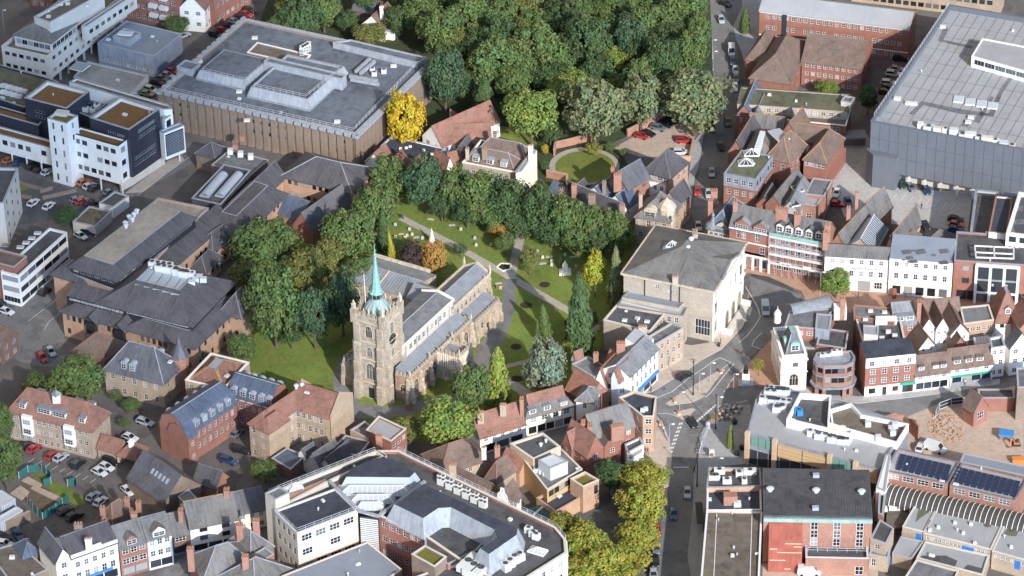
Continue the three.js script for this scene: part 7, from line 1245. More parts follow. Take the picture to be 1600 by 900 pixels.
// ---------- south-east: modern restaurants, hall, market ----------
{
  const T=bld('restaurant_block','modern flat roofed block with ochre columns and striped panels','commercial building');
  const P=[[1168,677],[1373,734],[1420,662],[1293,622],[1198,601],[1181,624],[1172,660]];
  const r=block(T,{p:P,h:8,W:'zinc',R:['flat',.5,'felt_pale',{cm:'zinc'}]});
  const E=r.E[0];for (const s of [.005,.215,.635,.83]){const g=new Geo();g.box(E.a.clone().lerp(E.b,s).setY(0).addScaledVector(E.n,.3),E.e,E.n,1,1,8.7);part(T,'column',g,'ochre_pale');}
  for (const [a,b,n] of [[.24,.42,1],[.43,.615,1],[.85,.99,1]]) for (let i=0;i<7;i++){const g=new Geo();g.box(E.a.clone().lerp(E.b,(a+b)/2).setY(4.2+i*.48).addScaledVector(E.n,.2),E.e,E.n,E.len*(b-a),.3,.42,false);part(T,'striped_panel',g,i % 2?'ochre_pale':'ochre');}
  for (const [a,b] of [[.03,.2],[.65,.815]]) for (let i=0;i<3;i++){const g=new Geo();g.box(E.a.clone().lerp(E.b,a+(b-a)*(i+.5)/3).setY(5.2).addScaledVector(E.n,.15),E.e,E.n,E.len*(b-a)/3-.15,.2,2.6,false);part(T,'glass_panel',g,'greenpanel');}
  for (let i=0;i<12;i++){const g=new Geo();g.box(E.a.clone().lerp(E.b,(i+.5)/12).setY(.1).addScaledVector(E.n,.06),E.e,E.n,E.len/12-.3,.1,3.8,false);part(T,'shop_window',g,'roseglass');}
  for (const k of [4,5,6]){const F=r.E[k],g=new Geo();g.box(F.a.clone().lerp(F.b,.5).setY(1).addScaledVector(F.n,.06),F.e,F.n,F.len*.9,.1,5,false);part(T,'shop_window',g,'roseglass');}
  block(T,{p:[[1229,655],[1330,679],[1333,672],[1296,660],[1299,618],[1250,614]],h:9.8,b:7.5,W:'white',R:['flat',1.4,'felt',{cm:'trim',pm:'white',th:.4}]});
  block(T,{p:[[1300,664],[1402,692],[1420,663],[1346,648],[1330,630],[1297,640]],h:9.4,b:7.5,W:'white',R:['flat',.9,'felt_brown',{cm:'trim',pm:'white'}]});
  for (const [x,y,w] of [[1204,617,3],[1214,613,4],[1225,615,3],[1200,628,4],[1210,630,3],[1224,632,4],[1275,680,4],[1290,685,5],[1306,690,4],[1318,692,3],[1214,642,2],[1222,640,2]]) unit(T,x,y,7.5,w,1.8,1.4,{a:.2,m:'galv',fans:Math.round(w/1.5)});for (const [x,y,m] of [[1246,645,'tarp'],[1250,648,'tarp'],[1356,666,'galv'],[1372,688,'galv'],[1392,674,'galv'],[1395,680,'galv'],[1398,668,'galv']]) unit(T,x,y,8.4,1.3,1.2,1.4,{m});
  const W2=bld('broken_wall','broken brick party wall left beside the demolition site','wall');
  {const q=pxs([[1360,646],[1385,651],[1412,650],[1425,660],[1436,672]],3);W2.position.copy(q[0]).setY(0);delete W2.userData.pending;const hs=[2.4,3.4,2.8,4,2];for (let i=0;i<4;i++){const g=new Geo();g.poly([V(q[i].x,0,q[i].z),V(q[i+1].x,0,q[i+1].z),V(q[i+1].x,hs[i+1],q[i+1].z),V((q[i].x+q[i+1].x)/2,hs[i]*1.15,(q[i].z+q[i+1].z)/2),V(q[i].x,hs[i],q[i].z)]);g.bar(V(q[i].x,hs[i]*.5,q[i].z),V(q[i+1].x,hs[i]*.5,q[i+1].z),.2,hs[i]*.5);part(W2,'wall',g,'brick_orange');}}
  const B=bld('brick_hall','tall brick hall with black ribbed roof and copper edge band','hall');
  const b=block(B,{p:[[1193,812],[1363,815],[1364,741]],h:11.4,W:'brick_orange',R:['flat',0,'felt',{th:.1,ch:.02,cm:'zinc'}],win:[[0,4,3,1.6,1.9,'W',{y0:2.4,y1:11,s:[.47,.68,.89]}]]});
  {const g=new Geo(),q=b.pts.map((k)=>V(k.x,12.6,k.z));g.prism(b.pts,11.3,12.6);part(B,'hall_roof',g,'felt');const E2=b.E[0],k=new Geo();k.box(E2.a.clone().lerp(E2.b,.5).setY(11.2).addScaledVector(E2.n,.25),E2.e,E2.n,E2.len,.6,.9,false);part(B,'copper_band',k,'copper');const s=new Geo();for (let i=1;i<40;i++){const A0=b.pts[0].clone().lerp(b.pts[1],i/40).setY(12.62),B0=b.pts[3].clone().lerp(b.pts[2],i/40).setY(12.62);s.bar(A0,B0,.04,.05);} const st=part(B,'roof_rib',s,'felt');st.userData.kind='stuff';}
  for (const [x,y] of [[1203,767],[1275,769],[1346,771]]) cowl(B,x,y,12.6,.9,1);for (const [x,y] of [[1275,745],[1274,796]]) unit(B,x,y,12.6,1.4,1,.8,{m:'greytrim'});
  {const g=new Geo();const E2=b.E[0];const at=(s,d,y)=>E2.a.clone().addScaledVector(E2.e,s*E2.len).addScaledVector(E2.n,d).setY(y);g.poly([at(.05,3.6,8.6),at(.36,3.6,8.6),at(.36,.1,10.8),at(.05,.1,10.8)]);g.poly([at(.05,3.6,0),at(.36,3.6,0),at(.36,3.6,8.6),at(.05,3.6,8.6)]);g.poly([at(.36,3.6,0),at(.36,.1,0),at(.36,.1,10.8),at(.36,3.6,8.6)]);g.poly([at(.05,.1,0),at(.05,3.6,0),at(.05,3.6,8.6),at(.05,.1,10.8)]);part(B,'red_metal_annexe',g,'redmetal');for (const [s0,s1,y] of [[.2,.355,7.6],[.28,.355,6.8],[.06,.13,6.1],[.13,.355,5.2],[.06,.21,3.1],[.2,.26,.8]]){const k=new Geo();k.poly([at(s0,3.63,y),at(s1,3.63,y),at(s1,3.63,y+.24),at(s0,3.63,y+.24)]);part(B,'stripe',k,'ochre_pale');}}
  block(B,{p:[[1259,871],[1357,873],[1356,850]],h:4.6,W:'brick_orange',R:['flat',.6,'felt',{cm:'galv'}],win:[[0,1,1,1.8,2.2,'W',{y0:.1,y1:2.6,s:[.86],sill:.1}]]});
  for (let i=0;i<6;i++) unit(B,1268+i*8,851,4,1.2,.9,1.2,{fans:1});for (let i=0;i<4;i++) unit(B,1320+i*8,853,4,1.8,1.4,1.2,{m:'galv'});railing(B,[[1262,862],[1354,864]],4.2);
  {const c=px(1343,876,0),g=new Geo();g.box(c.clone().add(V(0,0,.4)),V(1,0,0),V(0,0,1),1.6,.1,2);part(B,'blue_door',g,'bluedoor');const k=new Geo();k.lathe(px(1353,850,4),[[.5,0],[.5,8]],10);part(B,'flue',k,'galv');}
  const C=bld('flat_roof_store','long brown flat roofed store beside the road with white roof lines','store');
  const c1=block(C,{p:[[1092,940],[1185,940],[1191,800],[1104,797]],h:9.6,W:'brick_buff',R:['flat',.4,'felt_brown',{cm:'trim'}],win:[[3,2,10,1.6,1.6,'D']]});
  for (const x of [[1120,802,1114,930],[1175,803,1171,930]]) part(C,'roof_line',new Geo().bar(px(x[0],x[1],9.26),px(x[2],x[3],9.26),.08,.03),'trim');
  block(C,{p:[[1104,798],[1190,797],[1189,762],[1105,760]],h:9.8,W:'brick_buff',R:['flat',.5,'felt_navy',{cm:'trim'}]});
  block(C,{p:[[1104,762],[1190,760],[1188,732],[1107,730]],h:10.6,W:'brick_pink',R:['flat',.8,'felt',{cm:'zinc'}]});
  for (const [x,y,w] of [[1112,748,1.4],[1120,748,1.4],[1124,739,2.4],[1155,743,1.6],[1172,740,3],[1136,754,2],[1163,754,1.2]]) unit(C,x,y,9.8,w,1.4,1.2,{fans:1});unit(C,1141,786,9.3,3,2,2.4,{m:'brick_orange',name:'stair_head'});unit(C,1152,790,9.3,1.6,1.4,1);
// market arcade
  const D=bld('market_arcade','market arcade with brick clerestory, solar roofs and barrel glazed canopy','market hall');
  const d1=block(D,{p:[[1381,735],[1481,756],[1500,722],[1402,700]],h:7.4,W:'brick_orange',R:['flat',.3,'felt_pale',{cm:'felt_mid'}],win:[[0,1,4,2.6,1.4,'W',{y0:5.3,y1:7.2}]]});
  const d2=block(D,{p:[[1484,758],[1586,782],[1606,748],[1502,724]],h:7.4,W:'brick_orange',R:['flat',.3,'felt_pale',{cm:'felt_mid'}],win:[[0,1,4,2.6,1.4,'W',{y0:5.3,y1:7.2}]]});
  block(D,{p:[[1500,722],[1640,752],[1646,738],[1506,708]],h:6.4,W:'brick_orange',R:['flat',.2,'felt_blue']});
  for (const [R0,n,x0,y0,dx,dy] of [[d1,8,1404.5,722,10.2,2.3],[d2,10,1491.5,742,10.2,2.4]]) for (let i=0;i<n;i++) for (let j=0;j<4;j++){const c=px(x0+dx*i+j*1.9,y0+dy*i-(j-1.5)*5.6,7.35),g=new Geo(),u=R0.E[0].e,v=R0.E[0].n,P=(a,b2,y)=>c.clone().addScaledVector(u,a).addScaledVector(v,b2).setY(y);g.poly([P(-.55,.72,7.25),P(.55,.72,7.25),P(.55,-.72,7.6),P(-.55,-.72,7.6)]);g.poly([P(.55,-.72,7.1),P(.55,-.72,7.6),P(.55,.72,7.25),P(.55,.72,7.1)]);g.poly([P(-.55,.72,7.1),P(.55,.72,7.1),P(.55,.72,7.25),P(-.55,.72,7.25)]);part(D,'solar_panel',g,'solar');}
  {const a=px(1371,771,4),b2=px(1620,826,4),u=b2.clone().sub(a).setY(0).normalize(),n=V(-u.z,0,u.x),L=a.distanceTo(b2),Rr=3.4,N=8,g=new Geo(),P=(s,t,r)=>a.clone().addScaledVector(u,s).addScaledVector(n,Math.cos(t)*r).setY(3.6+Math.sin(t)*r*.8);for (let k=0;k<N;k++){const A=Math.PI*k/N,B2=Math.PI*(k+1)/N;g.poly([P(0,A,Rr),P(L,A,Rr),P(L,B2,Rr),P(0,B2,Rr)]);} part(D,'barrel_glazing',g,'canopyglass');const nr=30;for (let i=0;i <= nr;i++){const k=new Geo();for (let j=0;j<N;j++) k.bar(P(L*i/nr,Math.PI*j/N,Rr+.06),P(L*i/nr,Math.PI*(j+1)/N,Rr+.06),.06);part(D,'rib',k,'trim');}}
  block(D,{p:[[1369,762],[1383,768],[1392,712],[1384,710]],h:9,W:'white',R:['flat',.1,'trim']});
  const F=bld('market_units','low grey roofed market units with white doors and blue shutters','market building');
  const f1=block(F,{p:[[1410,823],[1445,832],[1465,794],[1432,785]],h:4.8,W:'brick_buff',R:['flat',.15,'felt_pale',{cm:'concrete'}]});
  const f2=block(F,{p:[[1443,833],[1549,859],[1568,818],[1462,796]],h:4.8,W:'brick_buff',R:['flat',.15,'felt_pale',{cm:'concrete'}],win:[[0,1,16,.9,.9,'w',{y0:2.6}]]});
  const f3=block(F,{p:[[1550,861],[1632,884],[1650,836],[1569,820]],h:4.8,W:'brick_buff',R:['flat',.15,'felt_pale',{cm:'concrete'}],win:[[0,1,9,.9,.9,'w',{y0:2.6}]]});
  for (const [R0,ts] of [[f1,[.75]],[f2,[.62,.71]],[f3,[.5]]]) for (const t of ts){const E2=R0.E[0],g=new Geo();g.box(E2.a.clone().lerp(E2.b,t).setY(1.9).addScaledVector(E2.n,.05),E2.e,E2.n,1.2,.1,2.2,false);part(F,'blue_door',g,'bluedoor');}
  for (const p of [[[1430,816],[1437,790],[1448,792],[1452,800],[1440,808]],[[1536,820],[1541,813],[1551,815],[1548,823],[1540,824]],[[1568,833],[1576,824],[1592,829],[1588,838],[1576,837]]]) part(F,'moss_patch',flatsheet(pxs(p,4.68),4.68),p[0][0]===1536?'soil':'felt_green');
  for (const [x,y] of [[1466,825],[1492,818],[1517,820],[1505,834],[1523,850],[1580,856]]) unit(F,x,y,4.65,.7,.6,.6);for (let i=0;i<3;i++) unit(F,1458+i*10,839+i*2.4,3.4,1.3,.6,.8,{});for (let i=0;i<3;i++) unit(F,1413+i*8,838+i*1,1.6,1.4,.7,1.1,{fans:1});
  block(F,{p:[[1394,865],[1424,874],[1444,846],[1408,838]],h:3.2,W:'brick_buff',R:['flat',.15,'felt_pale']});
  block(F,{p:[[1432,872],[1536,899],[1546,868],[1446,846]],h:3.4,W:'brick_buff',R:['flat',.3,'felt_pale',{cm:'concrete'}]});
  block(F,{p:[[1412,905],[1485,925],[1498,892],[1432,874]],h:4,W:'brick_buff',R:['flat',.3,'felt_mid',{cm:'concrete'}]});
  for (const p of [[[1436,878],[1440,868],[1478,868],[1496,876],[1492,886],[1462,880]],[[1502,892],[1512,882],[1534,888],[1530,898]]]) part(F,'damp_patch',flatsheet(pxs(p,3.14),3.14),'felt');
  const G=bld('brick_store','small brick office with steep black felt roof beside the hall','building');
  block(G,{p:[[1360,842],[1385,850],[1397,826],[1375,812]],h:7,W:'brick_buff',R:['flat',.2,'felt'],win:[[0,1,1,1.2,1.2,'w',{y0:4,s:[.45]}]]});
  block(G,{p:[[1358,866],[1388,872],[1394,846],[1366,842]],h:4,W:'brick_buff',R:['flat',.2,'felt_mid'],win:[[0,1,1,1,2,'w',{y0:.1,s:[.25]}]]});for (const x of [1377,1387]){const c=px(x,884,0),g=new Geo();g.box(c.clone().add(V(0,0,-.5)),V(1,0,0),V(0,0,1),1.3,.3,2.2);part(G,'blue_door',g,'bluedoor');}
  block(G,{p:[[1372,802],[1380,806],[1384,770],[1374,766]],h:8,W:'brick_orange',R:['flat',.4,'felt']});
  {const c=px(1395,800,3);const g=flatsheet(pxs([[1384,820],[1405,826],[1430,784],[1388,772]],3),3);part(G,'plant_yard',g,'felt_brown');unit(G,1397,795,3,2.4,1.4,1,{});unit(G,1382,798,3,1.2,1,1);}
  const I=bld('brick_house','small red brick gabled house standing alone in the demolition yard','house');
  block(I,{p:[[1505,632],[1522,643],[1542,632]],h:4.4,W:'brick_red',R:['gable',3.4,'tile_brown',{ax:0,rc:'tile_red'}],win:[[1,1,1,2,1.9,'W',{y0:.6,s:[.5]}]]});
  block(I,{p:[[1530,622],[1586,622],[1584,608]],h:3.8,W:'brick_red',R:['flat',.3,'felt']});
}
// ---------- trees ----------
function leafGeo(kind,n,sd){
  seed=sd;const P=[],N=[],C=[],q=V(0,0,0),u=V(0,0,0),w=V(0,0,0);
  const leaf=(p,out,s,tint,h0=0)=>{
    q.copy(out).add(V(rr(-.9,.9),rr(-.6,1.1),rr(-.9,.9))).normalize();u.set(rr(-1,1),rr(-1,1),rr(-1,1)).cross(q).normalize();w.crossVectors(q,u);
    const a=s*rr(.7,1.3),b=s*rr(.5,.9),c=[[-a,-b*.4],[0,-b],[a,b*.3],[-a*.2,b]].map(([i,j])=>p.clone().addScaledVector(u,i).addScaledVector(w,j));c[2].addScaledVector(q,-s*.35);
    const t=tint*rr(.72,1.28),h=h0+rr(-.12,.12);for (const k of [0,1,2,0,2,3]){P.push(c[k].x,c[k].y,c[k].z);N.push(q.x,q.y,q.z);C.push(Math.min(1,t*(.85+h)),Math.min(1,t*.85),Math.min(1,t*(.74-h*.25)));}
 };
  if (kind==='round'){
    const L=[];for (let i=0;i<46;i++){const z=1-2*(i+.5)/46,t=i*2.39996+rr(-.3,.3),r=Math.sqrt(1-z*z),d=rr(.46,.8);L.push([V(r*Math.cos(t)*d,z*d*.95+.02,r*Math.sin(t)*d),rr(.15,.36),rr(.82,1.1),rr(-.16,.12),rnd()<.12?.35:1]);}
    for (let i=0;i<n;i++){const [c,R,t,h0,keep]=L[i % L.length];if (rnd()>keep) continue;const d=V(rr(-1,1),rr(-.75,1.15),rr(-1,1)).normalize(),p=c.clone().addScaledVector(d,R*Math.pow(rnd(),.35));if (p.length()<.4){p.setLength(rr(.4,.6));} leaf(p,d.multiplyScalar(.7).add(p.clone().multiplyScalar(.6)),rr(.036,.066),t,h0);}
 } else {
    const pw=kind==='cone'?1:.55;for (let i=0;i<n;i++){const y=rr(-1,1),f=(1-y)/2,a=rr(0,6.283),lob=.82+.18*Math.sin(a*3+y*5)*Math.cos(a*2-y*7),R=Math.pow(f,pw)*lob*(y<-.8?.6+(y+1)*2:1)*Math.pow(rnd(),.3);const p=V(R*Math.cos(a),y,R*Math.sin(a));leaf(p,V(Math.cos(a),.7,Math.sin(a)),rr(.05,.085),.8+.3*Math.abs(Math.sin(a*5+y*9)));}
 }
  const g=new THREE.BufferGeometry();g.setAttribute('position',new THREE.Float32BufferAttribute(P,3));g.setAttribute('normal',new THREE.Float32BufferAttribute(N,3));g.setAttribute('color',new THREE.Float32BufferAttribute(C,3));return g;
}
const CROWN={round:[11,22,33,44].map((s)=>leafGeo('round',7400,s)),cone:[leafGeo('cone',3600,55)],column:[leafGeo('column',4200,66),leafGeo('column',4200,77)],small:[leafGeo('round',1500,88),leafGeo('round',1500,99)]};
const LEAFC={mid:[.122,.175,.046],dark:[.07,.12,.036],olive:[.18,.185,.045],lime:[.23,.27,.04],blue:[.07,.125,.056],grey:[.19,.21,.1],gold:[.6,.42,.02],silver:[.22,.245,.18],purple:[.075,.04,.04],orange:[.44,.24,.06],bright:[.21,.27,.055],yellow:[.4,.37,.035],autumn:[.3,.29,.038],deep:[.045,.08,.028]};
const LM={};for (const k in LEAFC){const m=new THREE.MeshPhysicalMaterial({vertexColors:true,roughness:.75,transmission:.25,thickness:0,side:THREE.DoubleSide});m.color.setRGB(...LEAFC[k].map((c)=>Math.min(1,c*1.35)));LM[k]=m;}
const trunkG=(()=>{const g=new Geo();g.lathe(V(0,0,0),[[.055,0],[.04,.12],[.032,.5],[.012,1]],7);for (const [a,y,l] of [[.4,.42,.4],[2.2,.5,.42],[3.9,.46,.38],[5.2,.58,.34]]) g.bar(V(0,y,0),V(Math.cos(a)*l,y+.3,Math.sin(a)*l),.013);return g.build();})();
// photo ellipse (x, y, width, height) -> tree standing on the ground
function tree(kind,col,x,y,w,h,label,group,name='tree',o={}){
  const s=mscale(y),sp=Math.sin(PITCH+(y-450)/FPX),cp=Math.cos(PITCH+(y-450)/FPX),a=w/2/s,hh=h/2/s;
  let c=Math.sqrt(Math.max(.04,hh*hh-a*a*sp*sp))/cp;c=Math.min(Math.max(c,a*.62),a*4.5);
  const clear=o.clear ?? (kind==='round'?Math.min(2.4,c*.45):.3),hc=c+clear,p=px(x,y,hc);
  const T=thing(name,label,o.cat||'tree',V(p.x,0,p.z),group);
  const k=shade(new THREE.Mesh(CROWN[kind==='round'&&w<34?'small':kind][Math.floor(rnd()*CROWN[kind==='round'&&w<34?'small':kind].length)],LM[col]));k.name='crown';k.position.y=hc;k.scale.set(a*rr(.94,1.14),c*rr(.98,1.1),a*rr(.94,1.14));k.rotation.z=rr(-.1,.1);k.rotation.y=rr(0,6.28);T.add(k);
  const t=shade(new THREE.Mesh(trunkG,M('bark')));t.name='trunk';const H=clear+c*1.25;t.scale.set(Math.max(2,a*1.3),H,Math.max(2,a*1.3));t.rotation.y=rr(0,6);T.add(t);return T;
}
const HUE={mid:'green',dark:'dark green',olive:'olive',blue:'blue green',autumn:'yellow green',lime:'lime green'};
const ZONE={wood:(x,y)=>x<530?'behind the fluted brick building':x<730?'between fluted brick building and white cottage in the wood':y<40&&x<990?'at the far back of the dense wood':x<990?'in the heart of the dense wood':'in the wood beside the tree lined road',west:(x,y)=>x>500?'of the belt just west of the cathedral':y>460?'beside the lawn west of the cathedral':'between the buff slate roofed complex and the cathedral',north:(x)=>x<735?'along the churchyard near the parish hall':x<870?'along the churchyard below the Georgian house':'along the churchyard below the slate terrace',pub:(x,y)=>x>985&&y<850?'lining the road beside the shaded yard':'between the V shaped offices and shaded yard'};
const GROVE=(list,zone,o={})=>list.forEach(([k,c,x,y,w,h,l])=>{const z=zone&&ZONE[zone](x,y),q=o.z||1;tree({r:'round',c:'cone',o:'column'}[k],c,x,y,w*q,h*q,l||`${w > 75 ? 'large' : w < 57 ? 'small' : 'medium'} ${HUE[c]} tree ${z}`,l?undefined:'trees '+z,'tree',o);});
GROVE([['r','dark',470,25,72,70],['r','mid',437,42,46,44],['r','mid',505,12,60,60],['r','olive',450,18,44,56],['r','dark',480,-16,70,56],['r','mid',660,18,66,72],['r','mid',690,48,74,84],['r','mid',740,28,76,84],['r','dark',785,60,80,84],['r','olive',718,68,40,56],['r','mid',770,95,84,90],['r','mid',835,78,90,92],['r','dark',880,34,70,70],['r','dark',916,62,84,100],['r','mid',952,14,66,62],['r','blue',984,62,58,84],['r','mid',1015,40,72,84],['r','mid',1062,28,84,80],['r','mid',1078,82,66,88],['r','dark',1034,98,66,84],['r','mid',1000,118,64,66],['r','mid',800,128,60,60],['r','dark',862,122,70,54],['r','mid',1052,138,60,66],['r','mid',640,-14,70,60],['r','mid',700,-12,72,60],['r','mid',770,-14,76,60],['r','dark',860,-16,76,60],['r','mid',1020,-18,76,60],['r','dark',575,0,46,40],['r','mid',1092,50,40,70],['r','mid',1090,0,44,60],['r','dark',935,112,60,54],['r','dark',744,76,62,66],['r','mid',812,104,64,62],['r','mid',878,84,66,66],['r','mid',948,54,62,66],['r','mid',906,14,64,60],['r','mid',834,38,66,60],['r','dark',1002,86,62,62],['r','mid',966,138,60,52],['r','dark',1046,66,62,66],['r','dark',724,132,44,48],['r','mid',978,4,62,54],['r','dark',620,30,44,50],['r','mid',786,20,60,60]],'wood');
GROVE([['r','olive',820,14,76,64,'yellow green tree catching the sun at the top of the wood'],['r','dark',543,32,40,36,'compact round dark tree by the tiled cottage roof'],['r','olive',578,53,58,40,'olive tree behind the fluted brick building roof edge'],['r','blue',695,118,68,92,'tall blue green tree beside the fluted brick building corner'],['o','dark',756,156,56,66,'dense dark yew standing behind the white cottage'],['r','lime',960,96,66,56,'bright yellow green crown in the middle of the wood'],['r','bright',888,134,84,46,'low bright green hedge tree edging the wood'],['r','bright',830,176,94,92,'sunny yellow green tree behind the round lawn'],['r','grey',930,170,112,112,'huge grey green tree overhanging the round lawn'],['r','grey',1002,152,84,92,'grey green tree behind the small car park wall'],['r','grey',1086,156,112,102,'wide spreading tree overhanging the road and small car park'],['r','dark',860,206,40,40,'small dark evergreen beside the round lawn path'],['r','gold',632,182,66,88,'brilliant golden yellow tree beside the fluted brick building']]);
GROVE([['r','mid',612,276,64,68],['r','blue',664,286,60,78],['r','mid',712,298,54,68],['r','mid',752,308,66,76],['r','dark',796,318,70,78],['r','dark',842,328,68,76],['r','mid',886,342,62,70],['r','mid',924,350,56,62],['r','mid',960,356,56,60],['r','dark',690,320,40,40],['r','dark',862,362,50,42],['r','mid',902,370,54,46],['r','dark',938,376,54,44],['r','mid',972,372,44,44],['r','dark',730,328,50,46],['r','mid',772,336,48,46],['r','dark',816,346,54,46]],'north',{z:1.14,clear:1.2});
GROVE([['r','mid',585,322,76,80],['r','mid',545,366,84,88],['r','olive',508,404,62,66],['r','olive',474,426,68,70],['r','mid',412,380,112,92],['r','olive',384,428,60,52],['r','mid',428,470,86,118],['r','blue',490,490,58,84],['r','blue',534,466,64,92],['r','mid',378,542,52,46],['r','mid',560,425,50,60],['r','dark',455,520,44,40]],'west',{z:1.06});
GROVE([['c','yellow',611,390,26,64,'golden spire shaped conifer behind the cathedral transept'],['r','purple',645,402,46,50,'dark purple leaved tree behind the cathedral transept'],['r','orange',678,402,46,58,'orange autumn tree beside the stone obelisk'],['r','deep',719,389,30,24,'low clipped dark bush beside the diagonal path'],['r','orange',778,356,34,28,'rusty autumn shrub on the churchyard lawn'],['r','mid',790,378,36,34,'green shrub beside the crossing of the paths'],['r','olive',827,404,36,40,'thin young tree on the lawn near the memorial'],['r','yellow',930,420,42,64,'bright yellow tree beside the tall dark conifer'],['o','dark',905,490,60,122,'tall dark green conifer column near the brick offices'],['o','grey',962,432,34,92,'slim greyish conifer against the hall side wall'],['o','mid',850,502,26,54,'pair of small slim conifers on the lawn'],['o','mid',840,514,14,30,'stubby conifer next to the slim pair'],['r','silver',852,571,80,92,'silvery grey tree standing by the south path'],['r','mid',736,606,64,86,'fresh green tree beside the south porch path'],['o','lime',776,588,58,92,'upright yellow green tree south of the porch'],['r','bright',700,662,106,92,'broad sunlit tree at the churchyard south corner'],['r','olive',640,668,54,46,'pale small tree behind the red brick block'],['r','lime',886,546,26,30,'lime green bush by the conifer column'],['r','deep',728,560,12,12,'little round bush beside the cathedral wall'],['r','deep',877,408,16,18,'round dark bush beside the white memorial'],['r','gold',852,233,15,17,'small golden bush beside the garden path'],['r','dark',851,258,16,18,'dark shrub at the Georgian house corner'],['r','deep',926,500,24,26,'dark shrub under the conifer column'],['o','dark',598,360,26,60,'dark yew behind the golden conifer']]);
GROVE([['r','mid',120,590,104,84,'large tree between the villa and the lane'],['r','mid',60,604,60,50,'lower tree beside the tiled flats'],['r','dark',105,336,42,30,'bushy tree by the flat roofed white office'],['r','mid',6,712,66,92,'big full tree at the flats car park corner'],['r','mid',4,655,40,50,'dark tree behind the gable of the tiled flats'],['r','mid',205,632,36,26,'clipped shrub in front of the villa'],['r','mid',182,618,26,22,'low hedge bush behind the tiled flats'],['r','mid',414,736,50,28,'overgrown bush beside the courtyard cars'],['r','dark',305,553,40,14,'low dark hedge below the buff complex wall'],['r','mid',195,660,22,20,'bush beside the silver car'],['r','dark',952,740,50,56,'dark tree shading the shaded yard'],['r','bright',1307,440,62,48,'lush green street tree in front of the white hotel'],['o','mid',1164,32,24,36,'small street tree on the north pavement'],['o','bright',1141,681,16,36,'slim young tree on the grey plaza'],['r','autumn',1186,570,22,26,'small yellow street tree beside the statue'],['r','dark',1357,152,36,42,'dark bush between the brick flats and grey store'],['r','bright',1294,138,40,14,'low planting strip below the brown roofed offices'],['r','mid',275,38,44,14,'hedge along the foot of the red brick flats'],['r','mid',955,228,26,20,'shrub border beside the small car park'],['r','mid',974,238,16,14,'round bush at the car park corner'],['r','autumn',928,232,30,10,'golden shrubs behind the round lawn']]);
GROVE([['r','autumn',1006,748,82,66],['r','autumn',1003,790,80,74],['r','autumn',1000,836,76,62],['r','autumn',880,826,62,60],['r','autumn',915,848,74,70],['r','autumn',945,876,84,70],['r','autumn',984,868,76,58],['r','autumn',905,892,74,56],['r','autumn',965,905,76,52]],'pub',{z:1.04});
// ---------- cars ----------
const CG={};
function carGeo(type){
  if (CG[type]) return CG[type];
  const s={car:[4.2,1.76,.92,1.46,-.3],estate:[4.6,1.8,.95,1.5,-.75],suv:[4.5,1.86,1.05,1.7,-.6],van:[5.2,2,1.25,2.2,-.4]}[type],[L,W,belt,top,sh]=s,b=new Geo(),g=new Geo(),r=new Geo(),l=L/2,w=W/2;
  const st=[[-l,.5,belt*.82,.86],[-l*.9,.3,belt,.97],[-l*.3,.24,belt,1],[l*.3,.24,belt,1],[l*.62,.26,belt*.95,.98],[l*.93,.3,belt*.78,.92],[l,.42,belt*.62,.82]];
  const ring=([x,y0,y1,k])=>[[-w*k*.92,y0],[-w*k,(y0+y1)*.5],[-w*k*.93,y1],[w*k*.93,y1],[w*k,(y0+y1)*.5],[w*k*.92,y0]].map(([z,y])=>V(x,y,z));
  const R=st.map(ring);for (let i=0;i+1<R.length;i++) for (let j=0;j<6;j++){const k=(j+1) % 6;b.poly([R[i][j],R[i+1][j],R[i+1][k],R[i][k]]);} b.poly(R[0]);b.poly(R.at(-1).slice().reverse());
  const van=type==='van',x0=van?-l*.96:-l*(type==='car'?.84:.93),x1=l*(van?.66:.42),t0=x0+(van?.1:type==='car'?.5:.3),t1=x1-(van?.7:.85),wb=w*.92,wt=w*(van?.84:.74);
  const lo=[V(x0,belt-.02,-wb),V(x1,belt-.02,-wb),V(x1,belt-.02,wb),V(x0,belt-.02,wb)],hi=[V(t0,top-.04,-wt),V(t1,top-.04,-wt),V(t1,top-.04,wt),V(t0,top-.04,wt)];
  for (let i=0;i<4;i++){const j=(i+1) % 4;if (van&&i !== 1) b.poly([lo[j],lo[i],hi[i],hi[j]]);else g.poly([lo[j],lo[i],hi[i],hi[j]]);}
  r.box(V((t0+t1)/2,top-.05,0),V(1,0,0),V(0,0,1),t1-t0+.04,wt*2+.03,.07);for (const z of [-1,1]) for (const [a,c] of [[lo[0],hi[0]],[lo[1],hi[1]]]) r.bar(V(a.x,a.y,a.z*z),V(c.x,c.y,c.z*z),.05);
  const wg=new Geo(),N=10;for (let i=0;i<N;i++){const A=i/N*6.2832,B=(i+1)/N*6.2832,P=(t,z,q)=>V(Math.cos(t)*q,Math.sin(t)*q,z);wg.poly([P(A,-.1,.32),P(A,.1,.32),P(B,.1,.32),P(B,-.1,.32)]);wg.poly([V(0,0,.1),P(A,.1,.32),P(B,.1,.32)]);wg.poly([V(0,0,-.1),P(B,-.1,.32),P(A,-.1,.32)]);}
  const hl=new Geo();hl.box(V(0,0,0),V(1,0,0),V(0,0,1),.12,.36,.16,false);
  return CG[type]={b:b.build(),g:g.build(),r:r.build(),w:wg.build(),h:hl.build(),L,W,belt};
}
const CARC={white:[.78,.78,.77],silver:[.5,.52,.54],grey:[.2,.21,.23],black:[.018,.018,.021],blue:[.03,.07,.18],red:[.5,.03,.025],green:[.03,.09,.05],orange:[.6,.17,.05],olive:[.3,.3,.12],teal:[.02,.1,.12]};
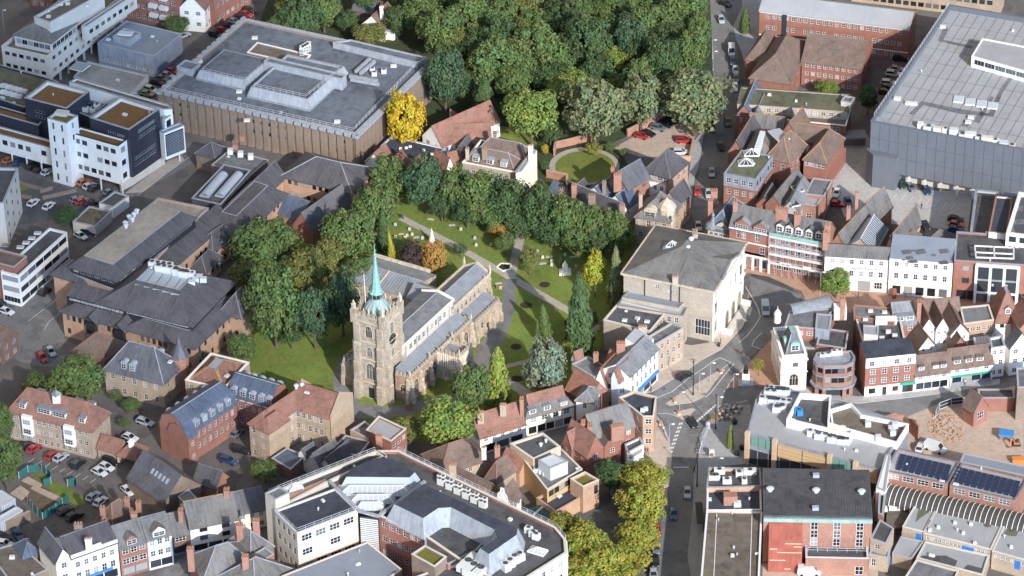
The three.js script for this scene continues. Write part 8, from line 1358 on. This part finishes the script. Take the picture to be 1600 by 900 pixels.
const PAINT={};for (const k in CARC){const m=new THREE.MeshPhysicalMaterial({roughness:.35,metalness:.1,clearcoat:.8,clearcoatRoughness:.08});m.color.setRGB(...CARC[k]);PAINT[k]=m;}
const LENS=new THREE.MeshStandardMaterial({color:0xd8dde0,roughness:.15}),TAIL=new THREE.MeshStandardMaterial({color:0x8a0f0c,roughness:.3});
function car(col,x,y,dx,dy,where,type='car'){
  const G=carGeo(type),p=px(x,y,.7),q=px(x+dx,y+dy,.7),nm={car:'hatchback',estate:'estate car',suv:'sport utility car',van:'van'}[type];
  const T=thing(type==='van'?'van':'car',`${col} ${nm} ${where}`,type==='van'?'van':'car',V(p.x,.03,p.z),'vehicles '+where);T.rotation.y=Math.atan2(-(q.z-p.z),q.x-p.x);
  const add=(g,m,n,pos)=>{const k=shade(new THREE.Mesh(g,m));k.name=n;if (pos) k.position.set(...pos);T.add(k);};
  add(G.b,PAINT[col],'body');add(G.g,glass[0],'windows');add(G.r,PAINT[col],'roof');for (const i of [-.31,.31]) for (const j of [-1,1]) add(G.w,M('black'),'wheel',[G.L*i,.32,j*(G.W/2-.08)]);
  for (const j of [-1,1]){add(G.h,LENS,'headlight',[G.L*.475,G.belt*.58,j*G.W*.32]);add(G.h,TAIL,'tail_light',[-G.L*.485,G.belt*.68,j*G.W*.32]);}
}
const CARS={
  'parked beside the buff tiled flats':[['red',53,700,30,-20],['red',82,711,26,-16],['silver',95,714,26,-16],['black',122,724,24,-20,'suv'],['black',41,696,26,-16]],
  'parked by the tiled gatehouse':[['black',174,719,26,12,'estate'],['white',166,729,24,10],['white',155,737,26,12]],
  'parked near the black slate hall':[['silver',146,775,18,-14],['white',157,783,18,-14],['white',199,766,16,14]],
  'parked in front of the villa':[['silver',227,659,26,8,'estate'],['white',203,683,24,8]],
  'parked behind the teal hoarding':[['black',102,797,22,-12,'suv'],['black',116,806,22,-12,'suv']],
  'parked beside the brick boundary wall':[['white',7,849,24,4],['blue',28,835,10,14],['black',4,838,20,6]],
  'parked in the brick courtyard':[['white',353,673,16,-16],['grey',370,676,16,-14],['black',377,703,24,6,'estate'],['blue',357,719,26,8,'estate']],
  'parked on the open west yard':[['white',52,316,18,-14],['white',76,321,18,-14],['black',143,316,20,-6],['red',128,314,20,-6],['grey',120,311,20,-6]],
  'beside the buff slate roofed complex':[['blue',139,362,26,4,'estate'],['white',126,368,12,6]],
  'on the west lane':[['black',70,455,16,-12],['white',10,486,24,8],['red',66,558,10,12],['silver',79,549,8,10],['black',-2,472,20,6]],
  'parked in front of the red flats':[['silver',286,55,20,-7,'estate'],['black',275,51,20,-7]],
  'in the row beside the brick terrace':[['black',389,15,20,6],['red',385,22,20,6],['black',377,27,20,6],['grey',366,33,20,6],['black',357,39,20,6],['red',348,47,20,6],['black',337,54,20,6,'suv']],
  'parked against the fluted brick building':[['silver',262,117,22,6],['red',269,111,22,6],['grey',253,122,22,6],['black',246,128,22,6],['white',236,140,22,7,'suv'],['olive',230,146,22,5]],
  'under the black and white block overhang':[['orange',14,249,14,-8],['blue',30,252,14,-8],['black',50,259,14,-8],['black',62,263,14,-8],['silver',74,268,14,-8],['orange',131,284,18,-8],['silver',140,290,18,-8],['black',149,293,18,-8],['grey',172,299,18,-8]],
  'driving on the tree lined road':[['silver',1127,30,4,16],['black',1133,5,10,4],['black',1126,228,3,14],['silver',1112,269,1,14],['silver',1107,302,2,14],['silver',1091,353,2,14],['red',1090,298,0,14],['black',1137,190,3,14]],
  'parked at the kerb below the brick flats':[['white',1143,80,1,16,'van'],['blue',1145,95,2,16],['silver',1149,109,2,14],['grey',1150,122,1,14],['white',1148,136,1,14]],
  'in the walled gravel car park':[['red',1002,212,22,6],['black',1013,208,22,6],['grey',1029,199,22,6,'estate'],['black',1040,194,22,6],['black',1048,189,22,6],['red',1069,219,24,1,'suv'],['white',1064,237,26,0,'estate']],
  'parked behind the red civic building':[['white',1307,301,-6,14],['blue',1325,315,4,14],['red',1308,318,20,2],['grey',1255,278,22,0]],
  'parked beside the grey store wall':[['black',1407,91,22,2,'suv'],['silver',1401,107,22,2],['white',1396,115,22,2,'suv'],['white',1389,129,22,2,'estate'],['black',1387,136,22,2],['black',1383,143,22,2],['blue',1359,80,8,8],['orange',1369,80,8,8],['silver',1391,84,8,8]],
  'in the bays below the grey store':[['green',1410,288,6,14],['grey',1423,292,10,10],['blue',1448,297,8,12]],
  'parked in the concrete yard shade':[['black',1432,346,10,12],['black',1446,352,8,14],['black',1493,342,22,3],['orange',1494,350,22,3],['blue',1493,358,22,3]],
  'driving through the square':[['black',1069,586,22,-10,'estate'],['black',1082,660,7,10],['silver',1196,483,2,14,'van']],
  'on the road beside the autumn trees':[['silver',1074,769,0,18],['teal',1052,802,1,18],['black',1024,876,1,18],['silver',1021,897,1,18],['grey',1025,856,1,18],['red',1027,828,1,18]],
  'behind the tall brick hall':[['white',1264,893,26,0,'van']],
  'at the edge of the demolition yard':[['white',1438,698,6,-14],['white',1461,700,18,6,'van']],
};
for (const w in CARS) for (const [c,x,y,dx,dy,t] of CARS[w]) car(c,x,y,dx,dy,w,t);
// ---------- street furniture ----------
function post(name,label,cat,x,y,h,build,group){const c=px(x,y,.1),T=thing(name,label,cat,c.setY(.05),group);build(T,c,h);return T;}
const pole=(T,c,h,r=.07,m='greytrim',n='pole')=>part(T,n,new Geo().lathe(c,[[r*1.6,0],[r*1.4,.6],[r,.7],[r*.7,h]],7),m);
const lampHead=(T,c,h,dx,dz)=>{part(T,'arm',new Geo().bar(c.clone().add(V(0,h,0)),c.clone().add(V(dx,h+.1,dz)),.05),'greytrim');const k=c.clone().add(V(dx,h,dz));part(T,'lamp_head',new Geo().box(k,V(1,0,0),V(0,0,1),.7,.34,.2,false),'trim');};
for (const [x,y,h,l] of [[1083,617,9.2,'tall black mast on the long traffic island'],[1118,670,9.4,'tall black mast at the edge of the grey plaza'],[1089,760,8.6,'tall black mast beside the lower road']]) post('mast',l,'mast',x,y,h,(T,c,H)=>{pole(T,c,H,.14,'black');part(T,'cap',new Geo().lathe(c.clone().add(V(0,H,0)),[[.2,0],[.2,.3],[0,.4]],7),'black');});
for (const [x,y,h,l] of [[1110,597,5.5,'street lamp on the island by the statue'],[1093,611,5,'sign lamp at the middle of the island'],[1062,640,5,'street lamp beside the small triangular island'],[1146,612,5,'street lamp on the pink brick corner'],[1281,468,8,'street lamp in front of the hotel tree'],[1122,645,4.5,'street lamp at the plaza kerb'],[1122,738,4,'lamp on the plaza beside the flat roofed store'],[1183,726,4,'lamp by the restaurant columns'],[1114,110,6,'street lamp at the wood edge on the tree lined road'],[1113,92,6,'second street lamp at the wood edge on the tree lined road'],[1046,690,5,'street lamp by the flatiron kerb'],[1270,437,5,'street lamp beside the scaffold'],[8,60,9,'lamp column beside the white office'],[1491,628,3.4,'white road sign post beside the demolition wall']]) post('street_lamp',l,'street lamp',x,y,h,(T,c,H)=>{pole(T,c,H);lampHead(T,c,H,.8,.2);});
for (const [x,y,l] of [[1127,583,'keep left bollard at the head of the island'],[1055,629,'keep left bollard at the tail of the island'],[1061,648,'keep left bollard on the triangular island'],[1032,664,'bollard on the flatiron pavement'],[1123,541,'dark waste bin in front of the hall']]) post('bollard',l,'bollard',x,y,1.1,(T,c)=>{part(T,'base',new Geo().box(c,V(1,0,0),V(0,0,1),.6,.5,.4),x===1123?'black':'unit');part(T,'top',new Geo().box(c.clone().add(V(0,.4,0)),V(1,0,0),V(0,0,1),.5,.4,.7),x===1123?'black':'orange');});
post('statue','dark bronze seated figure on a white plinth at the corner','statue',1165,598,3,(T,c)=>{part(T,'step',new Geo().box(c,V(1,0,0),V(0,0,1),3.6,3.2,.3),'greytrim');part(T,'plinth',new Geo().box(c.clone().add(V(0,.3,0)),V(1,0,0),V(0,0,1),1.7,1.5,2.6),'whitestone');const t=c.clone().add(V(0,2.9,0)),g=new Geo();g.box(t,V(1,0,0),V(0,0,1),1.1,1.1,.7);g.lathe(t.clone().add(V(0,.7,-.2)),[[.5,0],[.45,.5],[.3,.9],[.12,1],[.2,1.15],[.18,1.35],[0,1.45]],9);g.box(t.clone().add(V(0,.4,.5)),V(1,0,0),V(0,0,1),.8,.7,.4);part(T,'figure',g,'black');});
for (const [x,y,l] of [[1148,662,'dark planted tub beside the slim plaza tree'],[1159,702,'planted tub by the restaurant windows'],[1151,711,'green shrub tub near the white kiosk'],[1113,656,'flower planter beside the cycle stands']]) post('planter',l,'planter',x,y,1,(T,c)=>{part(T,'tub',new Geo().lathe(c,[[.5,0],[.65,.6],[.55,.6],[0,.5]],10),x===1113?'brick_orange':'black');const k=shade(new THREE.Mesh(CROWN.small[0],LM[x===1113?'autumn':'dark']));k.name='plant';k.scale.set(.8,.5,.8);k.position.y=.9;T.add(k);});
for (let i=0;i<8;i++) post('cycle_stand','steel hoop cycle stand in the row on the grey plaza','cycle stand',1097-i*1.4+(i % 2)*1.5,680+i*4.4,.8,(T,c)=>part(T,'hoop',new Geo().bar(c,c.clone().add(V(0,.8,0)),.04).bar(c.clone().add(V(0,.8,0)),c.clone().add(V(.9,.8,.1)),.04).bar(c.clone().add(V(.9,.8,.1)),c.clone().add(V(.9,0,.1)),.04),'steel'),'cycle stands on the plaza');
for (let i=0;i<9;i++) post('cafe_table','small cafe table with chairs on the grey plaza','cafe table',[1124,1130,1138,1146,1154,1128,1136,1150,1142][i],[650,646,642,640,639,656,652,646,655][i],.8,(T,c)=>{part(T,'table_top',new Geo().lathe(c.clone().add(V(0,.7,0)),[[.4,0],[.4,.05],[0,.05]],8),i % 2?'trim':'galv');part(T,'table_leg',new Geo().bar(c,c.clone().add(V(0,.7,0)),.05),'galv');for (const a of [.5,2.6,4.4]){const q=c.clone().add(V(Math.cos(a)*.75,0,Math.sin(a)*.75));part(T,'chair',new Geo().box(q,V(1,0,0),V(0,0,1),.42,.42,.45).box(q.clone().add(V(Math.cos(a)*.2,.45,Math.sin(a)*.2)),V(1,0,0),V(0,0,1),.42,.06,.42),'wood');}},'cafe tables on the plaza');
post('kiosk','white information kiosk on the grey plaza','kiosk',1112,713,2,(T,c)=>{part(T,'cabinet',new Geo().box(c,V(1,0,0),V(0,0,1),1.2,.7,1.9),'unit');part(T,'panel',new Geo().box(c.clone().add(V(0,.2,.38)),V(1,0,0),V(0,0,1),.8,.05,1),'wood');});
post('utility_cabinet','pale round topped cabinet beside the plaza kerb','cabinet',1106,668,1.6,(T,c)=>part(T,'drum',new Geo().lathe(c,[[.6,0],[.6,1.3],[.4,1.6],[0,1.7]],12),'skyglass_white'));
post('phone_box','red phone box on the brick pavement by the hotel','phone box',1397,465,2.4,(T,c)=>{part(T,'box',new Geo().box(c,V(1,0,0),V(0,0,1),1,1,2.3),'redmetal');part(T,'cap',new Geo().box(c.clone().add(V(0,2.3,0)),V(1,0,0),V(0,0,1),.9,.9,.2),'redmetal');});
post('bus_shelter','dark glazed bus shelter beside the lower road','bus shelter',1093,815,2.4,(T,c)=>{part(T,'roof',new Geo().box(c.clone().add(V(0,2.4,0)),V(1,0,0),V(0,0,1),1.6,8,.12,false),'darktrim');part(T,'glass_back',new Geo().box(c.clone().add(V(.7,.2,0)),V(1,0,0),V(0,0,1),.08,8,2.1),'roseglass');for (const z of [-3.8,0,3.8]) part(T,'post',new Geo().bar(c.clone().add(V(.7,0,z)),c.clone().add(V(.7,2.4,z)),.07),'darktrim');});
post('site_tarpaulin','blue tarpaulin over stacked material in the demolition yard','tarpaulin',1572,684,1.6,(T,c)=>{part(T,'stack',new Geo().box(c,V(.95,0,.2),V(-.2,0,.95),3,2,1.1),'wood');part(T,'sheet',new Geo().box(c.clone().add(V(0,1.1,0)),V(.95,0,.2),V(-.2,0,.95),3.5,2.5,.5),'tarp');});
post('skip','orange steel skip in the demolition yard corner','skip',1592,722,1.4,(T,c)=>part(T,'hull',new Geo().prism([V(c.x-1.6,0,c.z+.8),V(c.x+1.6,0,c.z+.8),V(c.x+1.6,0,c.z-.8),V(c.x-1.6,0,c.z-.8)],.05,1.2),'orange'));
post('excavator','rusty excavator with folded arm in the demolition yard','excavator',1588,695,3,(T,c)=>{for (const z of [-.8,.8]) part(T,'track',new Geo().box(c.clone().add(V(0,0,z)),V(1,0,0),V(0,0,1),3,.5,.7),'black');part(T,'body',new Geo().box(c.clone().add(V(0,.7,0)),V(1,0,0),V(0,0,1),2.2,1.8,1),'rust');part(T,'cab',new Geo().box(c.clone().add(V(.3,1.7,.4)),V(1,0,0),V(0,0,1),1.1,.9,1.1),'roseglass');const a=c.clone().add(V(-.6,1.6,0)),b=c.clone().add(V(-2.2,3.4,.8)),d=c.clone().add(V(-2.6,.8,2.8));part(T,'boom',new Geo().bar(a,b,.2),'rust');part(T,'arm',new Geo().bar(b,d,.16),'orange');part(T,'bucket',new Geo().box(d,V(1,0,0),V(0,0,1),.9,.7,.6,false),'rust');T.scale.setScalar(.62);});
{const c=px(1478,668,0),g=new Geo();seed=4242;for (let i=0;i<190;i++){const a=rr(0,6.28),r=Math.sqrt(rnd()),p=c.clone().add(V(Math.cos(a)*r*4.2,rr(0,.7)*(1-r),Math.sin(a)*r*7)),t=rr(0,3.1);g.box(p,V(Math.cos(t),rr(-.2,.2),Math.sin(t)).normalize(),V(-Math.sin(t),0,Math.cos(t)),rr(.2,.6),rr(.15,.4),rr(.08,.25),false);} solo('rubble',g,'brick_pink',c.setY(0),'heap of broken orange brick rubble beside the lone brick house','rubble',null,'stuff');}
{const T=bld('site_fence','mesh site fence around the rubble heap','fence');const q=pxs([[1462,652],[1468,640],[1486,633],[1504,631]]);T.position.copy(q[0]);delete T.userData.pending;for (let i=0;i<3;i++){for (const y of [.1,1,1.9]) part(T,'rail',new Geo().bar(q[i].clone().setY(y),q[i+1].clone().setY(y),.05),'galv');part(T,'post',new Geo().bar(q[i].clone(),q[i].clone().setY(2),.06),'galv');part(T,'mesh_panel',new Geo().quad(q[i].clone().setY(.1),q[i+1].clone().setY(.1),q[i+1].clone().setY(1.9),q[i].clone().setY(1.9)),'darktrim');}}
for (const [l,line] of [['galvanised pedestrian guard rail beside the flatiron corner',[[1024,655],[1034,664],[1044,690]]],['guard rail along the plaza kerb',[[1092,712],[1098,690],[1112,660]]]]){const q=pxs(line),T=bld('guard_rail',l,'railing',null,q[0].clone());for (let i=0;i+1<q.length;i++){for (const y of [.2,1]) part(T,'rail',new Geo().bar(q[i].clone().setY(y+.1),q[i+1].clone().setY(y+.1),.04),'galv');const n=10;for (let k=0;k <= n;k++){const c=q[i].clone().lerp(q[i+1],k/n);part(T,'baluster',new Geo().bar(c.clone().setY(.1),c.clone().setY(1.1),.03),'galv');}}}
// ---------- people ----------
function personGeo(stride){
  const R=44,mc=new MarchingCubes(R,new THREE.MeshBasicMaterial(),false,false,20000);mc.isolation=0;
  const B=[[[0,1.62,0],[0,1.68,.01],.1,.1],[[0,1.5,0],[0,1.56,0],.055,.055],[[-.1,1.38,0],[.1,1.38,0],.1,.1],[[0,1.3,0],[0,.98,0],.135,.125],[[-.06,.92,0],[.06,.92,0],.11,.11]];
  for (const s of [-1,1]){const f=s*stride;B.push([[s*.19,1.4,0],[s*.24,1.13,-f*.12],.055,.045],[[s*.24,1.13,-f*.12],[s*.23,.88,-f*.3+.06],.042,.034],[[s*.23,.88,-f*.3+.06],[s*.22,.78,-f*.34+.08],.036,.03],[[s*.09,.9,0],[s*.1,.5,f*.22],.085,.06],[[s*.1,.5,f*.22],[s*.1,.1,f*.4-.03],.058,.042],[[s*.1,.06,f*.4-.03],[s*.1,.05,f*.4+.13],.045,.04]);}
  for (let k=0;k<R;k++) for (let j=0;j<R;j++) for (let i=0;i<R;i++){const x=(i-R/2)/(R/2),y=(j-R/2)/(R/2)+.9,z=(k-R/2)/(R/2);let d=9;for (const [a,b,r0,r1] of B){const bx=b[0]-a[0],by=b[1]-a[1],bz=b[2]-a[2],t=Math.max(0,Math.min(1,((x-a[0])*bx+(y-a[1])*by+(z-a[2])*bz)/(bx*bx+by*by+bz*bz))),e=Math.hypot(x-a[0]-bx*t,y-a[1]-by*t,z-a[2]-bz*t)-(r0+(r1-r0)*t),h=Math.max(0,.04-Math.abs(d-e))/.04;d=Math.min(d,e)-h*h*.01;} mc.field[i+j*R+k*R*R]=-d;}
  mc.update();const n=mc.count,p=mc.positionArray.slice(0,n*3);for (let i=1;i<n*3;i += 3) p[i] += .9;return [p,mc.normalArray.slice(0,n*3)];
}
const PG=[personGeo(0),personGeo(.8)],PM=new THREE.MeshStandardMaterial({vertexColors:true,roughness:.85});
[[1160,552,.05,.05,.06,'dark coat crossing the square',1],[1156,550,.5,.1,.08,'red jacket crossing the square',1],[1147,586,.04,.05,.08,'navy clothes walking past the statue',1],[1020,590,.45,.12,.08,'rust top beside the white terrace shops',0],[1037,671,.6,.58,.5,'pale clothes at the flatiron guard rail',0],[1017,608,.06,.06,.07,'black clothes at the white terrace corner',0],[1461,459,.5,.3,.2,'tan top in front of the cream shopfronts',1],[1415,461,.12,.25,.5,'blue shirt by the cream shopfronts',1],[1341,462,.04,.08,.06,'dark green coat by the hotel arch',0],[1508,598,.7,.66,.6,'white shirt outside the green fascia shop',1],[1085,735,.04,.04,.05,'black coat beside the lower mast',1],[1440,322,.05,.05,.06,'dark clothes crossing the concrete yard',1],[627,338,.04,.04,.05,'black coat at the end of the churchyard path',1],[630,339,.1,.1,.14,'grey coat at the end of the churchyard path',1],[1126,534,.5,.12,.1,'red top seated area before the hall front',0],[1012,705,.06,.07,.1,'navy coat by the white shop below the flatiron',1]].forEach(([x,y,r,g,b,w,s],i)=>{
  const [p,n]=PG[s],c=new Float32Array(p.length);for (let k=0;k<p.length;k += 3){const h=p[k+1],skin=(h>1.52&&p[k+2]>.02&&h<1.7)||(h<.86&&h>.74&&Math.abs(p[k])>.17),q=skin?[.5,.3,.2]:h>1.55?[.06,.04,.03]:h>.92||Math.abs(p[k])>.19?[r,g,b]:h>.1?[.05,.055,.08]:[.02,.02,.02];c.set(q,k);}
  const G2=new THREE.BufferGeometry();G2.setAttribute('position',new THREE.BufferAttribute(p,3));G2.setAttribute('normal',new THREE.BufferAttribute(n,3));G2.setAttribute('color',new THREE.BufferAttribute(c,3));
  const k=shade(new THREE.Mesh(G2,PM));k.name=numbered('person');k.position.copy(px(x,y,.8)).setY(y>330&&x>700?.1:.04);k.rotation.y=i*1.7;scene.add(k);tag(k,'person in '+w,'person');});
// ---------- the cloud whose shade lies over the west side ----------
{const g=[],C=V(-330,0,-40).addScaledVector(V(SUN.x,0,SUN.z).normalize(),1300/Math.tan(SUN_EL)).setY(1300);seed=777;for (let i=0;i<64;i++){const s=new THREE.IcosahedronGeometry(rr(50,95),2);s.scale(1,.45,1.5);s.translate(rr(-230,212),rr(-25,25),rr(-620,620));g.push(s);}
  const m=new THREE.MeshStandardMaterial({color:0xffffff,roughness:1,transparent:true,opacity:.19});const k=shade(new THREE.Mesh(mergeGeometries(g),m));k.name='cloud';k.position.copy(C);k.userData={kind:'structure'};scene.add(k);}
renderer.render(scene,camera);
